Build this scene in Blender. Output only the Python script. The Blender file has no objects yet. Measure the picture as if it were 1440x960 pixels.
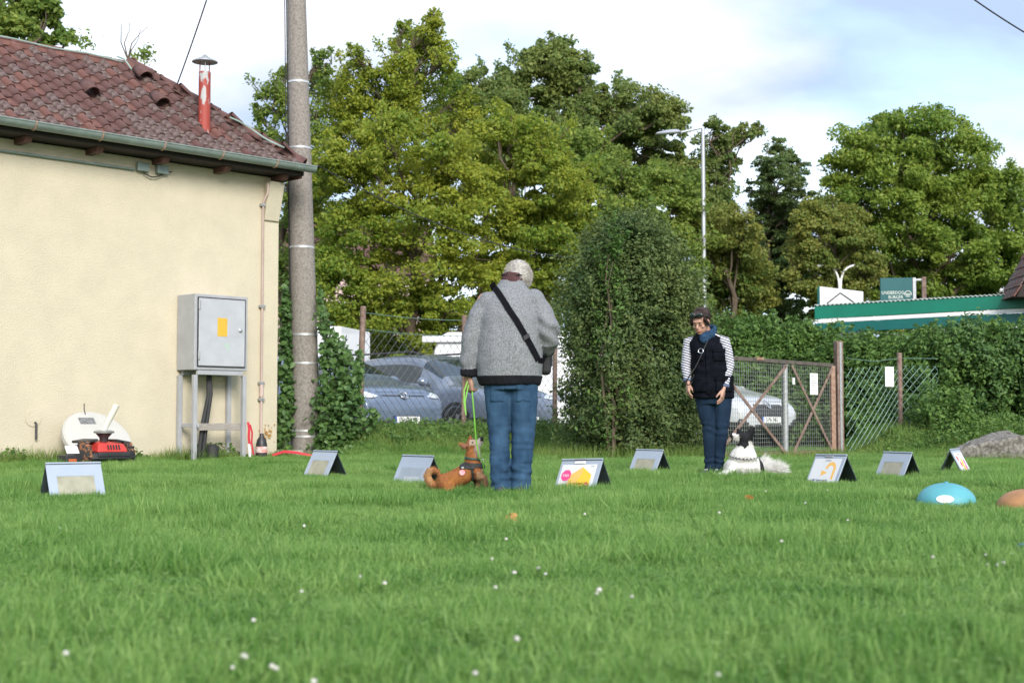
import bpy, bmesh, math, random
import numpy as np
from mathutils import Vector, Matrix, noise as mnoise
from mathutils.bvhtree import BVHTree

SC = bpy.context.scene
COL = SC.collection
R = math.radians
rng = np.random.default_rng(11)
random.seed(11)

# ------------------------------------------------------------ camera
CAM_H, PITCH, FPX = 0.53, math.atan(110 / 2000.0), 2000.0
cd = bpy.data.cameras.new('camera')
cd.sensor_width = 36.0
cd.lens = 36.0 * FPX / 1440.0
cd.clip_end = 2000
cd.dof.use_dof = True
cd.dof.focus_distance = 12.5
cd.dof.aperture_fstop = 4.0
cam = bpy.data.objects.new('camera', cd)
COL.objects.link(cam)
cam.location = (0, 0, CAM_H)
cam.rotation_euler = (math.pi / 2 + PITCH, 0, 0)
SC.camera = cam

# ------------------------------------------------------------ sky, sun, exposure
SUN_EL, SUN_AZ = R(28), R(163)          # azimuth clockwise from +Y: behind the camera, slightly to its right
w = bpy.data.worlds.new('World')
SC.world = w
w.use_nodes = True
nt = w.node_tree
nt.nodes.clear()
out = nt.nodes.new('ShaderNodeOutputWorld')
bg = nt.nodes.new('ShaderNodeBackground')
bg.inputs['Strength'].default_value = 0.15
sky = nt.nodes.new('ShaderNodeTexSky')
sky.sky_type = 'NISHITA'
sky.sun_disc = False
sky.sun_elevation = SUN_EL
sky.sun_rotation = SUN_AZ
tc = nt.nodes.new('ShaderNodeTexCoord')
sep = nt.nodes.new('ShaderNodeSeparateXYZ')
nt.links.new(tc.outputs['Generated'], sep.inputs[0])
zz = nt.nodes.new('ShaderNodeMath'); zz.operation = 'MAXIMUM'; zz.inputs[1].default_value = 0.0
nt.links.new(sep.outputs['Z'], zz.inputs[0])
za = nt.nodes.new('ShaderNodeMath'); za.operation = 'ADD'; za.inputs[1].default_value = 0.22
nt.links.new(zz.outputs[0], za.inputs[0])
dx = nt.nodes.new('ShaderNodeMath'); dx.operation = 'DIVIDE'
dy = nt.nodes.new('ShaderNodeMath'); dy.operation = 'DIVIDE'
nt.links.new(sep.outputs['X'], dx.inputs[0]); nt.links.new(za.outputs[0], dx.inputs[1])
nt.links.new(sep.outputs['Y'], dy.inputs[0]); nt.links.new(za.outputs[0], dy.inputs[1])
cmb = nt.nodes.new('ShaderNodeCombineXYZ')
nt.links.new(dx.outputs[0], cmb.inputs[0]); nt.links.new(dy.outputs[0], cmb.inputs[1])
mp = nt.nodes.new('ShaderNodeMapping')
mp.inputs['Scale'].default_value = (0.8, 1.0, 1.0)
mp.inputs['Location'].default_value = (3.1, 0.4, 0.0)
nt.links.new(cmb.outputs[0], mp.inputs[0])
nz = nt.nodes.new('ShaderNodeTexNoise')
nz.inputs['Scale'].default_value = 2.0; nz.inputs['Detail'].default_value = 7; nz.inputs['Roughness'].default_value = 0.52
nz.inputs['Distortion'].default_value = 0.4
nt.links.new(mp.outputs[0], nz.inputs['Vector'])
cr = nt.nodes.new('ShaderNodeValToRGB')
cr.color_ramp.elements[0].position = 0.34; cr.color_ramp.elements[0].color = (0.62, 0.62, 0.62, 1)
cr.color_ramp.elements[1].position = 0.58; cr.color_ramp.elements[1].color = (1, 1, 1, 1)
nt.links.new(nz.outputs['Fac'], cr.inputs[0])
# a second noise shades the cloud deck between white and blue grey
nz2 = nt.nodes.new('ShaderNodeTexNoise')
nz2.inputs['Scale'].default_value = 1.3; nz2.inputs['Detail'].default_value = 5
mp2 = nt.nodes.new('ShaderNodeMapping'); mp2.inputs['Location'].default_value = (7.7, 2.3, 0)
nt.links.new(cmb.outputs[0], mp2.inputs[0]); nt.links.new(mp2.outputs[0], nz2.inputs['Vector'])
cr2 = nt.nodes.new('ShaderNodeValToRGB')
cr2.color_ramp.elements[0].position = 0.42; cr2.color_ramp.elements[0].color = (0.46, 0.59, 0.84, 1)
cr2.color_ramp.elements[1].position = 0.60; cr2.color_ramp.elements[1].color = (0.94, 0.96, 1.0, 1)
nt.links.new(nz2.outputs['Fac'], cr2.inputs[0])
cl = nt.nodes.new('ShaderNodeVectorMath'); cl.operation = 'SCALE'; cl.inputs['Scale'].default_value = 2.95
nt.links.new(cr2.outputs[0], cl.inputs[0])
mx = nt.nodes.new('ShaderNodeMix'); mx.data_type = 'RGBA'
nt.links.new(cr.outputs[0], mx.inputs['Factor'])
nt.links.new(sky.outputs[0], mx.inputs[6]); nt.links.new(cl.outputs[0], mx.inputs[7])
nt.links.new(mx.outputs[2], bg.inputs['Color'])
nt.links.new(bg.outputs[0], out.inputs[0])

sl = bpy.data.lights.new('sun', 'SUN')
sl.energy = 1.5
sl.angle = R(24)
sl.color = (1.0, 0.96, 0.90)
sun = bpy.data.objects.new('sun', sl)
COL.objects.link(sun)
sd = Vector((math.sin(SUN_AZ) * math.cos(SUN_EL), math.cos(SUN_AZ) * math.cos(SUN_EL), math.sin(SUN_EL)))
sun.rotation_euler = sd.to_track_quat('Z', 'Y').to_euler()
sun.location = (0, -5, 12)

SC.view_settings.view_transform = 'Standard'
SC.view_settings.look = 'None'
SC.view_settings.gamma = 1
SC.view_settings.use_curve_mapping = False
SC.view_settings.exposure = 1.5

# ------------------------------------------------------------ helpers
def at(px, py, d):
    """point at depth d (metres along +Y) that the photograph shows at px, py"""
    u = (px - 720) / FPX; v = (480 - py) / FPX
    c, s = math.cos(PITCH), math.sin(PITCH)
    t = d / (c - s * v)
    return Vector((u * t, d, CAM_H + t * (s + v * c)))

def sstep(a, b, x):
    t = np.clip((x - a) / (b - a), 0, 1)
    return t * t * (3 - 2 * t)

def tag(o, label=None, cat=None, group=None, kind=None):
    if label: o['label'] = label
    if cat: o['category'] = cat
    if group: o['group'] = group
    if kind: o['kind'] = kind
    return o

def thing(name, label, cat, loc=(0, 0, 0), rz=0.0, group=None):
    o = bpy.data.objects.new(name, None)
    COL.objects.link(o)
    o.empty_display_size = 0.1
    o.location = loc; o.rotation_euler = (0, 0, rz)
    return tag(o, label, cat, group)

def link(name, me, m, parent=None):
    o = bpy.data.objects.new(name, me)
    COL.objects.link(o)
    if m is not None:
        me.materials.clear(); me.materials.append(m)
    if parent is not None: o.parent = parent
    return o

def copy_tree(o, parent=None):
    c = o.copy(); COL.objects.link(c)
    if parent is not None: c.parent = parent
    for ch in list(o.children):
        copy_tree(ch, c)
    return c

def np_mesh(name, V, F, smooth=False):
    """V (n,3), F (m,k) uniform polygons"""
    V = np.ascontiguousarray(V, dtype=np.float32); F = np.ascontiguousarray(F, dtype=np.int32)
    me = bpy.data.meshes.new(name)
    me.vertices.add(len(V)); me.vertices.foreach_set('co', V.ravel())
    k = F.shape[1]
    me.loops.add(F.size); me.loops.foreach_set('vertex_index', F.ravel())
    me.polygons.add(len(F)); me.polygons.foreach_set('loop_start', np.arange(0, F.size, k, dtype=np.int32))
    if smooth: me.polygons.foreach_set('use_smooth', np.ones(len(F), dtype=bool))
    me.update(calc_edges=True)
    return me

def frames(P):
    """parallel transport frames along a path of Vectors"""
    n = len(P); T = []
    for i in range(n):
        a = P[max(i - 1, 0)]; b = P[min(i + 1, n - 1)]
        d = (b - a); T.append(d.normalized() if d.length > 1e-9 else Vector((0, 0, 1)))
    ref = Vector((0, 0, 1)) if abs(T[0].z) < 0.9 else Vector((1, 0, 0))
    N = [(ref - T[0] * ref.dot(T[0])).normalized()]
    for i in range(1, n):
        v = N[-1] - T[i] * N[-1].dot(T[i])
        N.append(v.normalized() if v.length > 1e-6 else N[-1])
    return T, N

class MB:
    def __init__(s): s.v = []; s.f = []
    def add(s, V, F):
        b = len(s.v); s.v += [Vector(p) for p in V]; s.f += [tuple(i + b for i in f) for f in F]
        return s
    def box(s, c, size, M=None):
        x, y, z = [k / 2 for k in size]
        V = [Vector((a * x, b * y, d * z)) for d in (-1, 1) for b in (-1, 1) for a in (-1, 1)]
        if M is not None: V = [M @ p for p in V]
        V = [p + Vector(c) for p in V]
        return s.add(V, [(0, 2, 3, 1), (4, 5, 7, 6), (0, 1, 5, 4), (2, 6, 7, 3), (0, 4, 6, 2), (1, 3, 7, 5)])
    def bar(s, a, b, w, h, up=(0, 0, 1)):
        a = Vector(a); b = Vector(b); t = (b - a).normalized(); up = Vector(up)
        if abs(t.dot(up)) > .99: up = Vector((1, 0, 0))
        x = t.cross(up).normalized(); z = x.cross(t)
        V = []
        for p in (a, b):
            for (i, j) in ((-1, -1), (1, -1), (1, 1), (-1, 1)): V.append(p + x * (i * w / 2) + z * (j * h / 2))
        return s.add(V, [(3, 2, 1, 0), (4, 5, 6, 7), (0, 1, 5, 4), (1, 2, 6, 5), (2, 3, 7, 6), (3, 0, 4, 7)])
    def tube(s, P, r, seg=8, r2=None, round_ends=False):
        P = [Vector(p) for p in P]; n = len(P)
        r = [r] * n if not hasattr(r, '__len__') else list(r)
        q = r if r2 is None else ([r2] * n if not hasattr(r2, '__len__') else list(r2))
        if round_ends:
            a = (P[0] - P[1]).normalized(); b = (P[-1] - P[-2]).normalized()
            P = [P[0] + a * r[0] * .9, P[0] + a * r[0] * .6] + P + [P[-1] + b * r[-1] * .6, P[-1] + b * r[-1] * .9]
            r = [r[0] * .35, r[0] * .78] + r + [r[-1] * .78, r[-1] * .35]
            q = [q[0] * .35, q[0] * .78] + q + [q[-1] * .78, q[-1] * .35]; n += 4
        T, N = frames(P)
        V = []; F = []
        for i in range(n):
            B = T[i].cross(N[i])
            for k in range(seg):
                a = 2 * math.pi * k / seg
                V.append(P[i] + N[i] * (math.cos(a) * r[i]) + B * (math.sin(a) * q[i]))
        for i in range(n - 1):
            for k in range(seg):
                k2 = (k + 1) % seg
                F.append((i * seg + k, i * seg + k2, (i + 1) * seg + k2, (i + 1) * seg + k))
        F.append(tuple(range(seg))[::-1]); F.append(tuple((n - 1) * seg + k for k in range(seg)))
        return s.add(V, F)
    def eloft(s, secs, seg=24, p=2.0):
        """secs: (cx,cy,cz,rx,ry) horizontal super-ellipses stacked in z"""
        V = []; F = []
        for (cx, cy, cz, rx, ry) in secs:
            for k in range(seg):
                a = 2 * math.pi * k / seg; c, t = math.cos(a), math.sin(a)
                V.append((cx + rx * math.copysign(abs(c) ** (2 / p), c), cy + ry * math.copysign(abs(t) ** (2 / p), t), cz))
        n = len(secs)
        for i in range(n - 1):
            for k in range(seg):
                k2 = (k + 1) % seg
                F.append((i * seg + k, i * seg + k2, (i + 1) * seg + k2, (i + 1) * seg + k))
        F.append(tuple(range(seg))[::-1]); F.append(tuple((n - 1) * seg + k for k in range(seg)))
        return s.add(V, F)
    def ball(s, c, r, M=None, seg=16, rings=10):
        if not hasattr(r, '__len__'): r = (r, r, r)
        V = [Vector((0, 0, -r[2]))]
        for i in range(1, rings):
            t = -math.pi / 2 + math.pi * i / rings
            for k in range(seg):
                a = 2 * math.pi * k / seg
                V.append(Vector((r[0] * math.cos(t) * math.cos(a), r[1] * math.cos(t) * math.sin(a), r[2] * math.sin(t))))
        V.append(Vector((0, 0, r[2])))
        F = []
        for k in range(seg):
            k2 = (k + 1) % seg
            F.append((0, 1 + k2, 1 + k))
            for i in range(rings - 2):
                F.append((1 + i * seg + k, 1 + i * seg + k2, 1 + (i + 1) * seg + k2, 1 + (i + 1) * seg + k))
            F.append((len(V) - 1, 1 + (rings - 2) * seg + k, 1 + (rings - 2) * seg + k2))
        if M is not None: V = [M @ p for p in V]
        return s.add([p + Vector(c) for p in V], F)
    def lathe(s, prof, seg=24, c=(0, 0, 0), M=None):
        V = []; F = []; n = len(prof)
        for (r, z) in prof:
            for k in range(seg):
                a = 2 * math.pi * k / seg
                V.append(Vector((r * math.cos(a), r * math.sin(a), z)))
        for i in range(n - 1):
            for k in range(seg):
                k2 = (k + 1) % seg
                F.append((i * seg + k, i * seg + k2, (i + 1) * seg + k2, (i + 1) * seg + k))
        F.append(tuple(range(seg))[::-1]); F.append(tuple((n - 1) * seg + k for k in range(seg)))
        if M is not None: V = [M @ p for p in V]
        return s.add([p + Vector(c) for p in V], F)
    def prism(s, poly, depth, M=None):
        """poly in local xy, extruded by depth along local z"""
        n = len(poly)
        V = [Vector((a, b, 0)) for a, b in poly] + [Vector((a, b, depth)) for a, b in poly]
        if M is not None: V = [M @ p for p in V]
        F = [tuple(range(n))[::-1], tuple(range(n, 2 * n))] + [(i, (i + 1) % n, n + (i + 1) % n, n + i) for i in range(n)]
        return s.add(V, F)
    def mesh(s, name, smooth=None):
        me = bpy.data.meshes.new(name)
        me.from_pydata([tuple(p) for p in s.v], [], s.f)
        me.update()
        if smooth is not None:
            me.shade_smooth()
            me.set_sharp_from_angle(angle=R(smooth))
        return me
    def build(s, name, m, parent=None, smooth=None, bevel=0, seg=2):
        me = s.mesh(name, smooth)
        o = link(name, me, m, parent)
        if bevel:
            b = o.modifiers.new('bevel', 'BEVEL'); b.width = bevel; b.segments = seg; b.limit_method = 'ANGLE'; b.angle_limit = R(40)
        return o

def evaluate(o):
    bpy.context.view_layer.update()
    dg = bpy.context.evaluated_depsgraph_get()
    me = bpy.data.meshes.new_from_object(o.evaluated_get(dg))
    return me

def organic(name, mb, voxel, m, parent=None, it=6, disp=None, subs=0):
    """union of overlapping closed shapes -> one continuous smooth surface"""
    o = bpy.data.objects.new('tmp', mb.mesh('tmp'))
    COL.objects.link(o)
    r = o.modifiers.new('r', 'REMESH'); r.mode = 'VOXEL'; r.voxel_size = voxel
    if it:
        s = o.modifiers.new('s', 'SMOOTH'); s.factor = 0.5; s.iterations = it
    me = evaluate(o)
    old = o.data
    bpy.data.objects.remove(o); bpy.data.meshes.remove(old)
    me.name = name
    if disp is not None:
        n = len(me.vertices)
        co = np.empty(n * 3, np.float32); me.vertices.foreach_get('co', co); co = co.reshape(-1, 3)
        no = np.empty(n * 3, np.float32); me.vertices.foreach_get('normal', no); no = no.reshape(-1, 3)
        d = np.array([disp(p, q) for p, q in zip(co.tolist(), no.tolist())], np.float32)
        me.vertices.foreach_set('co', (co + no * d[:, None]).ravel()); me.update()
    me.shade_smooth()
    return link(name, me, m, parent)

def nz3(x, y, z): return mnoise.noise(Vector((x, y, z)))

def set_color(me, fn):
    n = len(me.vertices)
    co = np.empty(n * 3, np.float32); me.vertices.foreach_get('co', co); co = co.reshape(-1, 3)
    a = me.color_attributes.new('Col', 'FLOAT_COLOR', 'POINT')
    c = np.array([tuple(fn(p)) + (1.0,) for p in co.tolist()], np.float32)
    a.data.foreach_set('color', c.ravel())

def text_mesh(name, body, size, m, parent, M, align='CENTER', ext=0.0008, sx=1.0):
    cu = bpy.data.curves.new('t', 'FONT'); cu.body = body; cu.size = size; cu.align_x = align; cu.align_y = 'CENTER'
    cu.extrude = ext; cu.resolution_u = 3
    o = bpy.data.objects.new('t', cu); COL.objects.link(o)
    me = evaluate(o)
    bpy.data.objects.remove(o); bpy.data.curves.remove(cu)
    me.name = name
    me.transform(Matrix.Diagonal((sx, 1, 1, 1)))
    me.transform(M)
    return link(name, me, m, parent)

def blades(P, N, L, W, bend, rs, comb=None):
    """tapered hair / grass strips. P (n,3) roots, N (n,3) directions -> V, F (tris)"""
    n = len(P)
    t = rs.normal(size=(n, 3)); t -= N * np.sum(t * N, 1)[:, None]; t /= np.linalg.norm(t, axis=1)[:, None] + 1e-9
    b = np.cross(N, t)
    L = L[:, None]; W = W[:, None]; bd = bend[:, None]
    D = comb if comb is not None else b
    p0 = P - t * W * .5; p1 = P + t * W * .5
    mid = P + N * L * .55 + D * bd * L * .25
    p2 = mid - t * W * .36; p3 = mid + t * W * .36
    tip = P + N * L * (1 - .25 * np.abs(bd)) + D * bd * L * .9
    V = np.stack([p0, p1, p2, p3, tip], 1).reshape(-1, 3)
    o = (np.arange(n) * 5)[:, None]
    F = np.concatenate([o + np.array([[0, 1, 3]]), o + np.array([[0, 3, 2]]), o + np.array([[2, 3, 4]])], 0)
    return V, F

def surf_points(me, n, rs, mask=None):
    me.calc_loop_triangles()
    nv = len(me.vertices)
    co = np.empty(nv * 3, np.float32); me.vertices.foreach_get('co', co); co = co.reshape(-1, 3)
    nt_ = len(me.loop_triangles); tr = np.empty(nt_ * 3, np.int32); me.loop_triangles.foreach_get('vertices', tr); tr = tr.reshape(-1, 3)
    a, b, c = co[tr[:, 0]], co[tr[:, 1]], co[tr[:, 2]]
    nn = np.cross(b - a, c - a); ar = np.linalg.norm(nn, axis=1)
    pr = ar.copy()
    if mask is not None: pr = pr * mask((a + b + c) / 3)
    idx = rs.choice(nt_, n, p=pr / pr.sum())
    u = rs.random((n, 2)); fl = u.sum(1) > 1; u[fl] = 1 - u[fl]
    P = a[idx] + (b[idx] - a[idx]) * u[:, :1] + (c[idx] - a[idx]) * u[:, 1:]
    return P, nn[idx] / (ar[idx][:, None] + 1e-12)

# ------------------------------------------------------------ materials
def nodes(name):
    m = bpy.data.materials.new(name); m.use_nodes = True
    t = m.node_tree; b = t.nodes['Principled BSDF']
    return m, t, b

def N(t, typ, **k):
    n = t.nodes.new(typ)
    for a, v in k.items():
        if a in n.inputs: n.inputs[a].default_value = v
        else: setattr(n, a, v)
    return n

def mat(name, col, rough=.6, metal=0.0, var=.12, vs=6.0, bump=0.0, bs=60.0, col2=None, spec=.5, thr=(.35, .65), stretch=None, bstretch=None, coat=0):
    """colour with soft mottling between col and col2, fine bump"""
    m, t, b = nodes(name)
    b.inputs['Roughness'].default_value = rough; b.inputs['Metallic'].default_value = metal
    b.inputs['Specular IOR Level'].default_value = spec
    if coat: b.inputs['Coat Weight'].default_value = coat; b.inputs['Coat Roughness'].default_value = .08
    tcn = N(t, 'ShaderNodeTexCoord')
    src = tcn.outputs['Object']
    if stretch:
        mp_ = N(t, 'ShaderNodeMapping'); mp_.inputs['Scale'].default_value = stretch
        t.links.new(src, mp_.inputs[0]); src1 = mp_.outputs[0]
    else: src1 = src
    nz_ = N(t, 'ShaderNodeTexNoise', Scale=vs, Detail=6.0, Roughness=.6)
    t.links.new(src1, nz_.inputs['Vector'])
    rp = N(t, 'ShaderNodeValToRGB')
    c2 = col2 if col2 else tuple(min(1, c * (1 + var)) for c in col)
    c1 = col if col2 else tuple(c * (1 - var) for c in col)
    rp.color_ramp.elements[0].position = thr[0]; rp.color_ramp.elements[0].color = (*c1, 1)
    rp.color_ramp.elements[1].position = thr[1]; rp.color_ramp.elements[1].color = (*c2, 1)
    t.links.new(nz_.outputs['Fac'], rp.inputs[0]); t.links.new(rp.outputs[0], b.inputs['Base Color'])
    if bump:
        bn = N(t, 'ShaderNodeTexNoise', Scale=bs, Detail=4.0)
        if bstretch:
            mp2_ = N(t, 'ShaderNodeMapping'); mp2_.inputs['Scale'].default_value = bstretch
            t.links.new(src, mp2_.inputs[0]); t.links.new(mp2_.outputs[0], bn.inputs['Vector'])
        else: t.links.new(src, bn.inputs['Vector'])
        bp = N(t, 'ShaderNodeBump', Strength=bump, Distance=.01)
        t.links.new(bn.outputs['Fac'], bp.inputs['Height']); t.links.new(bp.outputs[0], b.inputs['Normal'])
    return m

def leaf_mat(name, cols, transl=.35, rough=.5, clump=.35, cs=.8, spec=.3):
    """per-leaf random colour from a ramp, shifted clump by clump"""
    m, t, b = nodes(name)
    geo = N(t, 'ShaderNodeNewGeometry')
    nz_ = N(t, 'ShaderNodeTexNoise', Scale=cs, Detail=3.0)
    t.links.new(geo.outputs['Position'], nz_.inputs['Vector'])
    a = N(t, 'ShaderNodeMath', operation='MULTIPLY'); a.inputs[1].default_value = 1 - clump
    t.links.new(geo.outputs['Random Per Island'], a.inputs[0])
    c = N(t, 'ShaderNodeMapRange'); c.inputs['From Min'].default_value = .3; c.inputs['From Max'].default_value = .7
    c.inputs['To Max'].default_value = clump
    t.links.new(nz_.outputs['Fac'], c.inputs[0])
    s = N(t, 'ShaderNodeMath', operation='ADD'); t.links.new(a.outputs[0], s.inputs[0]); t.links.new(c.outputs[0], s.inputs[1])
    rp = N(t, 'ShaderNodeValToRGB'); el = rp.color_ramp.elements
    for i, cc in enumerate(cols):
        p = i / (len(cols) - 1)
        e = el[0] if i == 0 else (el[1] if i == len(cols) - 1 else el.new(p))
        e.position = p; e.color = (*cc, 1)
    t.links.new(s.outputs[0], rp.inputs[0])
    t.links.new(rp.outputs[0], b.inputs['Base Color'])
    b.inputs['Roughness'].default_value = rough; b.inputs['Specular IOR Level'].default_value = spec
    tr = N(t, 'ShaderNodeBsdfTranslucent')
    t.links.new(rp.outputs[0], tr.inputs['Color'])
    mxs = N(t, 'ShaderNodeMixShader'); mxs.inputs[0].default_value = transl
    t.links.new(b.outputs[0], mxs.inputs[1]); t.links.new(tr.outputs[0], mxs.inputs[2])
    t.links.new(mxs.outputs[0], t.nodes['Material Output'].inputs['Surface'])
    return m

def vcol_mat(name, rough=.8, var=.25, vs=60):
    m, t, b = nodes(name)
    a = N(t, 'ShaderNodeAttribute', attribute_name='Col')
    tcn = N(t, 'ShaderNodeTexCoord'); nz_ = N(t, 'ShaderNodeTexNoise', Scale=float(vs), Detail=4.0)
    t.links.new(tcn.outputs['Object'], nz_.inputs['Vector'])
    mr = N(t, 'ShaderNodeMapRange'); mr.inputs['From Min'].default_value = .3; mr.inputs['From Max'].default_value = .7
    mr.inputs['To Min'].default_value = 1 - var; mr.inputs['To Max'].default_value = 1 + var
    t.links.new(nz_.outputs['Fac'], mr.inputs[0])
    vm = N(t, 'ShaderNodeVectorMath', operation='SCALE')
    t.links.new(a.outputs['Color'], vm.inputs[0]); t.links.new(mr.outputs[0], vm.inputs['Scale'])
    t.links.new(vm.outputs[0], b.inputs['Base Color'])
    b.inputs['Roughness'].default_value = rough; b.inputs['Specular IOR Level'].default_value = .2
    return m

def glass_mat(name, tint=(.02, .03, .035), rough=.03):
    m, t, b = nodes(name)
    b.inputs['Base Color'].default_value = (*tint, 1); b.inputs['Roughness'].default_value = rough
    b.inputs['Specular IOR Level'].default_value = .8; b.inputs['Coat Weight'].default_value = .3
    return m

M = {}
M['bark'] = mat('bark', (.10, .075, .05), .9, var=.3, vs=9, bump=.6, bs=30)
M['metal_grey'] = mat('metal_grey', (.42, .43, .44), .45, .6, var=.12, vs=12)
M['black_rubber'] = mat('black_rubber', (.025, .025, .027), .7, var=.2)
M['black_plastic'] = mat('black_plastic', (.03, .03, .033), .45, var=.2)
M['white_paint'] = mat('white_paint', (.78, .78, .77), .4, var=.04)
M['rust'] = mat('rust', (.25, .13, .08), .8, var=.25, vs=20, col2=(.36, .25, .19), bump=.3, bs=50)
M['galv'] = mat('galv', (.35, .36, .36), .5, .5, var=.15, vs=18)
M['dark_wire'] = mat('dark_wire', (.03, .03, .03), .6)
# ============================================================ ground
FP0 = np.array([-2.18, 20.3]); FT = np.array([.643, .766]); FN = np.array([-.766, .643])

def gz(x, y):
    x = np.asarray(x, float); y = np.asarray(y, float)
    s = (x - FP0[0]) * FN[0] + (y - FP0[1]) * FN[1]
    along = (x - FP0[0]) * FT[0] + (y - FP0[1]) * FT[1]
    b1 = .33 * sstep(-1.7, -.1, s) * (1 - sstep(.4, 1.5, s)) * sstep(-1.0, .0, along) * (1 - sstep(4.6, 5.6, along))
    b2 = .36 * sstep(-1.7, -.1, y - 21.0) * (1 - sstep(1.2, 2.2, y - 21.0)) * sstep(4.95, 5.7, x)
    und = .012 * np.sin(x * 1.7 + y * .9) * np.cos(y * 1.1 - x * .6)
    return b1 + b2 + und

m_soil, t, b = nodes('lawn_soil')
geo = N(t, 'ShaderNodeNewGeometry'); nz_ = N(t, 'ShaderNodeTexNoise', Scale=1.3, Detail=8.0)
t.links.new(geo.outputs['Position'], nz_.inputs['Vector'])
rp = N(t, 'ShaderNodeValToRGB'); rp.color_ramp.elements[0].color = (.035, .075, .015, 1); rp.color_ramp.elements[1].color = (.07, .14, .025, 1)
t.links.new(nz_.outputs['Fac'], rp.inputs[0]); t.links.new(rp.outputs[0], b.inputs['Base Color']); b.inputs['Roughness'].default_value = .95
xs = np.unique(np.concatenate([np.linspace(-600, -14, 10), np.linspace(-14, 14, 141), np.linspace(14, 600, 10)]))
ys = np.unique(np.concatenate([np.linspace(-60, 0, 6), np.linspace(0, 30, 151), np.linspace(30, 900, 14)]))
X, Y = np.meshgrid(xs, ys)
Vg = np.stack([X.ravel(), Y.ravel(), gz(X, Y).ravel()], 1)
nx, ny = len(xs), len(ys)
I = (np.arange(ny - 1)[:, None] * nx + np.arange(nx - 1)[None]).ravel()
ground = link('ground', np_mesh('ground', Vg, np.stack([I, I + 1, I + nx + 1, I + nx], 1), True), m_soil)
tag(ground, kind='structure')
# gravel car park behind the fence
def fpos(a, s): 
    p = FP0 + FT * a + FN * s
    return p
m_gravel = mat('gravel', (.16, .15, .14), .9, var=.3, vs=40, bump=.6, bs=90)
pk = MB()
q = [fpos(-6, 1.7), fpos(16, 1.7), fpos(16, 16), fpos(-6, 16)]
pk.add([(p[0], p[1], .03) for p in q] + [(p[0], p[1], -.05) for p in q], [(0, 1, 2, 3), (7, 6, 5, 4), (0, 4, 5, 1), (1, 5, 6, 2), (2, 6, 7, 3), (3, 7, 4, 0)])
tag(pk.build('car_park', m_gravel), kind='structure')

# ============================================================ house
HX, HY = -3.18, 19.3
HROT = math.atan2(.714, .70)
house = thing('house', 'small cream rendered house with a brown tiled hip roof and green gutter', 'house', (HX, HY, 0), HROT)
m_wall = mat('cream_render', (.55, .49, .365), .9, var=.045, vs=2.5, bump=.8, bs=55)
def stain(m, col, z0, z1, streak=True):
    """splash dirt that climbs unevenly up the foot of the wall, faint smudges higher up"""
    t = m.node_tree; b = t.nodes['Principled BSDF']; lk = b.inputs['Base Color'].links[0].from_socket
    tcn = N(t, 'ShaderNodeTexCoord'); sp = N(t, 'ShaderNodeSeparateXYZ'); t.links.new(tcn.outputs['Object'], sp.inputs[0])
    nz_ = N(t, 'ShaderNodeTexNoise', Scale=3.5, Detail=8.0, Roughness=.7); t.links.new(tcn.outputs['Object'], nz_.inputs['Vector'])
    mr = N(t, 'ShaderNodeMapRange'); mr.inputs['From Min'].default_value = z0; mr.inputs['From Max'].default_value = z1; mr.inputs['To Min'].default_value = .75; mr.inputs['To Max'].default_value = -.35
    t.links.new(sp.outputs['Z'], mr.inputs[0])
    ad = N(t, 'ShaderNodeMath', operation='ADD'); t.links.new(mr.outputs[0], ad.inputs[0]); t.links.new(nz_.outputs['Fac'], ad.inputs[1])
    r2 = N(t, 'ShaderNodeMapRange'); r2.inputs['From Min'].default_value = .45; r2.inputs['From Max'].default_value = 1.1; r2.inputs['To Max'].default_value = .55
    t.links.new(ad.outputs[0], r2.inputs[0])
    mx_ = N(t, 'ShaderNodeMix', data_type='RGBA'); t.links.new(r2.outputs[0], mx_.inputs['Factor']); t.links.new(lk, mx_.inputs[6]); mx_.inputs[7].default_value = (*col, 1)
    t.links.new(mx_.outputs[2], b.inputs['Base Color'])
stain(m_wall, (.27, .235, .17), -.62 - .63, .0 - .9)
m_wall_y = mat('ochre_render', (.62, .46, .20), .9, var=.15, vs=8, bump=.5, bs=70)
m_tile = mat('clay_tile', (.075, .038, .034), .85, vs=7, col2=(.15, .073, .062), bump=.35, bs=45)
m_tile2 = mat('clay_tile_lichen', (.085, .052, .047), .9, vs=16, col2=(.25, .195, .175), thr=(.42, .72), bump=.35, bs=45)
m_tile3 = mat('clay_tile_red', (.12, .05, .04), .85, vs=8, col2=(.19, .09, .072), bump=.35, bs=45)
m_fascia = mat('brown_timber', (.10, .045, .035), .7, var=.25, vs=8)
m_under = mat('roof_underlay', (.03, .022, .02), .9)
m_gut = mat('green_gutter', (.22, .27, .245), .45, .2, var=.18, vs=5)
HD = 2.60          # house depth
WALL_T = 3.82
wb = MB().box((-4.0, HD / 2, WALL_T / 2 - .1), (8.0, HD, WALL_T + .2))
wall = wb.build('wall', m_wall, house, bevel=.012)

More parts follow.
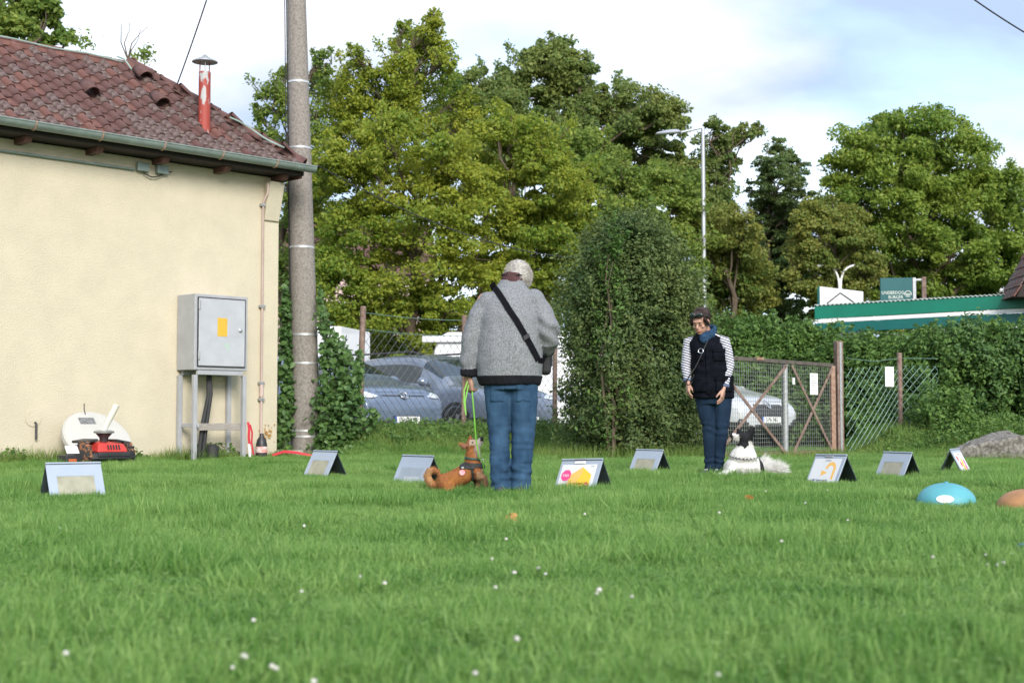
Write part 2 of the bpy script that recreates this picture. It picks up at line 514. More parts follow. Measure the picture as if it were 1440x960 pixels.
# corbel under the eave at the corner
cb = MB().add([(-.26, -.002, 3.74), (-.26, -.002, 3.22), (-.02, -.002, 3.22), (-.02, -.002, 3.74), (-.26, -.16, 3.74), (-.26, -.03, 3.22), (-.02, -.03, 3.22), (-.02, -.16, 3.74)],
              [(0, 1, 2, 3), (7, 6, 5, 4), (0, 4, 5, 1), (1, 5, 6, 2), (2, 6, 7, 3), (3, 7, 4, 0)])
cb.build('corbel', m_wall, house, bevel=.01)
OH = .36; EZ = 3.93; SL = R(39.5)
ex, ey0, ey1 = .14, -OH, HD + OH
half = (ey1 - ey0) / 2
RZ = EZ + half * math.tan(SL); ymid = (ey0 + ey1) / 2
rfm = MB()
xl = -8.4
A_, B_, C_, D_ = (xl, ey0, EZ), (ex, ey0, EZ), (ex, ey1, EZ), (xl, ey1, EZ)
E_, F_ = (xl, ymid, RZ), (ex - half, ymid, RZ)
lo = .10
rfm.add([A_, B_, C_, D_, E_, F_] + [(p[0], p[1], p[2] - lo) for p in (A_, B_, C_, D_)],
        [(0, 1, 5, 4), (1, 2, 5), (2, 3, 4, 5), (3, 0, 4), (6, 7, 1, 0), (7, 8, 2, 1), (8, 9, 3, 2), (9, 6, 0, 3), (9, 8, 7, 6)])
roof = rfm.build('roof', m_under, house)
# pantiles: a barrel roll and a pan, one object each
TW, TL, PIT = .25, .285, .208
def tile_mesh(name):
    prof = []
    for k in range(9):
        a = math.pi * k / 8
        prof.append((-.058 * math.cos(a) - .058, .012 + .062 * math.sin(a)))
    prof += [(.02, .006), (.09, .002), (.135, .014)]
    prof.insert(0, (-.135, .010))
    th = .016; n = len(prof); V = []; F = []
    for (yy, lift) in ((0, .030), (TL, .0)):
        for (a, z) in prof: V.append((a, yy, z + lift))
        for (a, z) in prof: V.append((a, yy, z + lift - th))
    for i in range(n - 1):
        F.append((i, i + 1, 2 * n + i + 1, 2 * n + i))                       # top
        F.append((i + 1, i, n + i, n + i + 1))                               # front lip
        F.append((n + i + 1, n + i, 3 * n + i, 3 * n + i + 1))               # underside
    F.append((0, 2 * n, 3 * n, n)); F.append((n - 1, 2 * n - 1, 4 * n - 1, 3 * n - 1))
    mb = MB().add(V, F)
    return mb.mesh(name, 50)
tile_me = [tile_mesh('roof_tile') for _ in range(3)]
for me, mm in zip(tile_me, (m_tile, m_tile2, m_tile3)): me.materials.append(mm)
slope_len = half / math.cos(SL)
nrow = int(slope_len / PIT) + 1
vents = {(4, 4), (5, 11), (3, 7)}
m_hole = mat('dark_hole', (.01, .01, .01), .9)
flue_xy = None
spare = MB()
def put_tile(local_M, k, row, col):
    if k or local_M.translation.x < -5.6:       # right slope and the part out of view: joined
        Mt_ = local_M @ Matrix.Rotation(random.uniform(-.02, .02), 4, 'Z')
        spare.add([Mt_ @ v.co for v in tile_me[0].vertices], [tuple(p.vertices) for p in tile_me[0].polygons]); return
    pr = random.random()
    which = 1 if (row <= 2 and pr < .62) or pr < .28 else (2 if pr > .86 else 0)
    o = bpy.data.objects.new('roof_tile', tile_me[which]); COL.objects.link(o); o.parent = roof
    o.matrix_local = local_M @ Matrix.Rotation(random.uniform(-.02, .02), 4, 'Z') @ Matrix.Rotation(random.uniform(-.012, .012), 4, 'X')
    return o
Sx = Matrix.Rotation(SL, 4, 'X')
for r_ in range(nrow):
    up = r_ * PIT - .05
    yy = ey0 + (up + .05) * math.cos(SL)
    x_hi = ex - (yy - ey0) - .02
    c_ = 0
    x = ex - .10
    while x > xl + .2:
        if x - .06 < x_hi + .06:
            base = Matrix.Translation((x, ey0 + up * math.cos(SL), EZ + up * math.sin(SL) + .012)) @ Sx
            if up + TL < slope_len + .12: put_tile(base, 0, r_, c_)
        x -= TW; c_ += 1
RZm = Matrix.Rotation(math.pi / 2, 4, 'Z')
for r_ in range(nrow):
    up = r_ * PIT - .05
    inset = (up + .05) * math.cos(SL)
    y = ey0 + .14
    while y < ey1 - .05:
        if ey0 + inset - .03 < y < ey1 - inset + .03 and up + TL < slope_len + .1:
            base = Matrix.Translation((ex - up * math.cos(SL), y, EZ + up * math.sin(SL) + .012)) @ RZm @ Sx
            put_tile(base, 1, r_, 0)
        y += TW
tag(spare.build('more_roof_tiles', m_tile, roof, smooth=50), kind='stuff')
# ridge and hip caps
def cap_mesh(name, r0, r1, L):
    V = []; F = []; n = 9
    for yy, r in ((0, r0), (L, r1)):
        for rr in (r, r - .016):
            for k in range(n):
                a = math.pi * (k / (n - 1)) * 1.1 - .05 * math.pi
                V.append((math.cos(a) * rr, yy, math.sin(a) * rr))
    for i in range(n - 1):
        F += [(i, i + 1, 2 * n + i + 1, 2 * n + i), (n + i + 1, n + i, 3 * n + i, 3 * n + i + 1), (i + 1, i, n + i, n + i + 1), (2 * n + i, 2 * n + i + 1, 3 * n + i + 1, 3 * n + i)]
    F += [(0, 2 * n, 3 * n, n), (n - 1, 2 * n - 1, 4 * n - 1, 3 * n - 1)]
    return MB().add(V, F).mesh(name, 50)
ridge_me = cap_mesh('ridge_tile', .125, .108, .42); ridge_me.materials.append(m_tile3)
hip_me = cap_mesh('hip_tile', .105, .085, .40); hip_me.materials.append(m_tile)
x = ex - half - .34
while x > xl:
    o = bpy.data.objects.new('ridge_tile', ridge_me); COL.objects.link(o); o.parent = roof
    o.matrix_local = Matrix.Translation((x + .36, ymid, RZ - .03)) @ Matrix.Rotation(math.pi / 2, 4, 'Z') @ Matrix.Rotation(random.uniform(-.02, .02), 4, 'X')
    x -= .36
hd = Vector((-half, half, RZ - EZ)); hl = hd.length; hd.normalize()
for hy, sgn in ((ey0, 1), (ey1, -1)):
    d_ = Vector((hd.x, hd.y * sgn, hd.z)); p0 = Vector((ex, hy, EZ + .0))
    xax = d_.cross(Vector((0, 0, 1))).normalized(); zax = xax.cross(d_)
    Rm = Matrix((xax, d_, zax)).transposed().to_4x4()
    s_ = .03
    while s_ < hl - .1:
        o = bpy.data.objects.new('hip_tile', hip_me); COL.objects.link(o); o.parent = roof
        o.matrix_local = Matrix.Translation(p0 + d_ * s_ + zax * .035) @ Rm
        s_ += .34
# three vent tiles with hooded openings
def on_roof(px, py):
    """point of the front slope seen at px,py, in house coordinates"""
    Hm = Matrix.Translation((HX, HY, 0)) @ Matrix.Rotation(HROT, 4, 'Z')
    o = Hm.inverted() @ Vector((0, 0, CAM_H)); p = Hm.inverted() @ at(px, py, 10); d_ = p - o
    n_ = Vector((0, -math.sin(SL), math.cos(SL)))
    tt = (Vector((0, ey0, EZ)) - o).dot(n_) / d_.dot(n_)
    return o + d_ * tt
for (px, py) in ((129, 140), (204, 117), (228, 154)):
    p = on_roof(px, py + 6)
    h = MB()
    n = 10; V = []; F = []
    for yy, r, lf in ((0, .095, .03), (.10, .09, .02), (.30, .05, .0)):
        for k in range(n):
            a = math.pi * k / (n - 1)
            V.append((math.cos(a) * r, yy, math.sin(a) * r * 1.05 + lf))
    for i in range(2):
        for k in range(n - 1): F.append((i * n + k, i * n + k + 1, (i + 1) * n + k + 1, (i + 1) * n + k))
    h.add(V, F)
    o = h.build('vent_tile', m_tile, roof, smooth=50)
    sm = o.modifiers.new('s', 'SOLIDIFY'); sm.thickness = .014
    o.matrix_local = Matrix.Translation(p + Vector((0, 0, .09))) @ Sx
    hh = MB().prism([(math.cos(math.pi * k / 9) * .078, math.sin(math.pi * k / 9) * .08 + .03) for k in range(10)], .01, Matrix.Translation((0, .05, 0)) @ Matrix.Rotation(math.pi / 2, 4, 'X'))
    hh.build('vent_opening', m_hole, roof).matrix_local = o.matrix_local
# lightning wire along the ridge and down the slope
m_copper = mat('verdigris', (.28, .38, .34), .6, var=.2)
lw = MB()
pts = [Vector((x, ymid - .13, RZ + .04 + .012 * math.sin(x * 5))) for x in np.linspace(xl, ex - half - .2, 14)]
lw.tube(pts, .010, 5)
qa = Vector((ex - half - .25, ymid - .05, RZ + .11))
lw.tube([qa, qa + Vector((.02, -.15, -.06)), qa + Vector((.04, -.3, -.22))], .012, 5)
dd = Vector((hd.x, hd.y, hd.z))
ph = [Vector((ex, ey0, EZ)) + dd * s_ + Vector((-.16, -.13, .11 + .015 * math.sin(s_ * 9))) for s_ in np.linspace(.25, 1.1, 9)]
lw.tube(ph, .011, 5)
lw.build('lightning_wire', m_copper, roof, smooth=60)
# gutter: half round channel, brackets
gr = .075
gp = []; n = 11
for rr in (gr, gr - .008):
    row = [(math.cos(math.pi + math.pi * k / (n - 1)) * rr, math.sin(math.pi + math.pi * k / (n - 1)) * rr) for k in range(n)]
    gp.append(row)
G = MB(); V = []; F = []
gx = [xl, ex + .10]
for x in gx:
    for row in gp:
        for (a, z) in row: V.append((x, ey0 - .09 + a, EZ + .015 + z))
for k in range(n - 1):
    F += [(k, k + 1, 2 * n + k + 1, 2 * n + k), (n + k + 1, n + k, 3 * n + k, 3 * n + k + 1), (2 * n + k, 2 * n + k + 1, 3 * n + k + 1, 3 * n + k)]
F += [(0, 2 * n, 3 * n, n), (n - 1, 2 * n - 1, 4 * n - 1, 3 * n - 1)]
F.append(tuple(range(2 * n, 3 * n)))
G.add(V, F)
G.tube([(xl, ey0 - .09 - gr, EZ + .02), (ex + .10, ey0 - .09 - gr, EZ + .02)], .011, 6)
gut = G.build('gutter', m_gut, house, smooth=40)
for x in np.arange(ex - .55, xl, -.85):
    bm_ = MB().tube([(x, ey0 - .09 + math.cos(a) * (gr + .006), EZ + .015 + math.sin(a) * (gr + .006)) for a in np.linspace(math.pi * .93, 2.1 * math.pi, 10)], .010, 5)
    bm_.build('gutter_bracket', M['rust'], gut, smooth=50)
# fascia boards and rafter tails
MB().box((xl / 2 + ex / 2, ey0 + .03, EZ - .05), (ex - xl - .02, .028, .075)).build('fascia', m_fascia, house)
MB().box((ex - .02, (ey0 + ey1) / 2, EZ - .06), (.028, ey1 - ey0 - .06, .15)).build('fascia', m_fascia, house)
for x in np.arange(-.10, -8, -.92):
    mb = MB()
    mb.add([(x - .045, ey0 + .06, EZ - .102), (x - .045, ey0 + .10, EZ - .175), (x - .045, .05, EZ - .175), (x - .045, .05, EZ - .102),
            (x + .045, ey0 + .06, EZ - .102), (x + .045, ey0 + .10, EZ - .175), (x + .045, .05, EZ - .175), (x + .045, .05, EZ - .102)],
           [(0, 1, 2, 3), (7, 6, 5, 4), (0, 4, 5, 1), (1, 5, 6, 2), (2, 6, 7, 3), (3, 7, 4, 0)])
    mb.build('rafter_tail', m_fascia, house, bevel=.006)
# conduit under the eave with two small junction boxes
MB().tube([(-6.5, -.03, 3.66), (-2.25, -.03, 3.66)], .016, 6).build('eave_conduit', m_gut, house, smooth=60)
for x in (-2.14, -1.86):
    MB().box((x, -.04, 3.70), (.16, .07, .11)).build('junction_box', m_gut, house, bevel=.008)
MB().tube([(-2.14 + .28 * t_, -.05, 3.64 - .05 * math.sin(math.pi * t_)) for t_ in np.linspace(0, 1.5, 10)], .008, 5).build('cable', M['dark_wire'], house, smooth=60)
# pink-grey conduit down the wall near the corner
m_cond = mat('old_pink_conduit', (.50, .38, .34), .6, var=.1)
cx = -.29
MB().tube([(cx, -.14, 3.70), (cx, -.14, 3.58), (cx, -.035, 3.46), (cx, -.035, .02)], .017, 8).build('wall_conduit', m_cond, house, smooth=50)
for z in (3.42, 2.05, 1.02, .80):
    MB().box((cx, -.03, z), (.085, .05, .035)).build('conduit_clip', M['galv'], house, bevel=.004)
MB().tube([(cx, -.035, 1.0), (cx, -.035, .84)], .03, 8).build('conduit_joint', m_cond, house, smooth=50)
# round cap over a patched hole in the wall and its stub pipe
o = MB().lathe([(.078, 0), (.10, .0), (.10, .008), (.078, .008)], 28, (-3.52, -.003, .55), Matrix.Rotation(math.pi / 2, 4, 'X')).build('wall_patch', m_wall, house, smooth=40)
MB().tube([(-3.50, -.0, .50), (-3.50, -.04, .49), (-3.50, -.045, .3)], .014, 6).build('stub_pipe', M['black_plastic'], house, smooth=50)
# rust stain patch flakes at the foot of the corner
m_flake = mat('rust_stain', (.45, .25, .08), .9, var=.4, vs=20)
fk = MB()
for i in range(26):
    fx, fz = -.18 + random.gauss(0, .05), .36 + random.gauss(0, .07)
    rr = random.uniform(.008, .024)
    fk.prism([(fx + rr * math.cos(a) * random.uniform(.5, 1.2), fz + rr * math.sin(a) * random.uniform(.5, 1.2)) for a in np.linspace(0, 2 * math.pi, 8)[:-1]], .002,
             Matrix.Translation((0, -.0215, 0)) @ Matrix.Rotation(math.pi / 2, 4, 'X'))
tag(fk.build('stain', m_flake, house), kind='stuff')
# stove flue through the roof
m_flue = mat('worn_red_flue', (.33, .05, .035), .6, col2=(.42, .42, .41), vs=3.2, thr=(.53, .57), stretch=(3, 3, 1), bump=.2)
fp = on_roof(287, 186)
fl = MB().tube([fp + Vector((0, 0, -.15)), fp + Vector((0, 0, .80))], .078, 20).build('flue_pipe', m_flue, house, smooth=50)
MB().lathe([(.17, 0), (.165, .012), (.05, .07), (.02, .10), (.001, .105)], 24, fp + Vector((0, 0, .93))).build('flue_cap', M['metal_grey'], fl, smooth=40)
for a in (0, 2.1, 4.2):
    q_ = fp + Vector((.07 * math.cos(a), .07 * math.sin(a), .7))
    MB().tube([q_, q_ + Vector((0, 0, .25))], .008, 5).build('cap_stay', m_flue, fl)
MB().box(fp + Vector((0, -.02, -.01)), (.34, .44, .02), Matrix.Rotation(SL, 3, 'X')).build('flashing', M['galv'], house)

def hpt(x, y, z=0):
    return Matrix.Translation((HX, HY, 0)) @ Matrix.Rotation(HROT, 4, 'Z') @ Vector((x, y, z))

# ============================================================ concrete pole
m_conc = mat('pole_concrete', (.15, .13, .115), .9, col2=(.29, .26, .23), vs=34, bump=.6, bs=80, thr=(.3, .62))
PX, PY = -2.87, 19.95
pole = thing('utility_pole', 'tall tapered concrete utility pole with metal bands beside the cream house', 'pole', (PX, PY, 0))
lean = Vector((-.030, 0.0, 1)).normalized()
def pp(z): return Vector((lean.x / lean.z * z, 0, z))
pole_body = MB()
zs_ = np.linspace(-.3, 9.5, 12)
# slightly flattened twelve-sided shaft
pole_body.tube([pp(z) for z in zs_], [.205 - .0115 * max(z, 0) for z in zs_], 28)
pole_body.build('shaft', m_conc, pole, smooth=40)
m_band = mat('band_steel', (.62, .62, .62), .35, .5, var=.1)
for z in (.30, .38, 1.32, 1.72, 2.95, 4.36, 5.30):
    r0 = .205 - .0115 * z + .006
    MB().lathe([(r0 - .01, -.014), (r0, -.014), (r0, .014), (r0 - .01, .014)], 28, pp(z)).build('band', m_band, pole, smooth=30)
MB().tube([pp(z) + Vector((-.215 + .0115 * z, -.02 - .0 * z, 0)) for z in np.linspace(.1, 9.4, 9)], .010, 5).build('pole_cable', M['dark_wire'], pole, smooth=60)
MB().tube([pp(z) + Vector((-.24 + .0115 * z, -.04, 0)) for z in np.linspace(4.0, 9.4, 7)], .007, 5).build('pole_cable', M['dark_wire'], pole, smooth=60)
m_slab = mat('slab_concrete', (.42, .40, .37), .9, var=.2, vs=9, bump=.4)
sl_ = thing('concrete_slab', 'weathered flat concrete slab lying at the foot of the utility pole', 'slab', (PX - .30, PY - .42, 0), R(8))
MB().box((0, 0, .05), (.62, .22, .13)).build('slab', m_slab, sl_, bevel=.012)

# overhead cables
def cable(name, label, P, r=.012):
    tag(MB().tube(P, r, 5).build(name, M['dark_wire'], None, smooth=60), label, 'cable')
def sag(a, b, k, n=14):
    return [a.lerp(b, t_) - Vector((0, 0, k * 4 * t_ * (1 - t_))) for t_ in np.linspace(0, 1, n)]
cable('overhead_cable', 'thin dark cable rising from behind the tiled roof to the sky', sag(at(248, 122, 24), at(310, -60, 22), .05))
cable('overhead_cable', 'dark overhead cable slanting through open sky above the big round tree', sag(at(1340, -22, 18), at(1520, 88, 19), .06), .011)
cable('overhead_cable', 'thin slack cable strung from the concrete pole in front of the trees', sag(at(446, 232, 20.2), at(900, 360, 30), .5), .009)
# ============================================================ vegetation
def unit(a): return a / (np.linalg.norm(a, axis=1)[:, None] + 1e-9)

def leaf_cards(P, Nrm, size, rs, kind='quad', aspect=.55, fold=.25):
    """one small leaf at each point; Nrm = leaf normals. Each leaf is its own island."""
    n = len(P)
    t = rs.normal(size=(n, 3)); t -= Nrm * np.sum(t * Nrm, 1)[:, None]; t = unit(t); b = np.cross(Nrm, t)
    s = size[:, None]; w_ = s * aspect
    if kind == 'quad':
        V = np.stack([P - t * s * .5, P + b * w_ * .5 + Nrm * s * fold * .4, P + t * s * .5, P - b * w_ * .5 + Nrm * s * fold * .4], 1).reshape(-1, 3)
        F = (np.arange(n) * 4)[:, None] + np.array([[0, 1, 2, 3]])
        return V, F
    base = P - t * s * .5; tip = P + t * s * .5 - Nrm * s * .12
    r1 = P - t * s * .22 + b * w_ * .48 + Nrm * s * fold * .5; r2 = P + t * s * .18 + b * w_ * .42 + Nrm * s * fold * .4
    l1 = P - t * s * .22 - b * w_ * .48 + Nrm * s * fold * .5; l2 = P + t * s * .18 - b * w_ * .42 + Nrm * s * fold * .4
    V = np.stack([base, r1, r2, tip, l2, l1], 1).reshape(-1, 3)
    o = (np.arange(n) * 6)[:, None]
    F = np.concatenate([o + np.array([[0, 1, 2, 3]]), o + np.array([[0, 3, 4, 5]])], 0)
    return V, F

def clumps_in_lobe(c, r, k, rs, lo=.35, up=.0):
    d = unit(rs.normal(size=(k, 3))); d[:, 2] += up; d = unit(d)
    rad = lo + (1.12 - lo) * rs.random(k) ** .6
    return np.array(c) + d * rad[:, None] * np.array(r)

def limb_path(a, b, rs, n=6, wob=.12):
    a = np.array(a); b = np.array(b); L = np.linalg.norm(b - a)
    P = [a + (b - a) * t_ + (rs.normal(size=3) * wob * L * math.sin(math.pi * t_) * .5) + np.array([0, 0, .10 * L * math.sin(math.pi * t_)]) for t_ in np.linspace(0, 1, n)]
    return [Vector(p) for p in P]

def tree(name, label, base_px, d, lobes, m, n_leaf, leaf, seed, trunk_r=.18, clump=.42, flat=.6, per=None, group=None, lo=.35, twiggy=0, dspread=.75):
    rs = np.random.default_rng(seed)
    bx = (base_px - 720) / FPX * d
    root = thing(name, label, 'tree', (bx, d, -.02), 0, group)
    C = []; RR = []
    for (px, py, r) in lobes:
        dd_ = d + rs.uniform(-1, 1) * dspread * 1.4
        p = at(px, py, dd_); rr = r / FPX * dd_
        C.append((p.x - bx, p.y - d, p.z)); RR.append(rr)
    top = max(c[2] for c in C)
    # trunk and limbs
    tb = MB()
    main = [Vector((rs.normal() * .05 * i, rs.normal() * .05 * i, z)) for i, z in enumerate(np.linspace(0, top * .78, 7))]
    tb.tube(main, [trunk_r * (1.25 if i == 0 else 1 - .11 * i) for i in range(7)], 9)
    for c, rr in zip(C, RR):
        z0 = max(.5, min(top * .74, c[2] - rr - rs.uniform(.3, 1.4)))
        k = min(6, int(z0 / (top * .78) * 6)); f_ = z0 / (top * .78) * 6 - k
        st = main[k].lerp(main[min(k + 1, 6)], min(max(f_, 0), 1))
        P = limb_path(st, c, rs)
        r0 = trunk_r * (.16 + .14 * rr)
        tb.tube(P, list(np.linspace(min(r0, trunk_r * .6), .018, len(P))), 6)
        for _ in range(4 + twiggy):
            e = clumps_in_lobe(c, (rr * .95,) * 3, 1, rs, .6, .15)[0]
            Q = limb_path(P[-2 if rs.random() < .6 else -3], e, rs, 5)
            tb.tube(Q, list(np.linspace(.022, .006, 5)), 4)
    tb.build('trunk', M['bark'], root, smooth=60)
    # foliage: clumps of leaves spread through each lobe
    vol = np.array(RR) ** 2; share = vol / vol.sum()
    PP = []; NN = []; SS = []
    for c, rr, sh in zip(C, RR, share):
        nl = max(60, int(n_leaf * 1.6 * sh))
        k = max(10, int((rr / clump) ** 2 * 7.5))
        cl_ = clumps_in_lobe(c, (rr, rr * 1.0, rr * .92), k, rs, lo)
        cr_ = clump * .82 * rs.uniform(.45, 1.3, k) * min(1, rr / .7 + .25)
        which = rs.integers(0, k, nl)
        g = rs.normal(size=(nl, 3)); g = unit(g) * (rs.random(nl) ** .45)[:, None]
        off = g * cr_[which][:, None]; off[:, 2] *= flat
        P = cl_[which] + off
        droop = np.linalg.norm(off[:, :2], axis=1); P[:, 2] -= droop * .22
        nr = unit(g * .5 + np.array([0, -.25, .5]) + rs.normal(size=(nl, 3)) * .65)
        PP.append(P); NN.append(nr); SS.append(leaf * .74 * rs.uniform(.6, 1.35, nl))
    # thin leafy tips that break the outline
    tw = MB()
    for c, rr in zip(C, RR):
        if c[2] < top * .55: continue
        for _ in range(3 if twiggy else 1):
            dv = unit(np.array([[rs.normal() * .45, rs.normal() * .3, 1.0]]))[0]; L_ = rr * rs.uniform(1.15, 1.55 if twiggy else 1.3)
            a0 = np.array(c) + np.array([rs.normal() * rr * .35, 0, 0]); e0 = a0 + dv * L_
            tw.tube([Vector(a0), Vector(a0 * .5 + e0 * .5 + rs.normal(size=3) * .06), Vector(e0)], [.02, .012, .004], 4)
            m_ = int(90 * rr + 25); t_ = rs.uniform(.55, 1.0, m_)[:, None]
            PP.append(a0 + (e0 - a0) * t_ + rs.normal(size=(m_, 3)) * (.20 - .14 * t_) * min(1, rr + .3)); NN.append(unit(rs.normal(size=(m_, 3)) + np.array([0, -.2, .5]))); SS.append(leaf * .74 * rs.uniform(.6, 1.3, m_))
    tag(tw.build('twigs', M['bark'], root, smooth=60), kind='stuff')
    V, F = leaf_cards(np.concatenate(PP), np.concatenate(NN), np.concatenate(SS), rs, 'quad', .62)
    link('crown', np_mesh('crown', V, F), m, root)
    return root

L_yel = leaf_mat('leaf_yellow_green', [(.09, .21, .03), (.18, .34, .035), (.31, .45, .045), (.48, .48, .06)], .52, cs=.55, clump=.5)
L_mid = leaf_mat('leaf_mid_green', [(.075, .18, .035), (.125, .275, .045), (.21, .36, .06), (.34, .40, .075)], .5, cs=.5, clump=.45)
L_oak = leaf_mat('leaf_oak', [(.085, .185, .055), (.135, .27, .065), (.20, .33, .075), (.32, .35, .09)], .52, cs=.5, clump=.45)
L_brown = leaf_mat('leaf_turning', [(.085, .19, .04), (.14, .27, .05), (.23, .34, .06), (.38, .35, .08)], .5, cs=.6, clump=.5)
L_dark = leaf_mat('leaf_dark', [(.055, .13, .05), (.095, .19, .06), (.15, .24, .07), (.23, .29, .085)], .48, cs=.6, clump=.45)
L_big = leaf_mat('leaf_big_tree', [(.08, .20, .035), (.14, .32, .045), (.23, .41, .06), (.38, .45, .075)], .52, cs=.45, clump=.5)

BT = 'trees beyond the car park'
tree('tree', 'slender airy tree with thin upright tips rising highest behind the concrete pole', 545, 38,
     [(612, 55, 28), (585, 70, 34), (560, 105, 36), (598, 118, 42), (552, 150, 40), (500, 112, 30), (480, 130, 26), (515, 165, 40), (470, 172, 34), (628, 85, 16), (655, 150, 22), (570, 195, 52), (500, 215, 48), (640, 190, 34), (607, 30, 13), (566, 42, 10), (500, 78, 12)],
     L_yel, 25000, .13, 1, .2, .36, .8, group=BT, twiggy=5)
tree('tree', 'pale green sapling tree spreading left behind the concrete pole above the roof edge', 400, 37,
     [(385, 140, 28), (372, 190, 24), (400, 110, 16), (430, 170, 34), (445, 120, 22), (395, 230, 36), (420, 260, 50), (450, 90, 18), (365, 160, 12), (440, 330, 60), (420, 390, 55)],
     L_mid, 17000, .13, 2, .14, .36, .75, group=BT, twiggy=4)
tree('tree', 'broad yellow-green tree directly behind the wire fence', 580, 33,
     [(490, 215, 42), (540, 195, 46), (480, 275, 56), (560, 260, 60), (625, 220, 46), (650, 285, 58), (500, 350, 66), (590, 335, 70), (675, 355, 62), (470, 410, 56), (545, 425, 66), (630, 425, 66), (700, 430, 50), (590, 470, 60), (690, 480, 50), (500, 470, 50), (455, 245, 30)],
     L_yel, 62000, .125, 3, .22, .48, .55, group=BT)
tree('tree', 'golden-tinged tree beside the tall bush, lower than the oaks behind', 745, 34,
     [(720, 180, 34), (760, 205, 40), (700, 235, 40), (775, 260, 46), (735, 290, 50), (805, 285, 34), (800, 330, 40), (755, 350, 52), (715, 360, 48), (825, 250, 24), (780, 400, 50), (720, 430, 50), (690, 180, 24)],
     L_yel, 46000, .125, 4, .18, .46, .55, group=BT)
tree('tree', 'dark rounded oak whose crown shows between two taller yellowish trees', 690, 44,
     [(670, 125, 34), (705, 125, 36), (645, 140, 26), (735, 150, 30), (690, 170, 48), (650, 190, 40), (730, 200, 44), (640, 120, 14), (680, 240, 60)],
     L_oak, 26000, .17, 5, .25, .5, .6, group=BT)
tree('tree', 'tall dark oak with the highest rounded crown left of the street lamp', 830, 45,
     [(745, 85, 24), (785, 82, 30), (765, 110, 34), (815, 110, 36), (850, 140, 36), (800, 150, 44), (880, 150, 28), (905, 165, 30), (855, 190, 50), (930, 150, 24), (950, 165, 22), (910, 215, 46), (790, 210, 50), (795, 62, 10), (755, 66, 9), (940, 220, 34)],
     L_oak, 46000, .17, 6, .3, .5, .6, group=BT)
tree('tree', 'bright green full tree in front of the tall oak, just left of the lamp', 850, 39,
     [(800, 195, 32), (840, 215, 34), (850, 260, 44), (820, 250, 36), (890, 260, 42), (935, 265, 42), (880, 310, 46), (930, 320, 46), (965, 290, 34), (965, 350, 40), (840, 320, 40), (910, 370, 60), (850, 390, 50), (960, 410, 50)],
     L_mid, 44000, .15, 7, .24, .5, .6, group=BT)
tree('tree', 'sparse tree with a branch reaching to the right of the street lamp', 1005, 45,
     [(1005, 190, 20), (1030, 195, 13), (1048, 186, 10), (1066, 183, 8), (1010, 225, 26), (1000, 260, 28), (1022, 215, 14), (990, 295, 34), (1015, 300, 22), (965, 240, 24), (1000, 340, 36)],
     L_oak, 15000, .16, 8, .16, .36, .7, group=BT, twiggy=4)
tree('tree', 'orange-brown turning tree standing low behind the street lamp post', 1015, 40,
     [(1010, 320, 34), (1040, 345, 30), (985, 330, 28), (1020, 375, 44), (1055, 385, 34), (990, 400, 44), (1045, 425, 40), (1000, 450, 46), (1050, 310, 20)],
     L_brown, 24000, .14, 9, .16, .44, .6, group=BT)
tree('tree', 'narrow dark feathery tree between the lamp and the big round tree', 1092, 46,
     [(1100, 208, 18), (1085, 230, 26), (1112, 235, 24), (1095, 262, 32), (1075, 285, 26), (1118, 280, 26), (1095, 310, 38), (1070, 340, 30), (1122, 340, 34), (1095, 375, 46), (1065, 395, 34), (1120, 410, 46), (1080, 430, 46), (1062, 268, 14), (1085, 345, 30), (1105, 325, 28), (1110, 375, 34), (1078, 310, 22), (1128, 305, 18), (1108, 218, 10), (1060, 318, 18)],
     L_dark, 52000, .125, 10, .15, .30, .38, group=BT)
tree('tree', 'small olive green tree at the left foot of the big round tree', 1172, 41,
     [(1140, 300, 26), (1165, 300, 26), (1190, 315, 28), (1150, 335, 32), (1210, 340, 24), (1180, 360, 36), (1145, 385, 34), (1215, 385, 32), (1180, 410, 40), (1130, 350, 22)],
     L_brown, 26000, .14, 11, .15, .42, .6, group=BT)
tree('tree', 'big round-crowned broadleaf tree behind the green canopy roof', 1310, 43,
     [(1195, 210, 32), (1235, 190, 34), (1275, 185, 30), (1310, 178, 26), (1340, 200, 36), (1375, 225, 34), (1215, 245, 44), (1265, 235, 50), (1320, 245, 54), (1400, 270, 38), (1425, 245, 18), (1190, 270, 34), (1235, 300, 54), (1295, 300, 58), (1355, 300, 58), (1420, 310, 40), (1210, 350, 46), (1270, 360, 58), (1335, 360, 60), (1400, 360, 56), (1440, 350, 44), (1260, 410, 52), (1330, 415, 54), (1410, 410, 50), (1262, 168, 12), (1320, 160, 12)],
     L_big, 84000, .16, 12, .34, .52, .62, group=BT)
tree('tree', 'leafy tree crown showing over the ridge of the tiled roof', 0, 30,
     [(10, 15, 34), (45, 22, 26), (70, 12, 14), (-25, 20, 40), (30, 50, 24), (85, 50, 9), (100, 50, 7), (-20, 60, 40), (60, 55, 14)],
     L_mid, 14000, .15, 13, .2, .42, .6, group=BT)
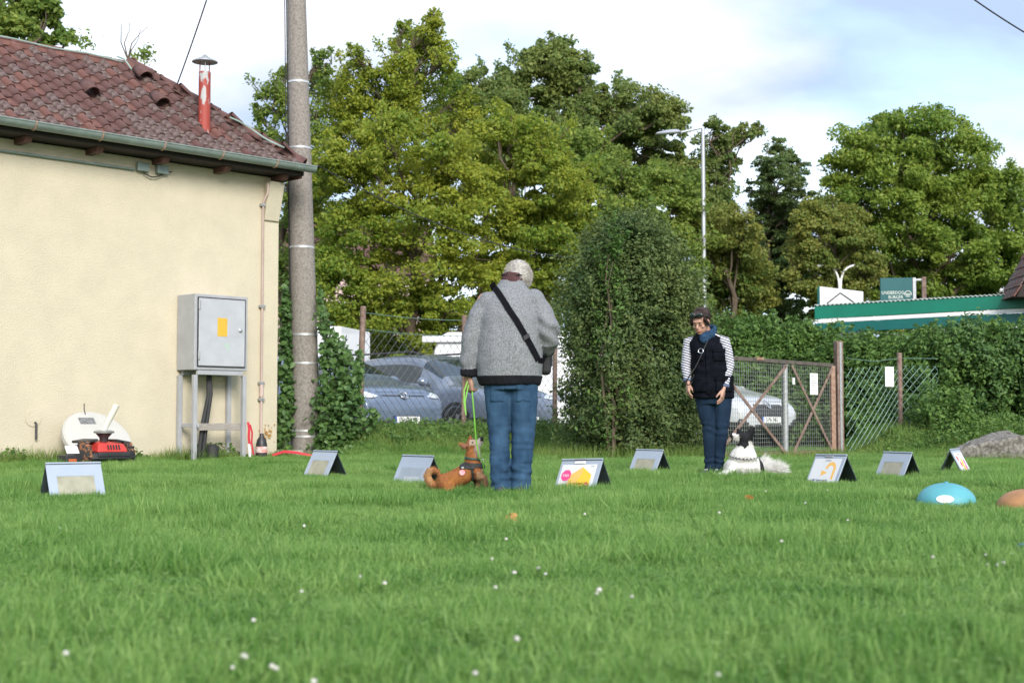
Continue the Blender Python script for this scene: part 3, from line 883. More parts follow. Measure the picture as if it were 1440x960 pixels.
# bare dead sprout and a few leaves above the roof ridge
ds = thing('dead_sapling', 'bare leafless sapling poking up behind the end of the roof ridge', 'sapling', (at(182, 0, 26).x, 26, 0))
sb = MB(); bx = ds.location.x
def lp(px, py): 
    p = at(px, py, 26); return Vector((p.x - bx, random.uniform(-.1, .1), p.z))
fork = lp(181, 85)
sb.tube([Vector((0, 0, 0)), Vector((.05, 0, 3)), fork], [.05, .03, .018], 6)
for pth in ([(170, 60), (172, 35)], [(176, 62), (184, 42), (182, 32)], [(186, 62), (197, 48), (206, 36)], [(184, 70), (192, 56), (199, 42)]):
    sb.tube([fork] + [lp(*q_) for q_ in pth], [.014, .010] + [.005] * (len(pth) - 1), 5)
sb.build('stem', M['bark'], ds, smooth=60)
rs = np.random.default_rng(77)
Pl = np.concatenate([np.array(lp(*c)) + rs.normal(size=(60, 3)) * .09 for c in ((122, 62), (100, 55), (196, 76), (206, 78))])
V, F = leaf_cards(Pl, unit(rs.normal(size=Pl.shape) + np.array([0, 0, .6])), .10 * rs.uniform(.6, 1.2, len(Pl)), rs)
link('leaf_sprays', np_mesh('leaf_sprays', V, F), L_mid, ds)

# far wood that closes the gaps between the trunks
rs = np.random.default_rng(21)
n = 42000
xx = rs.uniform(-34, 36, n); yy = rs.uniform(56, 66, n)
ht = 5.0 + 1.6 * np.sin(xx * .45) + 1.1 * np.sin(xx * 1.1 + 1)
zz_ = ht * rs.random(n) ** .8
V, F = leaf_cards(np.stack([xx, yy, zz_], 1), unit(rs.normal(size=(n, 3)) + np.array([0, -.5, .6])), .32 * rs.uniform(.6, 1.4, n), rs)
tag(link('far_wood', np_mesh('far_wood', V, F), L_dark), 'dark far-off wood closing the view behind the trees', 'wood', kind='stuff')
# undergrowth below the tree belt
n = 26000
xx = rs.uniform(-9, 18, n); yy = 35.5 + rs.normal(size=n) * .8 + .3 * xx * 0
ht = 2.2 + .5 * np.sin(xx * 1.3) + .35 * np.sin(xx * 2.9 + 2)
V, F = leaf_cards(np.stack([xx, yy, ht * rs.random(n) ** .7], 1), unit(rs.normal(size=(n, 3)) + np.array([0, -.5, .7])), .14 * rs.uniform(.6, 1.4, n), rs)
tag(link('undergrowth', np_mesh('undergrowth', V, F), L_dark), 'dark tangled undergrowth at the foot of the trees behind the car park', 'undergrowth', kind='stuff')

# ---- bushes and hedges: stems, inner twigs and a leafy skin with lumps
def bush(name, label, cat, x, y, rx, ry, h, m, n_leaf, leaf, seed, lumps=26, lump_r=.42, spires=0, base_narrow=.75, z0=0.0, kind='leaf', stems=14, group=None, top_pow=2.2, hollow=.55):
    rs = np.random.default_rng(seed)
    root = thing(name, label, cat, (x, y, z0), 0, group)
    def env(t_):        # half-width factor by relative height
        return np.clip(base_narrow + (1 - base_narrow) * np.sin(np.clip(t_ / .55, 0, 1) * np.pi / 2), 0, 1) * np.clip(1 - np.clip((t_ - .45) / .57, 0, 1) ** top_pow, 0, 1) ** .5
    nl = n_leaf
    tz = rs.random(nl) ** .85; a = rs.uniform(0, 2 * np.pi, nl)
    rad = hollow + (1 - hollow) * rs.random(nl) ** .55
    e = env(tz)
    lump = 1 + .16 * np.sin(3 * a + 5 * tz + seed) + .12 * np.sin(7 * a - 9 * tz + seed * 2) + .08 * np.sin(13 * a + 17 * tz)
    P = np.stack([np.cos(a) * rx * e * rad * lump, np.sin(a) * ry * e * rad * lump, tz * h * (1 + .03 * np.sin(5 * a))], 1)
    # group the leaves along short shoots
    k = max(60, nl // 38)
    ci = rs.integers(0, nl, k); cen = P[ci]
    own = rs.integers(0, k, int(nl * .75))
    dirv = unit(cen * np.array([1, 1, .15]) + rs.normal(size=cen.shape) * .35 * np.array([rx, ry, h * .4]) + np.array([0, 0, .55]))
    s_ = rs.random(len(own)) * lump_r
    Q = cen[own] + dirv[own] * s_[:, None] + rs.normal(size=(len(own), 3)) * .045
    P = np.concatenate([P[:nl - len(own)], Q])
    if spires:
        for i in range(spires):
            aa = rs.uniform(0, 2 * np.pi); rr = rs.uniform(0, .95)
            b0 = np.array([np.cos(aa) * rx * rr, np.sin(aa) * ry * rr, h * (.45 + .57 * max(0, 1 - rr * rr) ** (1 / top_pow)) * .97])
            m_ = 46; t_ = rs.random(m_)
            P = np.concatenate([P, b0 + np.stack([rs.normal(size=m_) * .03 + t_ * rs.normal() * .10, rs.normal(size=m_) * .03, t_ * rs.uniform(.18, .55)], 1)])
    nr = unit(unit(P * np.array([1 / rx, 1 / ry, .5 / h])) * .7 + np.array([0, 0, .55]) + rs.normal(size=P.shape) * .6)
    P[:, 2] = np.maximum(P[:, 2], .03)
    V, F = leaf_cards(P, nr, leaf * rs.uniform(.55, 1.3, len(P)), rs, kind, .55)
    sb = MB()
    for i in range(stems):
        aa = rs.uniform(0, 2 * np.pi); rr = rs.uniform(.2, .85); th = rs.uniform(.6, .95)
        e_ = float(env(np.array([th]))[0])
        p0 = Vector((math.cos(aa) * rx * .25, math.sin(aa) * ry * .25, -.05)); p1 = Vector((math.cos(aa) * rx * rr * e_, math.sin(aa) * ry * rr * e_, h * th))
        sb.tube(limb_path(p0, p1, rs, 6, .08), list(np.linspace(.022, .005, 6)), 5)
    sb.build('stems', M['bark'], root, smooth=60)
    link('foliage', np_mesh('foliage', V, F), m, root)
    return root

L_bush = leaf_mat('leaf_shrub_dark', [(.04, .10, .036), (.07, .16, .048), (.12, .225, .06), (.23, .28, .09)], .42, cs=1.6, clump=.45)
L_hedge = leaf_mat('leaf_hedge', [(.045, .11, .028), (.075, .18, .035), (.12, .25, .05), (.20, .33, .075)], .42, cs=1.3, clump=.45)
L_vine = leaf_mat('leaf_vine', [(.04, .105, .028), (.07, .165, .038), (.10, .21, .05), (.16, .28, .075)], .4, cs=2.5, clump=.35, spec=.5)
bush('shrub', 'tall dense dark green shrub standing between the man and the woman', 'shrub', 1.63, 19.6, .81, .8, 3.0, L_bush, 60000, .055, 31, spires=90, base_narrow=.94, stems=34, top_pow=2.4)
bush('shrub', 'narrower reddish green shrub leaning against the right side of the tall shrub', 'shrub', 2.42, 20.4, .32, .4, 2.3, L_bush, 9000, .055, 32, spires=6, base_narrow=.85, stems=14)
bush('shrub', 'light green sprouting young shrub in front of the tall dark shrub top', 'shrub', 1.30, 18.75, .16, .16, 2.9, L_hedge, 750, .06, 33, spires=4, base_narrow=.5, stems=4)
# hedge behind the gate and hedge to the right: overlapping bushes planted in rows
HG = 'bushes of the hedge behind the gate'
for i, (px, d_, rx, h, seed) in enumerate(((1030, 28.5, 1.0, 2.3, 41), (1085, 29, 1.1, 2.35, 42), (1140, 29, 1.1, 2.2, 43), (1195, 28.6, 1.1, 2.05, 44), (1250, 28.2, 1.1, 1.85, 45), (1300, 28, 1.0, 1.8, 46))):
    bush('hedge_bush', 'fresh green bush of the hedge growing behind the wire gate', 'hedge', (px - 720) / FPX * d_, d_, rx, .9, h, L_hedge, 15000, .085, seed, spires=7, base_narrow=.95, stems=8, group=HG)
HG2 = 'bushes of the hedge behind the boulder'
for i, (px, d_, rx, h, seed) in enumerate(((1318, 22.3, .62, 1.62, 51), (1365, 22.2, .7, 1.74, 52), (1415, 22.1, .7, 1.68, 53), (1470, 22.0, .75, 1.72, 54))):
    bush('hedge_bush', 'dense dark bush of the hedge behind the boulder', 'hedge', (px - 720) / FPX * d_, d_, rx, .7, h, L_vine if i % 2 else L_hedge, 17000, .075, seed, spires=8, base_narrow=.95, stems=16, group=HG2)
bush('bush', 'low light green bush growing below the wire fence left of the boulder', 'bush', 6.25, 20.7, .34, .3, .48, L_hedge, 1900, .07, 55, base_narrow=.9, z0=.22, stems=6)

# climbing plants either side of the pole
def climber(name, label, x, y, strands, n, leaf, seed, spread=.14):
    """strands: (foot x, top x, top z, half width) runners that the leaves follow"""
    rs = np.random.default_rng(seed)
    root = thing(name, label, 'climber', (x, y, 0))
    sb = MB(); PP = []
    tot = sum(q[2] * q[3] for q in strands)
    for (fx, tx, tz, hw) in strands:
        ph = rs.uniform(0, 6)
        path = lambda t_: np.stack([fx + (tx - fx) * t_ ** 1.4 + .05 * np.sin(t_ * 7 + ph), .05 * np.sin(t_ * 5 + ph), tz * t_], -1)
        sb.tube([Vector(p) for p in path(np.linspace(-.02, 1, 9))], list(np.linspace(.012, .003, 9)), 5)
        k = int(n * tz * hw / tot); t_ = rs.random(k) ** .9
        # leaves sit in bunches along the runner
        bt = np.sort(rs.random(max(6, int(tz * 9)))); t_ = np.clip(bt[rs.integers(0, len(bt), k)] + rs.normal(size=k) * .035, 0, 1.03)
        w_ = hw * np.clip(1.15 - t_ ** 2.2, .22, 1)
        P = path(t_) + np.stack([rs.normal(size=k) * w_ * .5, rs.normal(size=k) * spread, rs.normal(size=k) * .04], 1)
        P[:, 2] = np.maximum(P[:, 2], .03); PP.append(P)
    P = np.concatenate(PP); n = len(P)
    nr = unit(np.stack([rs.normal(size=n) * .6, -.6 + rs.normal(size=n) * .5, .6 + rs.normal(size=n) * .4], 1))
    V, F = leaf_cards(P, nr, leaf * rs.uniform(.5, 1.35, n), rs, 'leaf', .72)
    sb.build('stems', M['bark'], root, smooth=60)
    link('foliage', np_mesh('foliage', V, F), L_vine, root)
climber('climbing_plant', 'broad-leaved green climber squeezed between house corner and concrete pole', -3.17, 19.80,
        [(-.04, -.02, 2.45, .10), (.02, .02, 2.2, .09), (.05, .03, 1.2, .10), (-.02, .03, 1.8, .10)], 1500, .085, 61, .07)
climber('climbing_plant', 'bushy green climber hiding the parked cars right of the concrete pole', -2.45, 19.85,
        [(-.16, -.20, 2.30, .13), (-.05, -.12, 2.15, .14), (.05, .0, 1.85, .16), (.12, .13, 1.65, .16), (.2, .27, 1.35, .15), (.26, .40, 1.0, .14), (.1, .34, 1.55, .10), (.3, .5, .65, .15), (-.12, -.22, 1.5, .14), (0, .08, 1.2, .2)], 3600, .080, 62, .17)
# ============================================================ fence, gate
m_link = mat('fence_wire', (.11, .125, .12), .5, .3, var=.15)
m_linkg = mat('fence_wire_green', (.16, .27, .22), .5, .2, var=.15)
m_post = mat('rusty_post', (.14, .085, .065), .85, col2=(.27, .195, .16), vs=14, bump=.3)

def wire_net(mb, a, b, z0a, z1a, z0b, z1b, cell, r):
    """diamond wire net between two posts (Vectors a, b on plan)"""
    a = Vector((a[0], a[1], 0)); b = Vector((b[0], b[1], 0)); L = (b - a).length
    def pt(s, z, o=0):
        f_ = s / L; zb = z0a + (z0b - z0a) * f_; zt = z1a + (z1b - z1a) * f_
        p = a.lerp(b, f_); return Vector((p.x + nrm.x * o, p.y + nrm.y * o, zb + (zt - zb) * z))
    dirv = (b - a).normalized(); nrm = Vector((-dirv.y, dirv.x, 0))
    H = ((z1a - z0a) + (z1b - z0b)) / 2; slope = 1.05      # dz/ds
    span = H / slope
    s = -span
    while s < L:
        for sg in (1, -1):
            s0, s1, u0, u1 = s, s + span, 0.0, 1.0
            if s0 < 0: u0 = -s0 / span; s0 = 0
            if s1 > L: u1 = (L - s) / span; s1 = L
            if s1 - s0 > .01:
                p, q_ = (pt(s0, u0, .004), pt(s1, u1, .004)) if sg > 0 else (pt(s0, 1 - u0, -.004), pt(s1, 1 - u1, -.004))
                mb.tube([p, p.lerp(q_, .5) + nrm * random.uniform(-.012, .012), q_], r, 3)
        s += cell

def wooden_post(parent, x, y, z0, z1, r, tilt=(0, 0), name='post', m=m_post):
    P = [Vector((x + tilt[0] * t_, y + tilt[1] * t_, z0 + (z1 - z0) * t_)) for t_ in np.linspace(0, 1, 6)]
    for i in range(1, 5): P[i] += Vector((random.gauss(0, .004), random.gauss(0, .004), 0))
    return MB().tube(P, [r * random.uniform(.94, 1.06) for _ in P], 9).build(name, m, parent, smooth=45)

fence = thing('wire_fence', 'chain-link fence on rusty posts in front of the parked grey cars', 'fence', (0, 0, 0))
FPOSTS = [(-2.18, 20.3), (-.75, 22.0), (.71, 23.7), (2.14, 25.4)]
net = MB(); hgt = 1.50
fz = [float(gz(x, y)) for x, y in FPOSTS]
for i, (x, y) in enumerate(FPOSTS):
    wooden_post(fence, x, y, fz[i] - .3, fz[i] + 1.82, .042, (.05 if i == 0 else .01, 0))
for i in range(3):
    a, b = FPOSTS[i], FPOSTS[i + 1]
    wire_net(net, a, b, fz[i] + .03, fz[i] + hgt, fz[i + 1] + .03, fz[i + 1] + hgt, .15, .0030)
a = FPOSTS[0]; b = (-2.75, 19.62)
tag(net.build('wire_mesh', m_link, fence, smooth=60), kind='stuff')
tw = MB()
for i in range(3):
    for k, zz_ in enumerate((hgt, 1.74)):
        a = Vector((*FPOSTS[i], fz[i] + zz_)); b = Vector((*FPOSTS[i + 1], fz[i + 1] + zz_))
        tw.tube([a.lerp(b, t_) - Vector((0, 0, .03 * 4 * t_ * (1 - t_))) for t_ in np.linspace(0, 1, 7)], .005, 4)
tw.build('line_wire', m_linkg, fence, smooth=60)

# gate
GA = Vector((2.50, 18.05, 0)); GB = Vector((4.60, 20.42, 0)); GD = (GB - GA); GL = GD.length
gate = thing('wire_gate', 'long wire mesh gate with crossed rusty braces behind the woman', 'gate', (GA.x, GA.y, 0), math.atan2(GD.y, GD.x))
GH = 1.33; mid = GL * .60
m_grid = mat('gate_grid', (.36, .38, .36), .5, .4, var=.15)
gf = MB().bar((0, 0, GH), (GL, 0, GH - .02), .05, .05)
gf.build('top_rail', mat('gate_rail', (.10, .085, .07), .7, var=.3, vs=12), gate, bevel=.004)
MB().bar((0, 0, .08), (GL, 0, .08), .04, .04).build('bottom_rail', m_post, gate)
for x in (0.02, GL - .02): MB().bar((x, 0, .06), (x, 0, GH - .027), .05, .05).build('stile', m_post, gate)
wooden_post(gate, mid, .03, -.3, GH + .01, .045, (0, 0), 'post', M['galv'])
for (x0, x1) in ((.05, mid - .06), (mid + .06, GL - .06)):
    MB().bar((x0, -.035, .03), (x1, -.035, GH - .06), .045, .012, (0, 1, 0)).build('brace', m_post, gate, bevel=.003)
    MB().bar((x0, -.050, GH - .06), (x1, -.050, .03), .045, .012, (0, 1, 0)).build('brace', m_post, gate, bevel=.003)
gg = MB()
for x in np.arange(.06, GL, .055): gg.bar((x, .004, .1), (x, .004, GH - .03), .0034, .0034)
for z in np.arange(.12, GH - .03, .055): gg.bar((.03, -.002, z), (GL - .03, -.002, z), .0034, .0034)
tag(gg.build('wire_mesh', m_grid, gate), kind='stuff')
MB().box((mid * .62, -.01, GH + .01), (.16, .06, .04)).build('hinge', M['rust'], gate, bevel=.005)
MB().box((mid + .10, -.05, 1.06), (.05, .012, .09)).build('latch_plate', M['white_paint'], gate)
# heavy gate post with its second angle iron
gpst = thing('gate_post', 'stout rusty steel gate post with grey face right of the wire gate', 'post', (4.70, 20.46, 0), R(20))
MB().box((0, 0, .68), (.10, .10, 1.96)).build('post_shaft', m_post, gpst, bevel=.008)
MB().box((-.12, -.02, .55), (.07, .06, 1.5)).build('angle_iron', M['rust'], gpst, bevel=.004)
MB().box((.0, -.054, .70), (.035, .012, 1.88)).build('channel', M['galv'], gpst)
m_paper = mat('white_notice', (.80, .80, .80), .6, var=.03)
m_print = mat('grey_print', (.25, .26, .28), .7)
def notice(x, y, z, w_, h_, rz, label):
    t_ = thing('notice', label, 'notice', (x, y, z), rz)
    MB().box((0, 0, 0), (w_, .006, h_)).build('sheet', m_paper, t_)
    for k in range(9):
        wl = w_ * random.uniform(.45, .8)
        MB().box((-(w_ * .8 - wl) / 2, -.0045, h_ * .38 - k * h_ * .085), (wl, .002, h_ * .022)).build('print_line', m_print, t_)
p = GA.lerp(GB, .80); nrm = Vector((GD.y, -GD.x, 0)).normalized()
notice(p.x + nrm.x * .06, p.y + nrm.y * .06, 1.03, .21, .30, gate.rotation_euler.z, 'white printed notice wired to the mesh gate')
# chain-link bay right of the gate post
fr = thing('wire_fence', 'short green wire fence bay between the gate post and the hedge', 'fence', (0, 0, 0))
RP = [(4.82, 20.52), (5.74, 21.05), (6.35, 21.2)]
net = MB()
rz_ = [float(gz(x, y)) for x, y in RP]
rz_[0] = .02
wire_net(net, RP[0], RP[1], .06, 1.27, .35, 1.33, .12, .0036)
wire_net(net, RP[1], RP[2], .40, 1.33, .40, 1.33, .12, .0036)
tag(net.build('wire_mesh', m_linkg, fr, smooth=60), kind='stuff')
wooden_post(fr, RP[1][0], RP[1][1], .05, 1.52, .038, (0, 0))
MB().tube([(4.82, 20.52, 1.42), (5.3, 20.78, 1.38), (5.74, 21.05, 1.44), (6.35, 21.2, 1.44)], .004, 4).build('line_wire', m_linkg, fr)
notice(5.54, 20.87, 1.16, .165, .29, R(28), 'white printed notice on the green wire fence bay')

# ============================================================ cabinet
m_cab = mat('cabinet_grey', (.35, .355, .37), .45, var=.08, vs=5, bump=.05)
m_cabd = mat('cabinet_door', (.42, .43, .455), .4, var=.07, vs=4)
CB = hpt(-1.19, -.215)
cab = thing('meter_cabinet', 'grey steel electric cabinet on thin legs against the cream wall', 'cabinet', (CB.x, CB.y, 0), HROT)
W2, D2, Z0, Z1 = .80, .40, 1.16, 2.12
MB().box((0, 0, (Z0 + Z1) / 2), (W2, D2, Z1 - Z0)).build('body', m_cab, cab, bevel=.008)
MB().box((0, -D2 / 2 - .006, (Z0 + Z1) / 2), (W2 - .075, .012, Z1 - Z0 - .075)).build('door_gap', M['black_plastic'], cab)
door = MB().box((0, -D2 / 2 - .010, (Z0 + Z1) / 2), (W2 - .105, .018, Z1 - Z0 - .105)).build('door', m_cabd, cab, bevel=.005)
m_yel = mat('yellow_label', (.62, .38, .04), .5, var=.05)
MB().box((.0, -D2 / 2 - .0205, 1.71), (.145, .003, .235)).build('yellow_sticker', m_yel, door)
MB().prism([(.007 * math.cos(a), .007 * math.sin(a)) for a in np.linspace(0, 6.28, 3)[:-1]] + [(.02, .02)], .002, Matrix.Translation((.03, -D2 / 2 - .0225, 1.715)) @ Matrix.Rotation(math.pi / 2, 4, 'X')).build('sticker_mark', mat('sticker_mark', (.5, .35, .1), .6), door)
MB().lathe([(.028, 0), (.028, .012), (.016, .02), (.001, .022)], 16, (.275, -D2 / 2 - .018, 1.68), Matrix.Rotation(math.pi / 2, 4, 'X')).build('lock', M['metal_grey'], door, smooth=40)
for z in (1.98, 1.34): MB().tube([(-.345, -D2 / 2 - .022, z - .055), (-.345, -D2 / 2 - .022, z + .055)], .014, 8).build('hinge', M['galv'], door, smooth=50)
m_scr = mat('green_scribble', (.35, .62, .38), .6)
scr = MB()
scr.tube([(.04 + .025 * t_, -D2 / 2 - .020, 1.50 - .03 * math.sin(t_ * 3.1) - .02 * t_) for t_ in np.linspace(0, 2.0, 12)], .003, 4)
scr.tube([(.09, -D2 / 2 - .020, 1.50), (.095, -D2 / 2 - .020, 1.40)], .004, 4)
scr.build('scribble', m_scr, door)
for (x, y) in ((-W2 / 2 + .03, -D2 / 2 + .03), (W2 / 2 - .03, -D2 / 2 + .03), (-W2 / 2 + .03, D2 / 2 - .03), (W2 / 2 - .03, D2 / 2 - .03)):
    MB().box((x, y, Z0 / 2 - .03), (.055, .055, Z0 - .066)).build('leg', m_cab, cab, bevel=.004)
fb = MB()
fb.box((0, -D2 / 2 + .03, Z0 - .033), (W2 - .12, .05, .055)); fb.box((0, D2 / 2 - .03, Z0 - .033), (W2 - .12, .05, .055))
fb.build('frame_rail', m_cab, cab, bevel=.004)
m_plank = mat('grey_plank', (.30, .27, .24), .85, var=.25, vs=10, stretch=(1, 8, 8), bump=.3)
MB().box((.02, -D2 / 2 + .075, .44), (W2 - .02, .03, .09)).build('plank', m_plank, cab, bevel=.004)
MB().box((-W2 / 2 + .055, 0, .46), (.028, D2 + .06, .05)).build('side_rail', m_cab, cab, bevel=.004)
for k, (x0, x1) in enumerate(((-.06, -.18), (-.04, -.12))):
    MB().tube([(x0, .0, Z0 - .02), (x0 - .01, -.03 - .02 * k, .85), (x1, -.06, .45), (x1 - .05, -.05, -.03)], .026, 8).build('cable', M['black_rubber'], cab, smooth=60)
MB().lathe([(.085, 0), (.085, .16), (.07, .20), (.03, .22)], 16, (-.02, -.05, 0)).build('cable_boot', M['black_rubber'], cab, smooth=50)
# red strap hung on the stand, red lead on the ground, dark bottle
m_red = mat('red_webbing', (.55, .03, .05), .7, var=.15, vs=30)
def ribbon(P, w_, th, wdir):
    mb = MB(); P = [Vector(p) for p in P]; wd = Vector(wdir).normalized(); V = []; F = []
    T, _ = frames(P)
    for i, p in enumerate(P):
        n_ = T[i].cross(wd).normalized()
        for (a, b) in ((-1, -1), (1, -1), (1, 1), (-1, 1)): V.append(p + wd * (a * w_ / 2) + n_ * (b * th / 2))
    for i in range(len(P) - 1):
        for k in range(4): F.append((i * 4 + k, i * 4 + (k + 1) % 4, (i + 1) * 4 + (k + 1) % 4, (i + 1) * 4 + k))
    F += [(3, 2, 1, 0), tuple((len(P) - 1) * 4 + k for k in range(4))]
    return mb.add(V, F)
sp = hpt(-.80, -.46)
st = thing('red_strap', 'red and white webbing strap hanging from the cabinet stand', 'strap', (sp.x, sp.y, 0), HROT)
ribbon([(0, 0, .50), (.01, -.015, .42), (.0, -.02, .30), (.015, -.02, .21)], .035, .006, (1, 0, 0)).build('strap', m_red, st, smooth=60)
ribbon([(.0, -.0215, .22), (.015, -.022, .12), (.02, -.02, .05)], .034, .006, (1, 0, 0)).build('white_end', M['white_paint'], st, smooth=60)
ribbon([(.04, .01, .47), (.075, .01, .36), (.06, .0, .24), (.09, 0, .08)], .03, .005, (1, .3, 0)).build('strap_loop', m_red, st, smooth=60)
bp_ = hpt(-.47, -.30)
bo = thing('dark_bottle', 'dark bottle with a red label standing by the wall conduit', 'bottle', (bp_.x, bp_.y, 0))
MB().lathe([(.07, 0), (.075, .02), (.075, .20), (.06, .27), (.03, .31), (.028, .35), (.001, .352)], 18).build('bottle_body', M['black_plastic'], bo, smooth=40)
MB().lathe([(.0765, .10), (.0775, .10), (.0775, .18), (.0765, .18)], 18).build('bottle_label', mat('bottle_label', (.6, .12, .08), .5, col2=(.7, .7, .68), vs=14), bo, smooth=40)
lp_ = hpt(-.12, -.52)
rl = thing('red_lead', 'red dog lead lying in the grass at the house corner', 'lead', (lp_.x, lp_.y, 0))
ribbon([(-.28, .02, .06), (-.12, .0, .11), (.05, -.05, .10), (.2, -.10, .07), (.32, -.05, .04), (.22, .03, .03)], .035, .008, (0, .4, 1)).build('lead', m_red, rl, smooth=60)

# ============================================================ mower, leaning disc, tube holder
m_mred = mat('mower_red', (.55, .045, .035), .4, var=.08)
m_mud = mat('muddy_tyre', (.03, .03, .03), .8, col2=(.38, .15, .06), vs=22, thr=(.48, .6))
MO = Vector((-4.63, 16.05, 0))
mow = thing('lawn_mower', 'red and black robot mower with muddy tyres beside the cream wall', 'mower', MO, R(48))
deck = MB().eloft([(0, 0, .075, .33, .25), (0, 0, .10, .36, .28), (0, 0, .155, .36, .28), (0, 0, .17, .33, .25)], 28, 3.5)
deck.build('deck', M['black_plastic'], mow, smooth=40)
bd = MB().add([(-.19, -.25, .17), (.20, -.25, .17), (.20, .2, .17), (-.19, .2, .17), (-.15, -.21, .27), (.18, -.20, .26), (.16, .14, .30), (-.14, .14, .31)],
              [(3, 2, 1, 0), (4, 5, 6, 7), (0, 1, 5, 4), (1, 2, 6, 5), (2, 3, 7, 6), (3, 0, 4, 7)])
bd.build('body', m_mred, mow, bevel=.02, seg=3)
for k in range(5): MB().box((-.05 + k * .035, -.234, .225), (.012, .012, .055), Matrix.Rotation(R(-22), 3, 'X')).build('vent_slot', M['black_plastic'], mow)
MB().box((.0, -.265, .145), (.40, .05, .05)).build('bumper', M['black_plastic'], mow, bevel=.01)
def wheel_small(x, y, r, wd):
    Mx = Matrix.Translation((x, y, r + .02)) @ Matrix.Rotation(math.pi / 2, 4, 'Y')
    o = MB().lathe([(r * .5, -wd / 2), (r * .9, -wd / 2), (r, -wd * .3), (r, wd * .3), (r * .9, wd / 2), (r * .5, wd / 2)], 22, M=Mx).build('wheel', m_mud, mow, smooth=35)
    tr = MB()
    for k in range(14):
        a = 2 * math.pi * k / 14
        tr.box(Mx @ Vector((math.cos(a) * r, math.sin(a) * r, 0)), (wd * .95, .02, .016), Matrix.Rotation(-a, 3, 'X'))
    tr.build('tread', m_mud, o)
    MB().lathe([(r * .52, -wd * .4), (r * .3, -wd * .55), (.001, -wd * .5), (.001, wd * .5), (r * .3, wd * .55), (r * .52, wd * .4)], 16, M=Mx).build('hub', M['black_plastic'], o, smooth=40)
wheel_small(-.29, -.12, .135, .075); wheel_small(.27, -.10, .125, .075)
MB().box((-.20, .0, .295), (.16, .30, .03), Matrix.Rotation(R(-8), 3, 'Y')).build('fender', M['black_plastic'], mow, bevel=.012)
MB().box((.23, .02, .285), (.20, .26, .025), Matrix.Rotation(R(10), 3, 'Y')).build('fender', M['black_plastic'], mow, bevel=.012)
pl_ = MB().box((-.43, -.12, .20), (.15, .015, .10), Matrix.Rotation(R(-35), 3, 'X')).build('placard', M['white_paint'], mow, bevel=.004)
for k in range(3): MB().box((-.43, -.136 + .014 * k, .185 + .020 * k), (.08 - .02 * k, .003, .010), Matrix.Rotation(R(-35), 3, 'X')).build('print_line', m_print, pl_)
MB().box((-.42, -.06, .11), (.20, .20, .07)).build('front_arm', M['black_plastic'], mow, bevel=.01)
MB().box((-.45, -.17, .085), (.09, .02, .035)).build('reflector', mat('orange_reflector', (.6, .12, .04), .3), mow, bevel=.004)
# funnel holder and white tube standing on the mower
th_ = thing('tube_holder', 'grey funnel holder with a slanted white tube on top of the red mower', 'tube', MO + Vector((.04, -.02, .285)), 0)
MB().lathe([(.045, 0), (.05, .045), (.085, .085), (.095, .10), (.001, .10)], 20).build('funnel', M['black_plastic'], th_, smooth=40)
MB().lathe([(.11, .095), (.115, .115), (.075, .13), (.001, .13)], 22).build('rim', M['metal_grey'], th_, smooth=40)
Mt = Matrix.Translation((-.01, 0, .12)) @ Matrix.Rotation(R(27), 4, 'Y')
m_ivory = mat('ivory_plastic', (.66, .65, .57), .5, var=.06)
MB().lathe([(.036, 0), (.036, .33), (.027, .33), (.027, .28), (.001, .28)], 18, M=Mt).build('tube', m_ivory, th_, smooth=40)
MB().lathe([(.0265, .281), (.001, .2815)], 18, M=Mt).build('tube_bore', m_hole, th_)
# big white disc leaning on the wall
dp = hpt(-2.92, -.42)
di = thing('white_disc', 'big round white disc leaning against the cream wall behind the mower', 'disc', (dp.x, dp.y, 0), HROT)
Md = Matrix.Translation((0, 0, .30)) @ Matrix.Rotation(R(46), 4, 'X')
m_disc = mat('white_disc', (.50, .49, .455), .5, var=.04, vs=3)
MB().lathe([(.001, -.05), (.40, -.05), (.43, -.03), (.43, .02), (.41, .045), (.37, .05), (.001, .055)], 44, M=Md).build('disc', m_disc, di, smooth=35)
MB().box((0, 0, 0), (.20, .10, .004)).build('data_sticker', mat('grey_sticker', (.10, .105, .115), .5, col2=(.25, .25, .25), vs=30), di).matrix_local = Md @ Matrix.Translation((-.06, .25, .056))
MB().tube([(0, 0, 0), (-.01, .05, .03), (-.02, .09, .09)], .006, 5).build('wire_hook', M['dark_wire'], di).matrix_local = Md @ Matrix.Translation((-.04, .36, .05))
# ============================================================ cars
m_glass = glass_mat('car_glass')
m_lens = mat('lamp_lens', (.62, .66, .70), .12, var=.05, spec=.8)
m_chrome = mat('chrome', (.75, .76, .78), .15, .9, var=.03)
m_plate = mat('plate_white', (.82, .82, .80), .4, var=.02)
m_blue = mat('plate_blue', (.02, .08, .45), .4)
m_ink = mat('plate_ink', (.01, .01, .01), .5)
m_rim = mat('alloy_rim', (.5, .51, .53), .35, .7, var=.05)

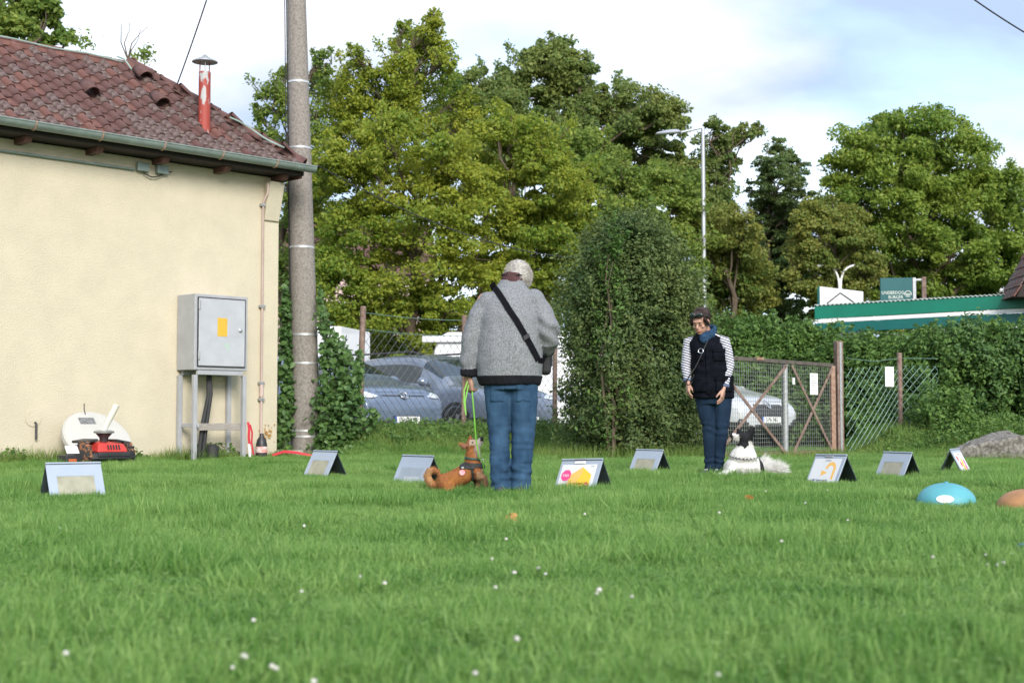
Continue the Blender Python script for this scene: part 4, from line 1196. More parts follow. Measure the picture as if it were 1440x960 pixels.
def car(name, label, loc, rz, paint, L=4.5, Wd=1.84, H=1.62, hood=1.02, plate=None, badge='ring', face='slim', suv=True, group=None):
    root = thing(name, label, 'car', loc, rz, group)
    hw = Wd / 2
    gc = .24
    # station: x, sill half width, body half width, belt z, roof half width, roof z, (roof z == belt -> no cabin)
    xs_ = [-.50, -.485, -.44, -.36, -.22, -.06, .07, .20, .29, .36, .42, .465, .488, .50]
    belt = hood - .06
    st = []
    for f_ in xs_:
        x = f_ * L
        wf = hw * (1 - max(0, abs(f_) - .36) ** 2 * 5.5) * (1.0 if f_ < .45 else .97)
        if f_ <= -.485: bz, top = belt - .02, belt + .10
        else: bz, top = belt + .06 * (-f_), None
        if f_ < -.46: tz, tw = (belt + .18 if f_ > -.49 else belt + .02), hw * .70
        elif f_ < -.40: tz, tw = H - .22, hw * .68
        elif f_ < -.30: tz, tw = H - .04, hw * .70
        elif f_ < -.15: tz, tw = H, hw * .72
        elif f_ < 0: tz, tw = H, hw * .73
        elif f_ < .10: tz, tw = H - .06, hw * .72
        elif f_ < .22: tz, tw = hood + .13, hw * .80
        elif f_ < .30: tz, tw = hood + .03, hw * .78
        elif f_ < .40: tz, tw = hood - .02, hw * .74
        elif f_ < .44: tz, tw = hood - .07, hw * .70
        elif f_ < .48: tz, tw = hood - .16, hw * .66
        elif f_ < .49: tz, tw = hood - .26, hw * .62
        else: tz, tw = hood - .36, hw * .56
        if f_ >= .29: bz = tz - .05 - .05 * (f_ - .29)
        if f_ > .48: bz = tz - .06
        st.append((x, wf, bz, tw, tz))
    V = []; nprof = 11
    for (x, wf, bz, tw, tz) in st:
        end = abs(x) > .478 * L
        g0 = gc + (.10 if end else 0)
        half_ = [(0, g0), (wf * .8, g0), (wf * .95, g0 + .05), (wf * (1.0 if not end else .97), g0 + (bz - g0) * .40), (wf * (1.0 if not end else .96), g0 + (bz - g0) * .72),
                 (wf * .975, bz), (tw + (wf * .975 - tw) * .82, bz + (tz - bz) * .08), (tw * 1.04, bz + (tz - bz) * .80), (tw * .93, bz + (tz - bz) * .95), (tw * .5, tz), (0, tz + .012)]
        for (y, z) in half_: V.append((x, y, z))
        for (y, z) in half_[1:-1]: V.append((x, -y, z))
    npt = 2 * nprof - 2
    ring = list(range(nprof)) + [npt - 1 - k + 0 for k in range(0)]
    order = list(range(0, nprof)) + list(range(npt - 1, nprof - 1, -1))
    F = []; mi = []
    for i in range(len(st) - 1):
        for k in range(npt):
            a, b = order[k], order[(k + 1) % npt]
            F.append((i * npt + a, (i + 1) * npt + a, (i + 1) * npt + b, i * npt + b))
            kk = k if k < nprof - 1 else npt - 1 - k
            m_i = 0
            fx = (xs_[i] + xs_[i + 1]) / 2
            if kk == 6 and -.44 < fx < .16: m_i = 2
            if kk >= 7 and .06 < fx < .21: m_i = 1
            if kk == 6 and .06 < fx < .21: m_i = 0
            if kk >= 8 and -.49 < fx < -.40: m_i = 1
            if kk <= 2: m_i = 3
            mi.append(m_i)
    F.append(tuple(order[::-1])); mi.append(0)
    F.append(tuple((len(st) - 1) * npt + o_ for o_ in order)); mi.append(0)
    me = bpy.data.meshes.new('c'); me.from_pydata(V, [], F)
    bm = bmesh.new(); bm.from_mesh(me); bmesh.ops.recalc_face_normals(bm, faces=bm.faces); bm.to_mesh(me); bm.free()
    for m_ in (paint, m_glass, m_glass, M['black_plastic']): me.materials.append(m_)
    me.polygons.foreach_set('material_index', np.array(mi, np.int32))
    o = bpy.data.objects.new('c', me); COL.objects.link(o)
    s = o.modifiers.new('s', 'SUBSURF'); s.levels = 2; s.render_levels = 2
    ev = evaluate(o); bpy.data.objects.remove(o)
    bm = bmesh.new(); bm.from_mesh(ev); bvh = BVHTree.FromBMesh(bm)
    for idx, nm, mm in ((0, 'body', paint), (1, 'windscreen', m_glass), (2, 'side_window', m_glass), (3, 'sill', M['black_plastic'])):
        b2 = bm.copy()
        bmesh.ops.delete(b2, geom=[f for f in b2.faces if f.material_index != idx], context='FACES')
        if idx == 1:
            for sgn, n2_ in ((1, 'windscreen'), (-1, 'rear_window')):
                b3 = b2.copy(); bmesh.ops.delete(b3, geom=[f for f in b3.faces if f.calc_center_median().x * sgn < 0], context='FACES')
                m2 = bpy.data.meshes.new(n2_); b3.to_mesh(m2); b3.free(); m2.polygons.foreach_set('material_index', np.zeros(len(m2.polygons), np.int32)); m2.shade_smooth(); link(n2_, m2, mm, root)
        elif idx == 2:      # each side its own part
            for sgn in (1, -1):
                b3 = b2.copy(); bmesh.ops.delete(b3, geom=[f for f in b3.faces if f.calc_center_median().y * sgn < 0], context='FACES')
                m2 = bpy.data.meshes.new(nm); b3.to_mesh(m2); b3.free(); m2.polygons.foreach_set('material_index', np.zeros(len(m2.polygons), np.int32)); m2.shade_smooth(); link(nm, m2, mm, root)
        else:
            m2 = bpy.data.meshes.new(nm); b2.to_mesh(m2); m2.polygons.foreach_set('material_index', np.zeros(len(m2.polygons), np.int32)); m2.shade_smooth(); link(nm, m2, mm, root)
        b2.free()
    bm.free()
    def patch(nm, poly, m_, off=.006, axis='x', n=7, parent=root):
        """panel that follows the skin: poly in (y,z), wrapped onto the nose (axis x) or a flank"""
        mb = MB(); cx_ = sum(p[0] for p in poly) / len(poly); cz_ = sum(p[1] for p in poly) / len(poly)
        ptsl = []
        for i in range(len(poly)):
            a, b = poly[i], poly[(i + 1) % len(poly)]
            for k in range(n): ptsl.append((a[0] + (b[0] - a[0]) * k / n, a[1] + (b[1] - a[1]) * k / n))
        def hit(y, z, e=off):
            h = bvh.ray_cast(Vector((L, y, z)), Vector((-1, 0, 0)))[0]
            return Vector(((h.x if h else L * .45) + e, y, z))
        V_ = []; F_ = []
        rings = 4
        for r_ in range(rings + 1):
            t_ = 1 - r_ / rings
            for (y, z) in ptsl: V_.append(hit(cx_ + (y - cx_) * max(t_, .001), cz_ + (z - cz_) * max(t_, .001), off if r_ else -.004))
        n2 = len(ptsl)
        for r_ in range(rings):
            for k in range(n2): F_.append((r_ * n2 + k, r_ * n2 + (k + 1) % n2, (r_ + 1) * n2 + (k + 1) % n2, (r_ + 1) * n2 + k))
        # outer ring repeated at the offset so the panel has an edge
        mb.add(V_, F_)
        return mb.build(nm, m_, parent, smooth=50)
    nz_ = hood - .20
    if face == 'slim':
        for s_ in (1, -1):
            h_ = patch('headlight', [(s_ * .48, nz_ - .02), (s_ * .66, nz_ + .055), (s_ * .83, nz_ + .03), (s_ * .80, nz_ - .07), (s_ * .62, nz_ - .075)], m_lens)
            patch('headlight_rim', [(s_ * .50, nz_ - .035), (s_ * .62, nz_ - .068), (s_ * .78, nz_ - .062), (s_ * .78, nz_ - .045), (s_ * .62, nz_ - .05)], M['black_plastic'], .009, parent=h_)
        patch('light_bar', [(-.50, nz_ - .03), (.50, nz_ - .03), (.50, nz_ - .005), (-.50, nz_ - .005)], M['black_plastic'], .005, n=14)
        patch('lower_grille', [(-.62, .36), (.62, .36), (.55, .50), (-.55, .50)], M['black_plastic'], .005, n=10)
        for s_ in (1, -1): patch('air_inlet', [(s_ * .66, .36), (s_ * .80, .38), (s_ * .80, .56), (s_ * .70, .52)], M['black_plastic'], .005)
    else:
        patch('grille', [(-.46, .58), (-.36, .50), (.36, .50), (.46, .58), (.44, .80), (-.44, .80)], M['black_plastic'], .006, n=10)
        for s_ in (1, -1):
            h_ = patch('headlight', [(s_ * .50, nz_ - .10), (s_ * .58, nz_ + .02), (s_ * .84, nz_ + .05), (s_ * .82, nz_ - .10), (s_ * .70, nz_ - .14)], m_lens)
            patch('air_inlet', [(s_ * .56, .34), (s_ * .80, .38), (s_ * .78, .54), (s_ * .62, .50)], M['black_plastic'], .005)
        patch('lower_grille', [(-.50, .33), (.50, .33), (.46, .42), (-.46, .42)], M['black_plastic'], .005, n=10)
    # bonnet shut line
    patch('shut_line', [(-.66, hood - .165), (.66, hood - .165), (.66, hood - .158), (-.66, hood - .158)], M['black_plastic'], .003, n=16)
    h = bvh.ray_cast(Vector((L, 0, nz_ - .02)), Vector((-1, 0, 0)))
    bpnt = h[0]; bn = h[1]
    Q = bn.to_track_quat('Z', 'Y').to_matrix().to_4x4()
    Mb = Matrix.Translation(bpnt + bn * .012) @ Q
    if badge == 'ring':
        bg_ = MB(); rb = .075
        bg_.tube([(rb * math.cos(a), rb * math.sin(a), .006) for a in np.linspace(0, 2 * math.pi, 25)], .008, 5)
        bg_.lathe([(.068, -.01), (.068, .001), (.001, .002)], 20)
        bk = bg_.build('badge', mat('badge_dark', (.03, .035, .045), .3), root, smooth=50); bk.matrix_local = Mb
        ch = MB()
        ch.tube([(rb * math.cos(a), rb * math.sin(a), .008) for a in np.linspace(0, 2 * math.pi, 25)], .007, 5)
        # badge letters: a V over a W
        def bar2(x0, y0, x1, y1): ch.bar((x0, y0, .007), (x1, y1, .007), .012, .008)
        bar2(-.030, .062, 0, .008); bar2(.030, .062, 0, .008)
        bar2(-.062, .030, -.030, -.058); bar2(.062, .030, .030, -.058); bar2(-.030, -.058, 0, -.004); bar2(.030, -.058, 0, -.004)
        ch.build('badge_sign', m_chrome, bk, smooth=50)
    elif badge == 'lozenge':
        ch = MB(); a_, b_ = .07, .105
        for (p, q_) in (((0, b_), (a_, 0)), ((a_, 0), (0, -b_)), ((0, -b_), (-a_, 0)), ((-a_, 0), (0, b_))):
            ch.bar((p[0], p[1], .01), (q_[0], q_[1], .01), .026, .016)
        ch.build('badge', m_chrome, root, bevel=.003).matrix_local = Mb
    if plate:
        h = bvh.ray_cast(Vector((L, 0, .52)), Vector((-1, 0, 0)))[0]
        Mp = Matrix.Translation((h.x + .02, 0, .50)) @ Matrix.Rotation(math.pi / 2, 4, 'Z') @ Matrix.Rotation(math.pi / 2, 4, 'X')
        pl = MB().box((0, 0, 0), (.52, .112, .012)).build('number_plate', m_plate, root, bevel=.003); pl.matrix_local = Mp
        MB().box((-.238, 0, .0065), (.042, .108, .004)).build('country_strip', m_blue, pl)
        text_mesh('plate_text', plate, .098, m_ink, pl, Matrix.Translation((.02, -.002, .0085)), sx=.78)
        fr_ = MB()
        for (c_, s_) in (((0, .059, 0), (.54, .008, .016)), ((0, -.059, 0), (.54, .008, .016)), ((-.266, 0, 0), (.008, .11, .016)), ((.266, 0, 0), (.008, .11, .016))): fr_.box(c_, s_)
        fr_.build('plate_frame', M['black_plastic'], pl)
    # wheels and arches
    wr = .33 if not suv else .355
    for fx in (-.30, .315):
        for s_ in (1, -1):
            yo = s_ * (hw - .10)
            Mw = Matrix.Translation((fx * L, yo, wr + .03)) @ Matrix.Rotation(-s_ * math.pi / 2, 4, 'X')
            ar = MB().lathe([(wr + .075, -.10), (wr + .075, .115), (wr + .03, .118), (wr + .03, -.10)], 32, M=Mw).build('wheel_arch', M['black_plastic'], root, smooth=40)
            whl = MB().lathe([(wr * .62, -.11), (wr * .95, -.11), (wr, -.07), (wr, .08), (wr * .95, .115), (wr * .68, .118), (wr * .66, .10)], 32, M=Mw).build('wheel', M['black_rubber'], root, smooth=40)
            rim = MB().lathe([(wr * .66, .095), (wr * .64, .105), (wr * .60, .07), (.001, .05)], 30, M=Mw)
            for k in range(5):
                a = 2 * math.pi * k / 5
                for da in (-.13, .13):
                    rim.bar(Mw @ Vector((.03 * math.cos(a), .03 * math.sin(a), .10)), Mw @ Vector((wr * .65 * math.cos(a + da), wr * .65 * math.sin(a + da), .102)), .030, .03, up=(0, s_, 0))
            rim.build('rim', m_rim, whl, smooth=35)
    # door mirrors, handles
    for s_ in (1, -1):
        my = s_ * (hw * .96 + .09)
        mr_ = MB().ball((.135 * L, my, hood + .07), (.09, .115, .085)).build('door_mirror', paint, root, smooth=60)
        MB().ball((.135 * L - .035, my, hood + .07), (.065, .098, .068)).build('mirror_glass', m_chrome, mr_, smooth=60)
        MB().bar((.14 * L, s_ * hw * .90, hood + .01), (.14 * L, my, hood + .03), .05, .03).build('mirror_arm', M['black_plastic'], mr_)
        for fx in (-.17, .045):
            MB().tube([(fx * L - .09, s_ * (hw + .003), hood - .16), (fx * L + .09, s_ * (hw + .003), hood - .155)], .014, 6).build('door_handle', paint, root, smooth=60)
    if suv:
        for s_ in (1, -1):
            MB().tube([(-.38 * L, s_ * hw * .62, H - .05), (-.34 * L, s_ * hw * .66, H + .025), (-.02 * L, s_ * hw * .70, H + .03), (.04 * L, s_ * hw * .70, H - .03)], .018, 6).build('roof_rail', M['black_plastic'], root, smooth=60)
    return root

p_grey = mat('paint_blue_grey', (.17, .22, .31), .22, .3, var=.03, coat=.6)
p_grey2 = mat('paint_steel_grey', (.19, .23, .30), .22, .3, var=.03, coat=.6)
p_silver = mat('paint_silver_white', (.62, .63, .64), .25, .15, var=.03, coat=.6)
CG = 'cars parked nose to the fence'
def nose(px, d, L, ang):
    f_ = Vector((math.cos(ang), math.sin(ang), 0)); x = (px - 720) / FPX * d
    return (x - f_.x * L / 2, d - f_.y * L / 2, .03)
AN = R(-47)
car('parked_car', 'grey parked car with round badge and plate ES HC 333E behind the fence', nose(572, 22.7, 4.3, AN), AN, p_grey, 4.3, 1.82, 1.60, 1.10, 'ES·HC 333E', 'ring', 'slim', True, CG)
car('parked_car', 'grey estate car with door mirror showing, parked beside the car with the round badge', nose(742, 25.2, 4.7, AN), AN, p_grey2, 4.7, 1.86, 1.74, 1.12, 'S·OD 207', 'ring', 'slim', True, CG)
car('parked_car', 'silver white hatchback with a lozenge badge parked behind the wire gate', nose(1083, 25.2, 4.1, R(-50)), R(-50), p_silver, 4.1, 1.78, 1.46, .98, 'S·PA 2461', 'lozenge', 'wide', False, CG)

# white camper van standing side-on behind the cars
p_white = mat('van_white', (.72, .73, .74), .35, .0, var=.03, coat=.4)
van = thing('camper_van', 'white boxy camper van standing side-on behind the grey estate car', 'van', (0.55, 32.0, .03), R(-4))
V = []; prof = [(-2.3, .35), (-2.35, 1.0), (-2.2, 2.0), (-2.1, 2.32), (-1.9, 2.42), (2.2, 2.45), (2.35, 2.35), (2.4, .35)]
MB().prism(prof, 2.0, Matrix.Translation((0, -1.0 + 2.0, 0)) @ Matrix.Rotation(math.pi / 2, 4, 'X')).build('body', p_white, van, bevel=.06, seg=3)
MB().box((-1.78, -1.004, 1.62), (.72, .02, .52)).build('side_window', m_glass, van, bevel=.02)
MB().box((-.55, -1.004, 1.70), (.75, .02, .42)).build('side_window', m_glass, van, bevel=.02)
MB().box((-.1, -1.006, .98), (4.3, .014, .10)).build('side_stripe', mat('van_stripe', (.25, .28, .33), .4), van)
MB().box((-2.0, -1.03, 2.26), (.9, .12, .14)).build('awning_box', p_white, van, bevel=.02)
for x in (-1.55, 1.45):
    Mw = Matrix.Translation((x, -.93, .33)) @ Matrix.Rotation(math.pi / 2, 4, 'X')
    whl = MB().lathe([(.2, -.1), (.32, -.1), (.33, 0), (.32, .1), (.2, .1)], 28, M=Mw).build('wheel', M['black_rubber'], van, smooth=40)
    MB().lathe([(.2, .085), (.1, .10), (.001, .10)], 20, M=Mw).build('rim', m_rim, whl, smooth=40)
tr = thing('white_trailer', 'white box trailer half hidden by the climber right of the concrete pole', 'trailer', (at(452, 0, 26.5).x, 26.5, 0), R(-12))
MB().box((0, .9, 1.42), (.86, 1.8, 1.7)).build('box', p_white, tr, bevel=.03)
MB().box((0, .9, .52), (.80, 2.2, .08)).build('chassis', M['metal_grey'], tr)
for s_ in (-1, 1):
    Mw = Matrix.Translation((s_ * .46, .9, .30)) @ Matrix.Rotation(math.pi / 2, 4, 'Y')
    MB().lathe([(.14, -.07), (.29, -.07), (.30, 0), (.29, .07), (.14, .07)], 24, M=Mw).build('wheel', M['black_rubber'], tr, smooth=40)

# ============================================================ canopy, signs, lamps, far roofs
m_green = mat('canopy_green', (.0, .16, .10), .4, var=.08, vs=3)
m_green2 = mat('canopy_green_dark', (.0, .10, .09), .4, var=.08, vs=3)
cx0 = at(1141, 0, 33.5).x
can = thing('canopy_roof', 'low green canopy roof with a white stripe behind the hedge', 'canopy', (cx0, 33.5, 0), R(-24))
def cz(py): return at(1141, py, 33.5).z
ztop = cz(431); Lc = 7.2; rise = .18
def fas(z0, z1, y0, th, nm, m_):
    mb = MB(); V = []
    for (x, k) in ((0, 0), (Lc, rise)):
        for (yy, z) in ((y0, z0), (y0 - th, z0), (y0 - th, z1), (y0, z1)): V.append((x, yy, z + k))
    mb.add(V, [(3, 2, 1, 0), (4, 5, 6, 7), (0, 1, 5, 4), (1, 2, 6, 5), (2, 3, 7, 6), (3, 0, 4, 7)])
    return mb.build(nm, m_, can, bevel=.008)
fas(ztop - .30, ztop, 0, .06, 'fascia', m_green)
fas(ztop - .40, ztop - .31, 0, .04, 'white_stripe', M['white_paint'])
fas(ztop - .64, ztop - .41, 0, .07, 'gutter_board', m_green2)
mb = MB(); V = []
ncor = 72
for i in range(ncor * 4 + 1):
    x = Lc * i / (ncor * 4); zc = ztop + .03 + rise * x / Lc + .018 * math.sin(2 * math.pi * x / (Lc / ncor))
    V += [(x, -.08, zc), (x, 4.5, zc + .25), (x, -.08, zc - .014), (x, 4.5, zc + .236)]
F = []
for i in range(ncor * 4):
    a = i * 4; F += [(a, a + 4, a + 5, a + 1), (a + 6, a + 2, a + 3, a + 7), (a + 2, a + 6, a + 4, a)]
mb.add(V, F); mb.build('corrugated_sheet', mat('roof_sheet', (.42, .47, .45), .5, var=.1), can, smooth=60)
m_brownw = mat('brown_boards', (.16, .10, .075), .8, var=.25, vs=6, stretch=(.4, 1, 6))
for k in range(5): MB().box((Lc / 2 + .9, 2.4 + .02 * k, ztop - .68 - .14 * k), (Lc - 2, .03, .125)).build('board', m_brownw, can, bevel=.004)
for x in (2.95, 6.9): MB().box((x, .12, (ztop - .5) / 2), (.10, .10, ztop - .5)).build('post', M['metal_grey'], can)
MB().box((.8, 2.0, ztop - .82), (2.0, .06, .28)).build('white_panel', M['white_paint'], can)
MB().box((Lc + .05, -.05, ztop - .15), (.34, .34, .8)).build('end_column', m_green, can)
# white sign with a house outline
sg = thing('sign_board', 'white sign board with a dark house outline rising behind the canopy roof', 'sign', (at(1178, 0, 38).x, 38, 0), R(-20))
zb_, zt_ = at(1178, 440, 38).z, at(1178, 407, 38).z
sg_l = at(1149, 402, 38).z; sg_r = at(1206, 411, 38).z
MB().add([(-.57, -.06, 2.2), (.57, -.06, 2.2), (.57, -.06, sg_r), (-.57, -.06, sg_l), (-.57, .06, 2.2), (.57, .06, 2.2), (.57, .06, sg_r), (-.57, .06, sg_l)],
         [(0, 1, 2, 3), (7, 6, 5, 4), (0, 4, 5, 1), (1, 5, 6, 2), (2, 6, 7, 3), (3, 7, 4, 0)]).build('panel', M['white_paint'], sg, bevel=.01)
MB().box((-.60, .0, (2.2 + sg_l) / 2), (.05, .13, sg_l - 2.2)).build('side_trim', m_green2, sg)
ol = MB(); zc = sg_r - .12
pts = [(-.36, 2.35), (-.36, zc - .16), (-.02, zc + .10), (.38, zc - .20), (.38, 2.35)]
for i in range(4): ol.bar((pts[i][0], -.064, pts[i][1]), (pts[i + 1][0], -.064, pts[i + 1][1]), .03, .01, (0, 1, 0))
ol.build('house_outline', M['black_plastic'], sg)
text_mesh('sign_text', 'Althaus', .17, m_print, sg, Matrix.Translation((.0, -.064, zc - .42)) @ Matrix.Rotation(math.pi / 2, 4, 'X'))
for x in (-.4, .4): MB().box((x, .09, 1.1), (.08, .06, 2.3)).build('post', M['metal_grey'], sg)
# green sign with lettering
gs = thing('sign_board', 'dark green restaurant sign with pale lettering on a rusty steel post', 'sign', (at(1254, 0, 37).x, 37, 0), R(-8))
zt_ = at(1254, 391, 37).z; wS = 44 / FPX * 37
m_sgn = mat('sign_green', (.0, .085, .09), .45, var=.06)
MB().box((0, 0, zt_ - .45), (wS, .14, .90)).build('panel', m_sgn, gs, bevel=.01)
m_let = mat('sign_letter', (.68, .71, .62), .5)
Mt = lambda x, z: Matrix.Translation((x, -.075, z)) @ Matrix.Rotation(math.pi / 2, 4, 'X')
zz_ = at(1254, 412, 37).z
text_mesh('sign_text', 'UNDERDOG', .118, m_let, gs, Mt(-.09, zz_), sx=.86, ext=.003)
text_mesh('sign_text', 'BURGER', .118, m_let, gs, Mt(-.02, zz_ - .115), sx=.86, ext=.003)
em = MB(); ex_, ez_ = .29, zz_ - .05
em.tube([(ex_ + .085 * math.cos(a), -.078, ez_ + .01 + .085 * math.sin(a)) for a in np.linspace(-.3, math.pi + .3, 14)], .010, 5)
for k in range(3): em.box((ex_, -.078, ez_ + .02 - .035 * k), (.13 - .01 * k, .006, .016))
em.build('burger_emblem', m_let, gs)
MB().box((wS / 2 + .05, 0, zt_ - .45), (.08, .16, .90)).build('edge_trim', M['metal_grey'], gs)
MB().box((wS / 2 + .30, 0, zt_ / 2), (.11, .11, zt_ + .04)).build('post', m_post, gs, bevel=.008)
MB().box((wS / 2 + .16, 0, zt_ - .05), (.17, .06, .05)).build('arm', M['metal_grey'], gs)
MB().box((wS / 2 + .16, 0, zt_ - .75), (.17, .06, .05)).build('arm', M['metal_grey'], gs)
# twin-arm white lamp
tl = thing('twin_lamp', 'white twin-armed curved lamp above the white sign board', 'lamp', (at(1176, 0, 40).x, 40, 0))
zl = at(1176, 407, 40).z; zh = at(1176, 373, 40).z
MB().tube([(0, 0, -.1), (0, 0, zl)], .05, 10).build('pole', M['white_paint'], tl, smooth=50)
hh_ = zh - zl
for s_ in (-1, 1):
    P = [Vector((s_ * (.02 + .48 * t_ ** 2.2), 0, zl + hh_ * (1 - (1 - t_) ** 2.0))) for t_ in np.linspace(0, 1, 12)]
    arm = MB().tube(P, .032, 8).build('arm', M['white_paint'], tl, smooth=50)
    MB().ball(P[-1] + Vector((s_ * .05, 0, -.02)), (.10, .06, .05 if s_ < 0 else .028)).build('lamp_head', M['white_paint'], arm, smooth=60)
MB().bar((-.07, 0, zl + hh_ * .42), (.07, 0, zl + hh_ * .42), .04, .04).build('cross_piece', M['white_paint'], tl)
# tall street lamp
m_lamp = mat('lamp_grey', (.45, .47, .50), .45, .4, var=.06)
lx = at(987, 0, 39).x; zl = at(987, 181, 39).z
sl_o = thing('street_lamp', 'tall grey street lamp with one arm in front of the trees', 'street lamp', (lx, 39, 0))
MB().tube([(0, 0, -.1), (0, 0, 1.2), (0, 0, zl)], [.085, .075, .05], 14).build('pole', m_lamp, sl_o, smooth=50)
la = at(925, 188, 39.0)
arm = MB().tube([(0, 0, zl - .02), (-.06, 0, zl + .02), (la.x - lx + .62, 0, la.z + .03)], .034, 8).build('arm', m_lamp, sl_o, smooth=50)
hd_ = MB().eloft([(0, 0, -.03, .34, .11), (0, 0, .0, .38, .13), (0, 0, .05, .30, .09), (.08, 0, .08, .16, .05)], 20).build('lamp_head', m_lamp, arm, smooth=50)
hd_.location = (la.x - lx + .30, 0, la.z + .02); hd_.rotation_euler = (0, R(-5), 0)
# gable of a tiled house at the right edge
gh = thing('tiled_house', 'red-brown tiled gable roof edge rising above the canopy at the right', 'house', (at(1432, 0, 31).x + .82, 31, 0), R(-4))
m_far = mat('far_wall', (.45, .40, .33), .9, var=.08)
zr = at(1440, 340, 31).z; ze = at(1425, 412, 31).z
MB().box((.9, .35, ze / 2), (2.9, 1.2, ze)).build('wall', m_far, gh)
rf = MB().add([(-1.05, -.3, ze - .1), (.9, -.3, zr + 2.3), (2.85, -.3, ze - .1), (-1.05, 1.0, ze - .1), (.9, 1.0, zr + 2.3), (2.85, 1.0, ze - .1)], [(0, 2, 1), (3, 4, 5), (0, 1, 4, 3), (1, 2, 5, 4), (2, 0, 3, 5)]).build('roof', m_under, gh)
sl2 = Vector((1.95, 0, zr + 2.3 - ze + .1)); n_row = 15; ang = math.atan2(sl2.z, sl2.x)
nrm2 = Vector((-math.sin(ang), 0, math.cos(ang)))
for i in range(n_row):
    for k in range(5):
        a = Vector((-1.05, -.3, ze - .1)) + sl2 * ((i + .5) / n_row) + nrm2 * .035 + Vector((0, .13 + .265 * k, 0))
        MB().box((0, 0, 0), (sl2.length / n_row * 1.15, .255, .03)).build('roof_tile', m_tile2 if (i * 3 + k) % 4 else m_tile3, rf, bevel=.006).matrix_local = Matrix.Translation(a) @ Matrix.Rotation(-ang + .10, 4, 'Y')
# pale house glimpsed through the foliage
ph_ = thing('far_house', 'pale pink house glimpsed through the leaves behind the yellow-green tree', 'house', (-8.0, 62, 0), R(10))
m_pink = mat('pink_render', (.62, .46, .44), .9, var=.05)
MB().box((0, 3, 3.5), (9, 6, 7)).build('wall', m_pink, ph_)
MB().add([(-4.8, -.4, 6.9), (4.8, -.4, 6.9), (4.8, 6.4, 6.9), (-4.8, 6.4, 6.9), (-4.8, 3, 9.6), (4.8, 3, 9.6)], [(0, 1, 5, 4), (2, 3, 4, 5), (0, 4, 3), (1, 2, 5), (3, 2, 1, 0)]).build('roof', m_tile, ph_)
for x in (-3, -1, 1, 3):
    for z in (2, 5): 
        wn = MB().box((x, -.03, z), (1.0, .08, 1.3)).build('window', M['white_paint'], ph_)
        MB().box((x, -.075, z), (.84, .02, 1.14)).build('pane', m_glass, wn)
# ============================================================ A-frame exercise signs
m_frame = mat('sign_plastic_grey', (.34, .39, .47), .35, var=.05, vs=5)
m_back = mat('sign_plastic_dark', (.035, .05, .055), .55, var=.2)
m_insert = mat('sleeve_paper', (.27, .26, .19), .35, vs=9, col2=(.38, .365, .27))
m_insert_g = mat('sleeve_paper_grey', (.28, .32, .37), .35, var=.08, vs=6)
m_card = mat('white_card', (.70, .70, .71), .4, var=.02)
m_insert_g2 = mat('sleeve_paper_pale', (.40, .43, .46), .35, var=.08, vs=6)
m_pink = mat('print_pink', (.78, .06, .25), .5, var=.03)
m_org = mat('print_orange', (.85, .48, .12), .5, var=.03)
m_yl = mat('print_yellow', (.85, .52, .04), .5, var=.03)
m_pred = mat('print_red', (.70, .04, .04), .5, var=.03)
SW, SH, LEAN = .375, .262, R(27)
SIGNS = 'exercise signs on the lawn'

def panel_M(front):
    """panel plane: local x along the ridge, local y up the slant (0 at the foot), local z outwards"""
    s = -1 if front else 1
    up = Vector((0, -s * math.sin(LEAN), math.cos(LEAN)))
    foot = Vector((0, s * SH * math.sin(LEAN), .012))
    xa = Vector((1, 0, 0)) if front else Vector((-1, 0, 0))
    na = xa.cross(up)
    m_ = Matrix((xa, up, na)).transposed().to_4x4(); m_.translation = foot
    return m_

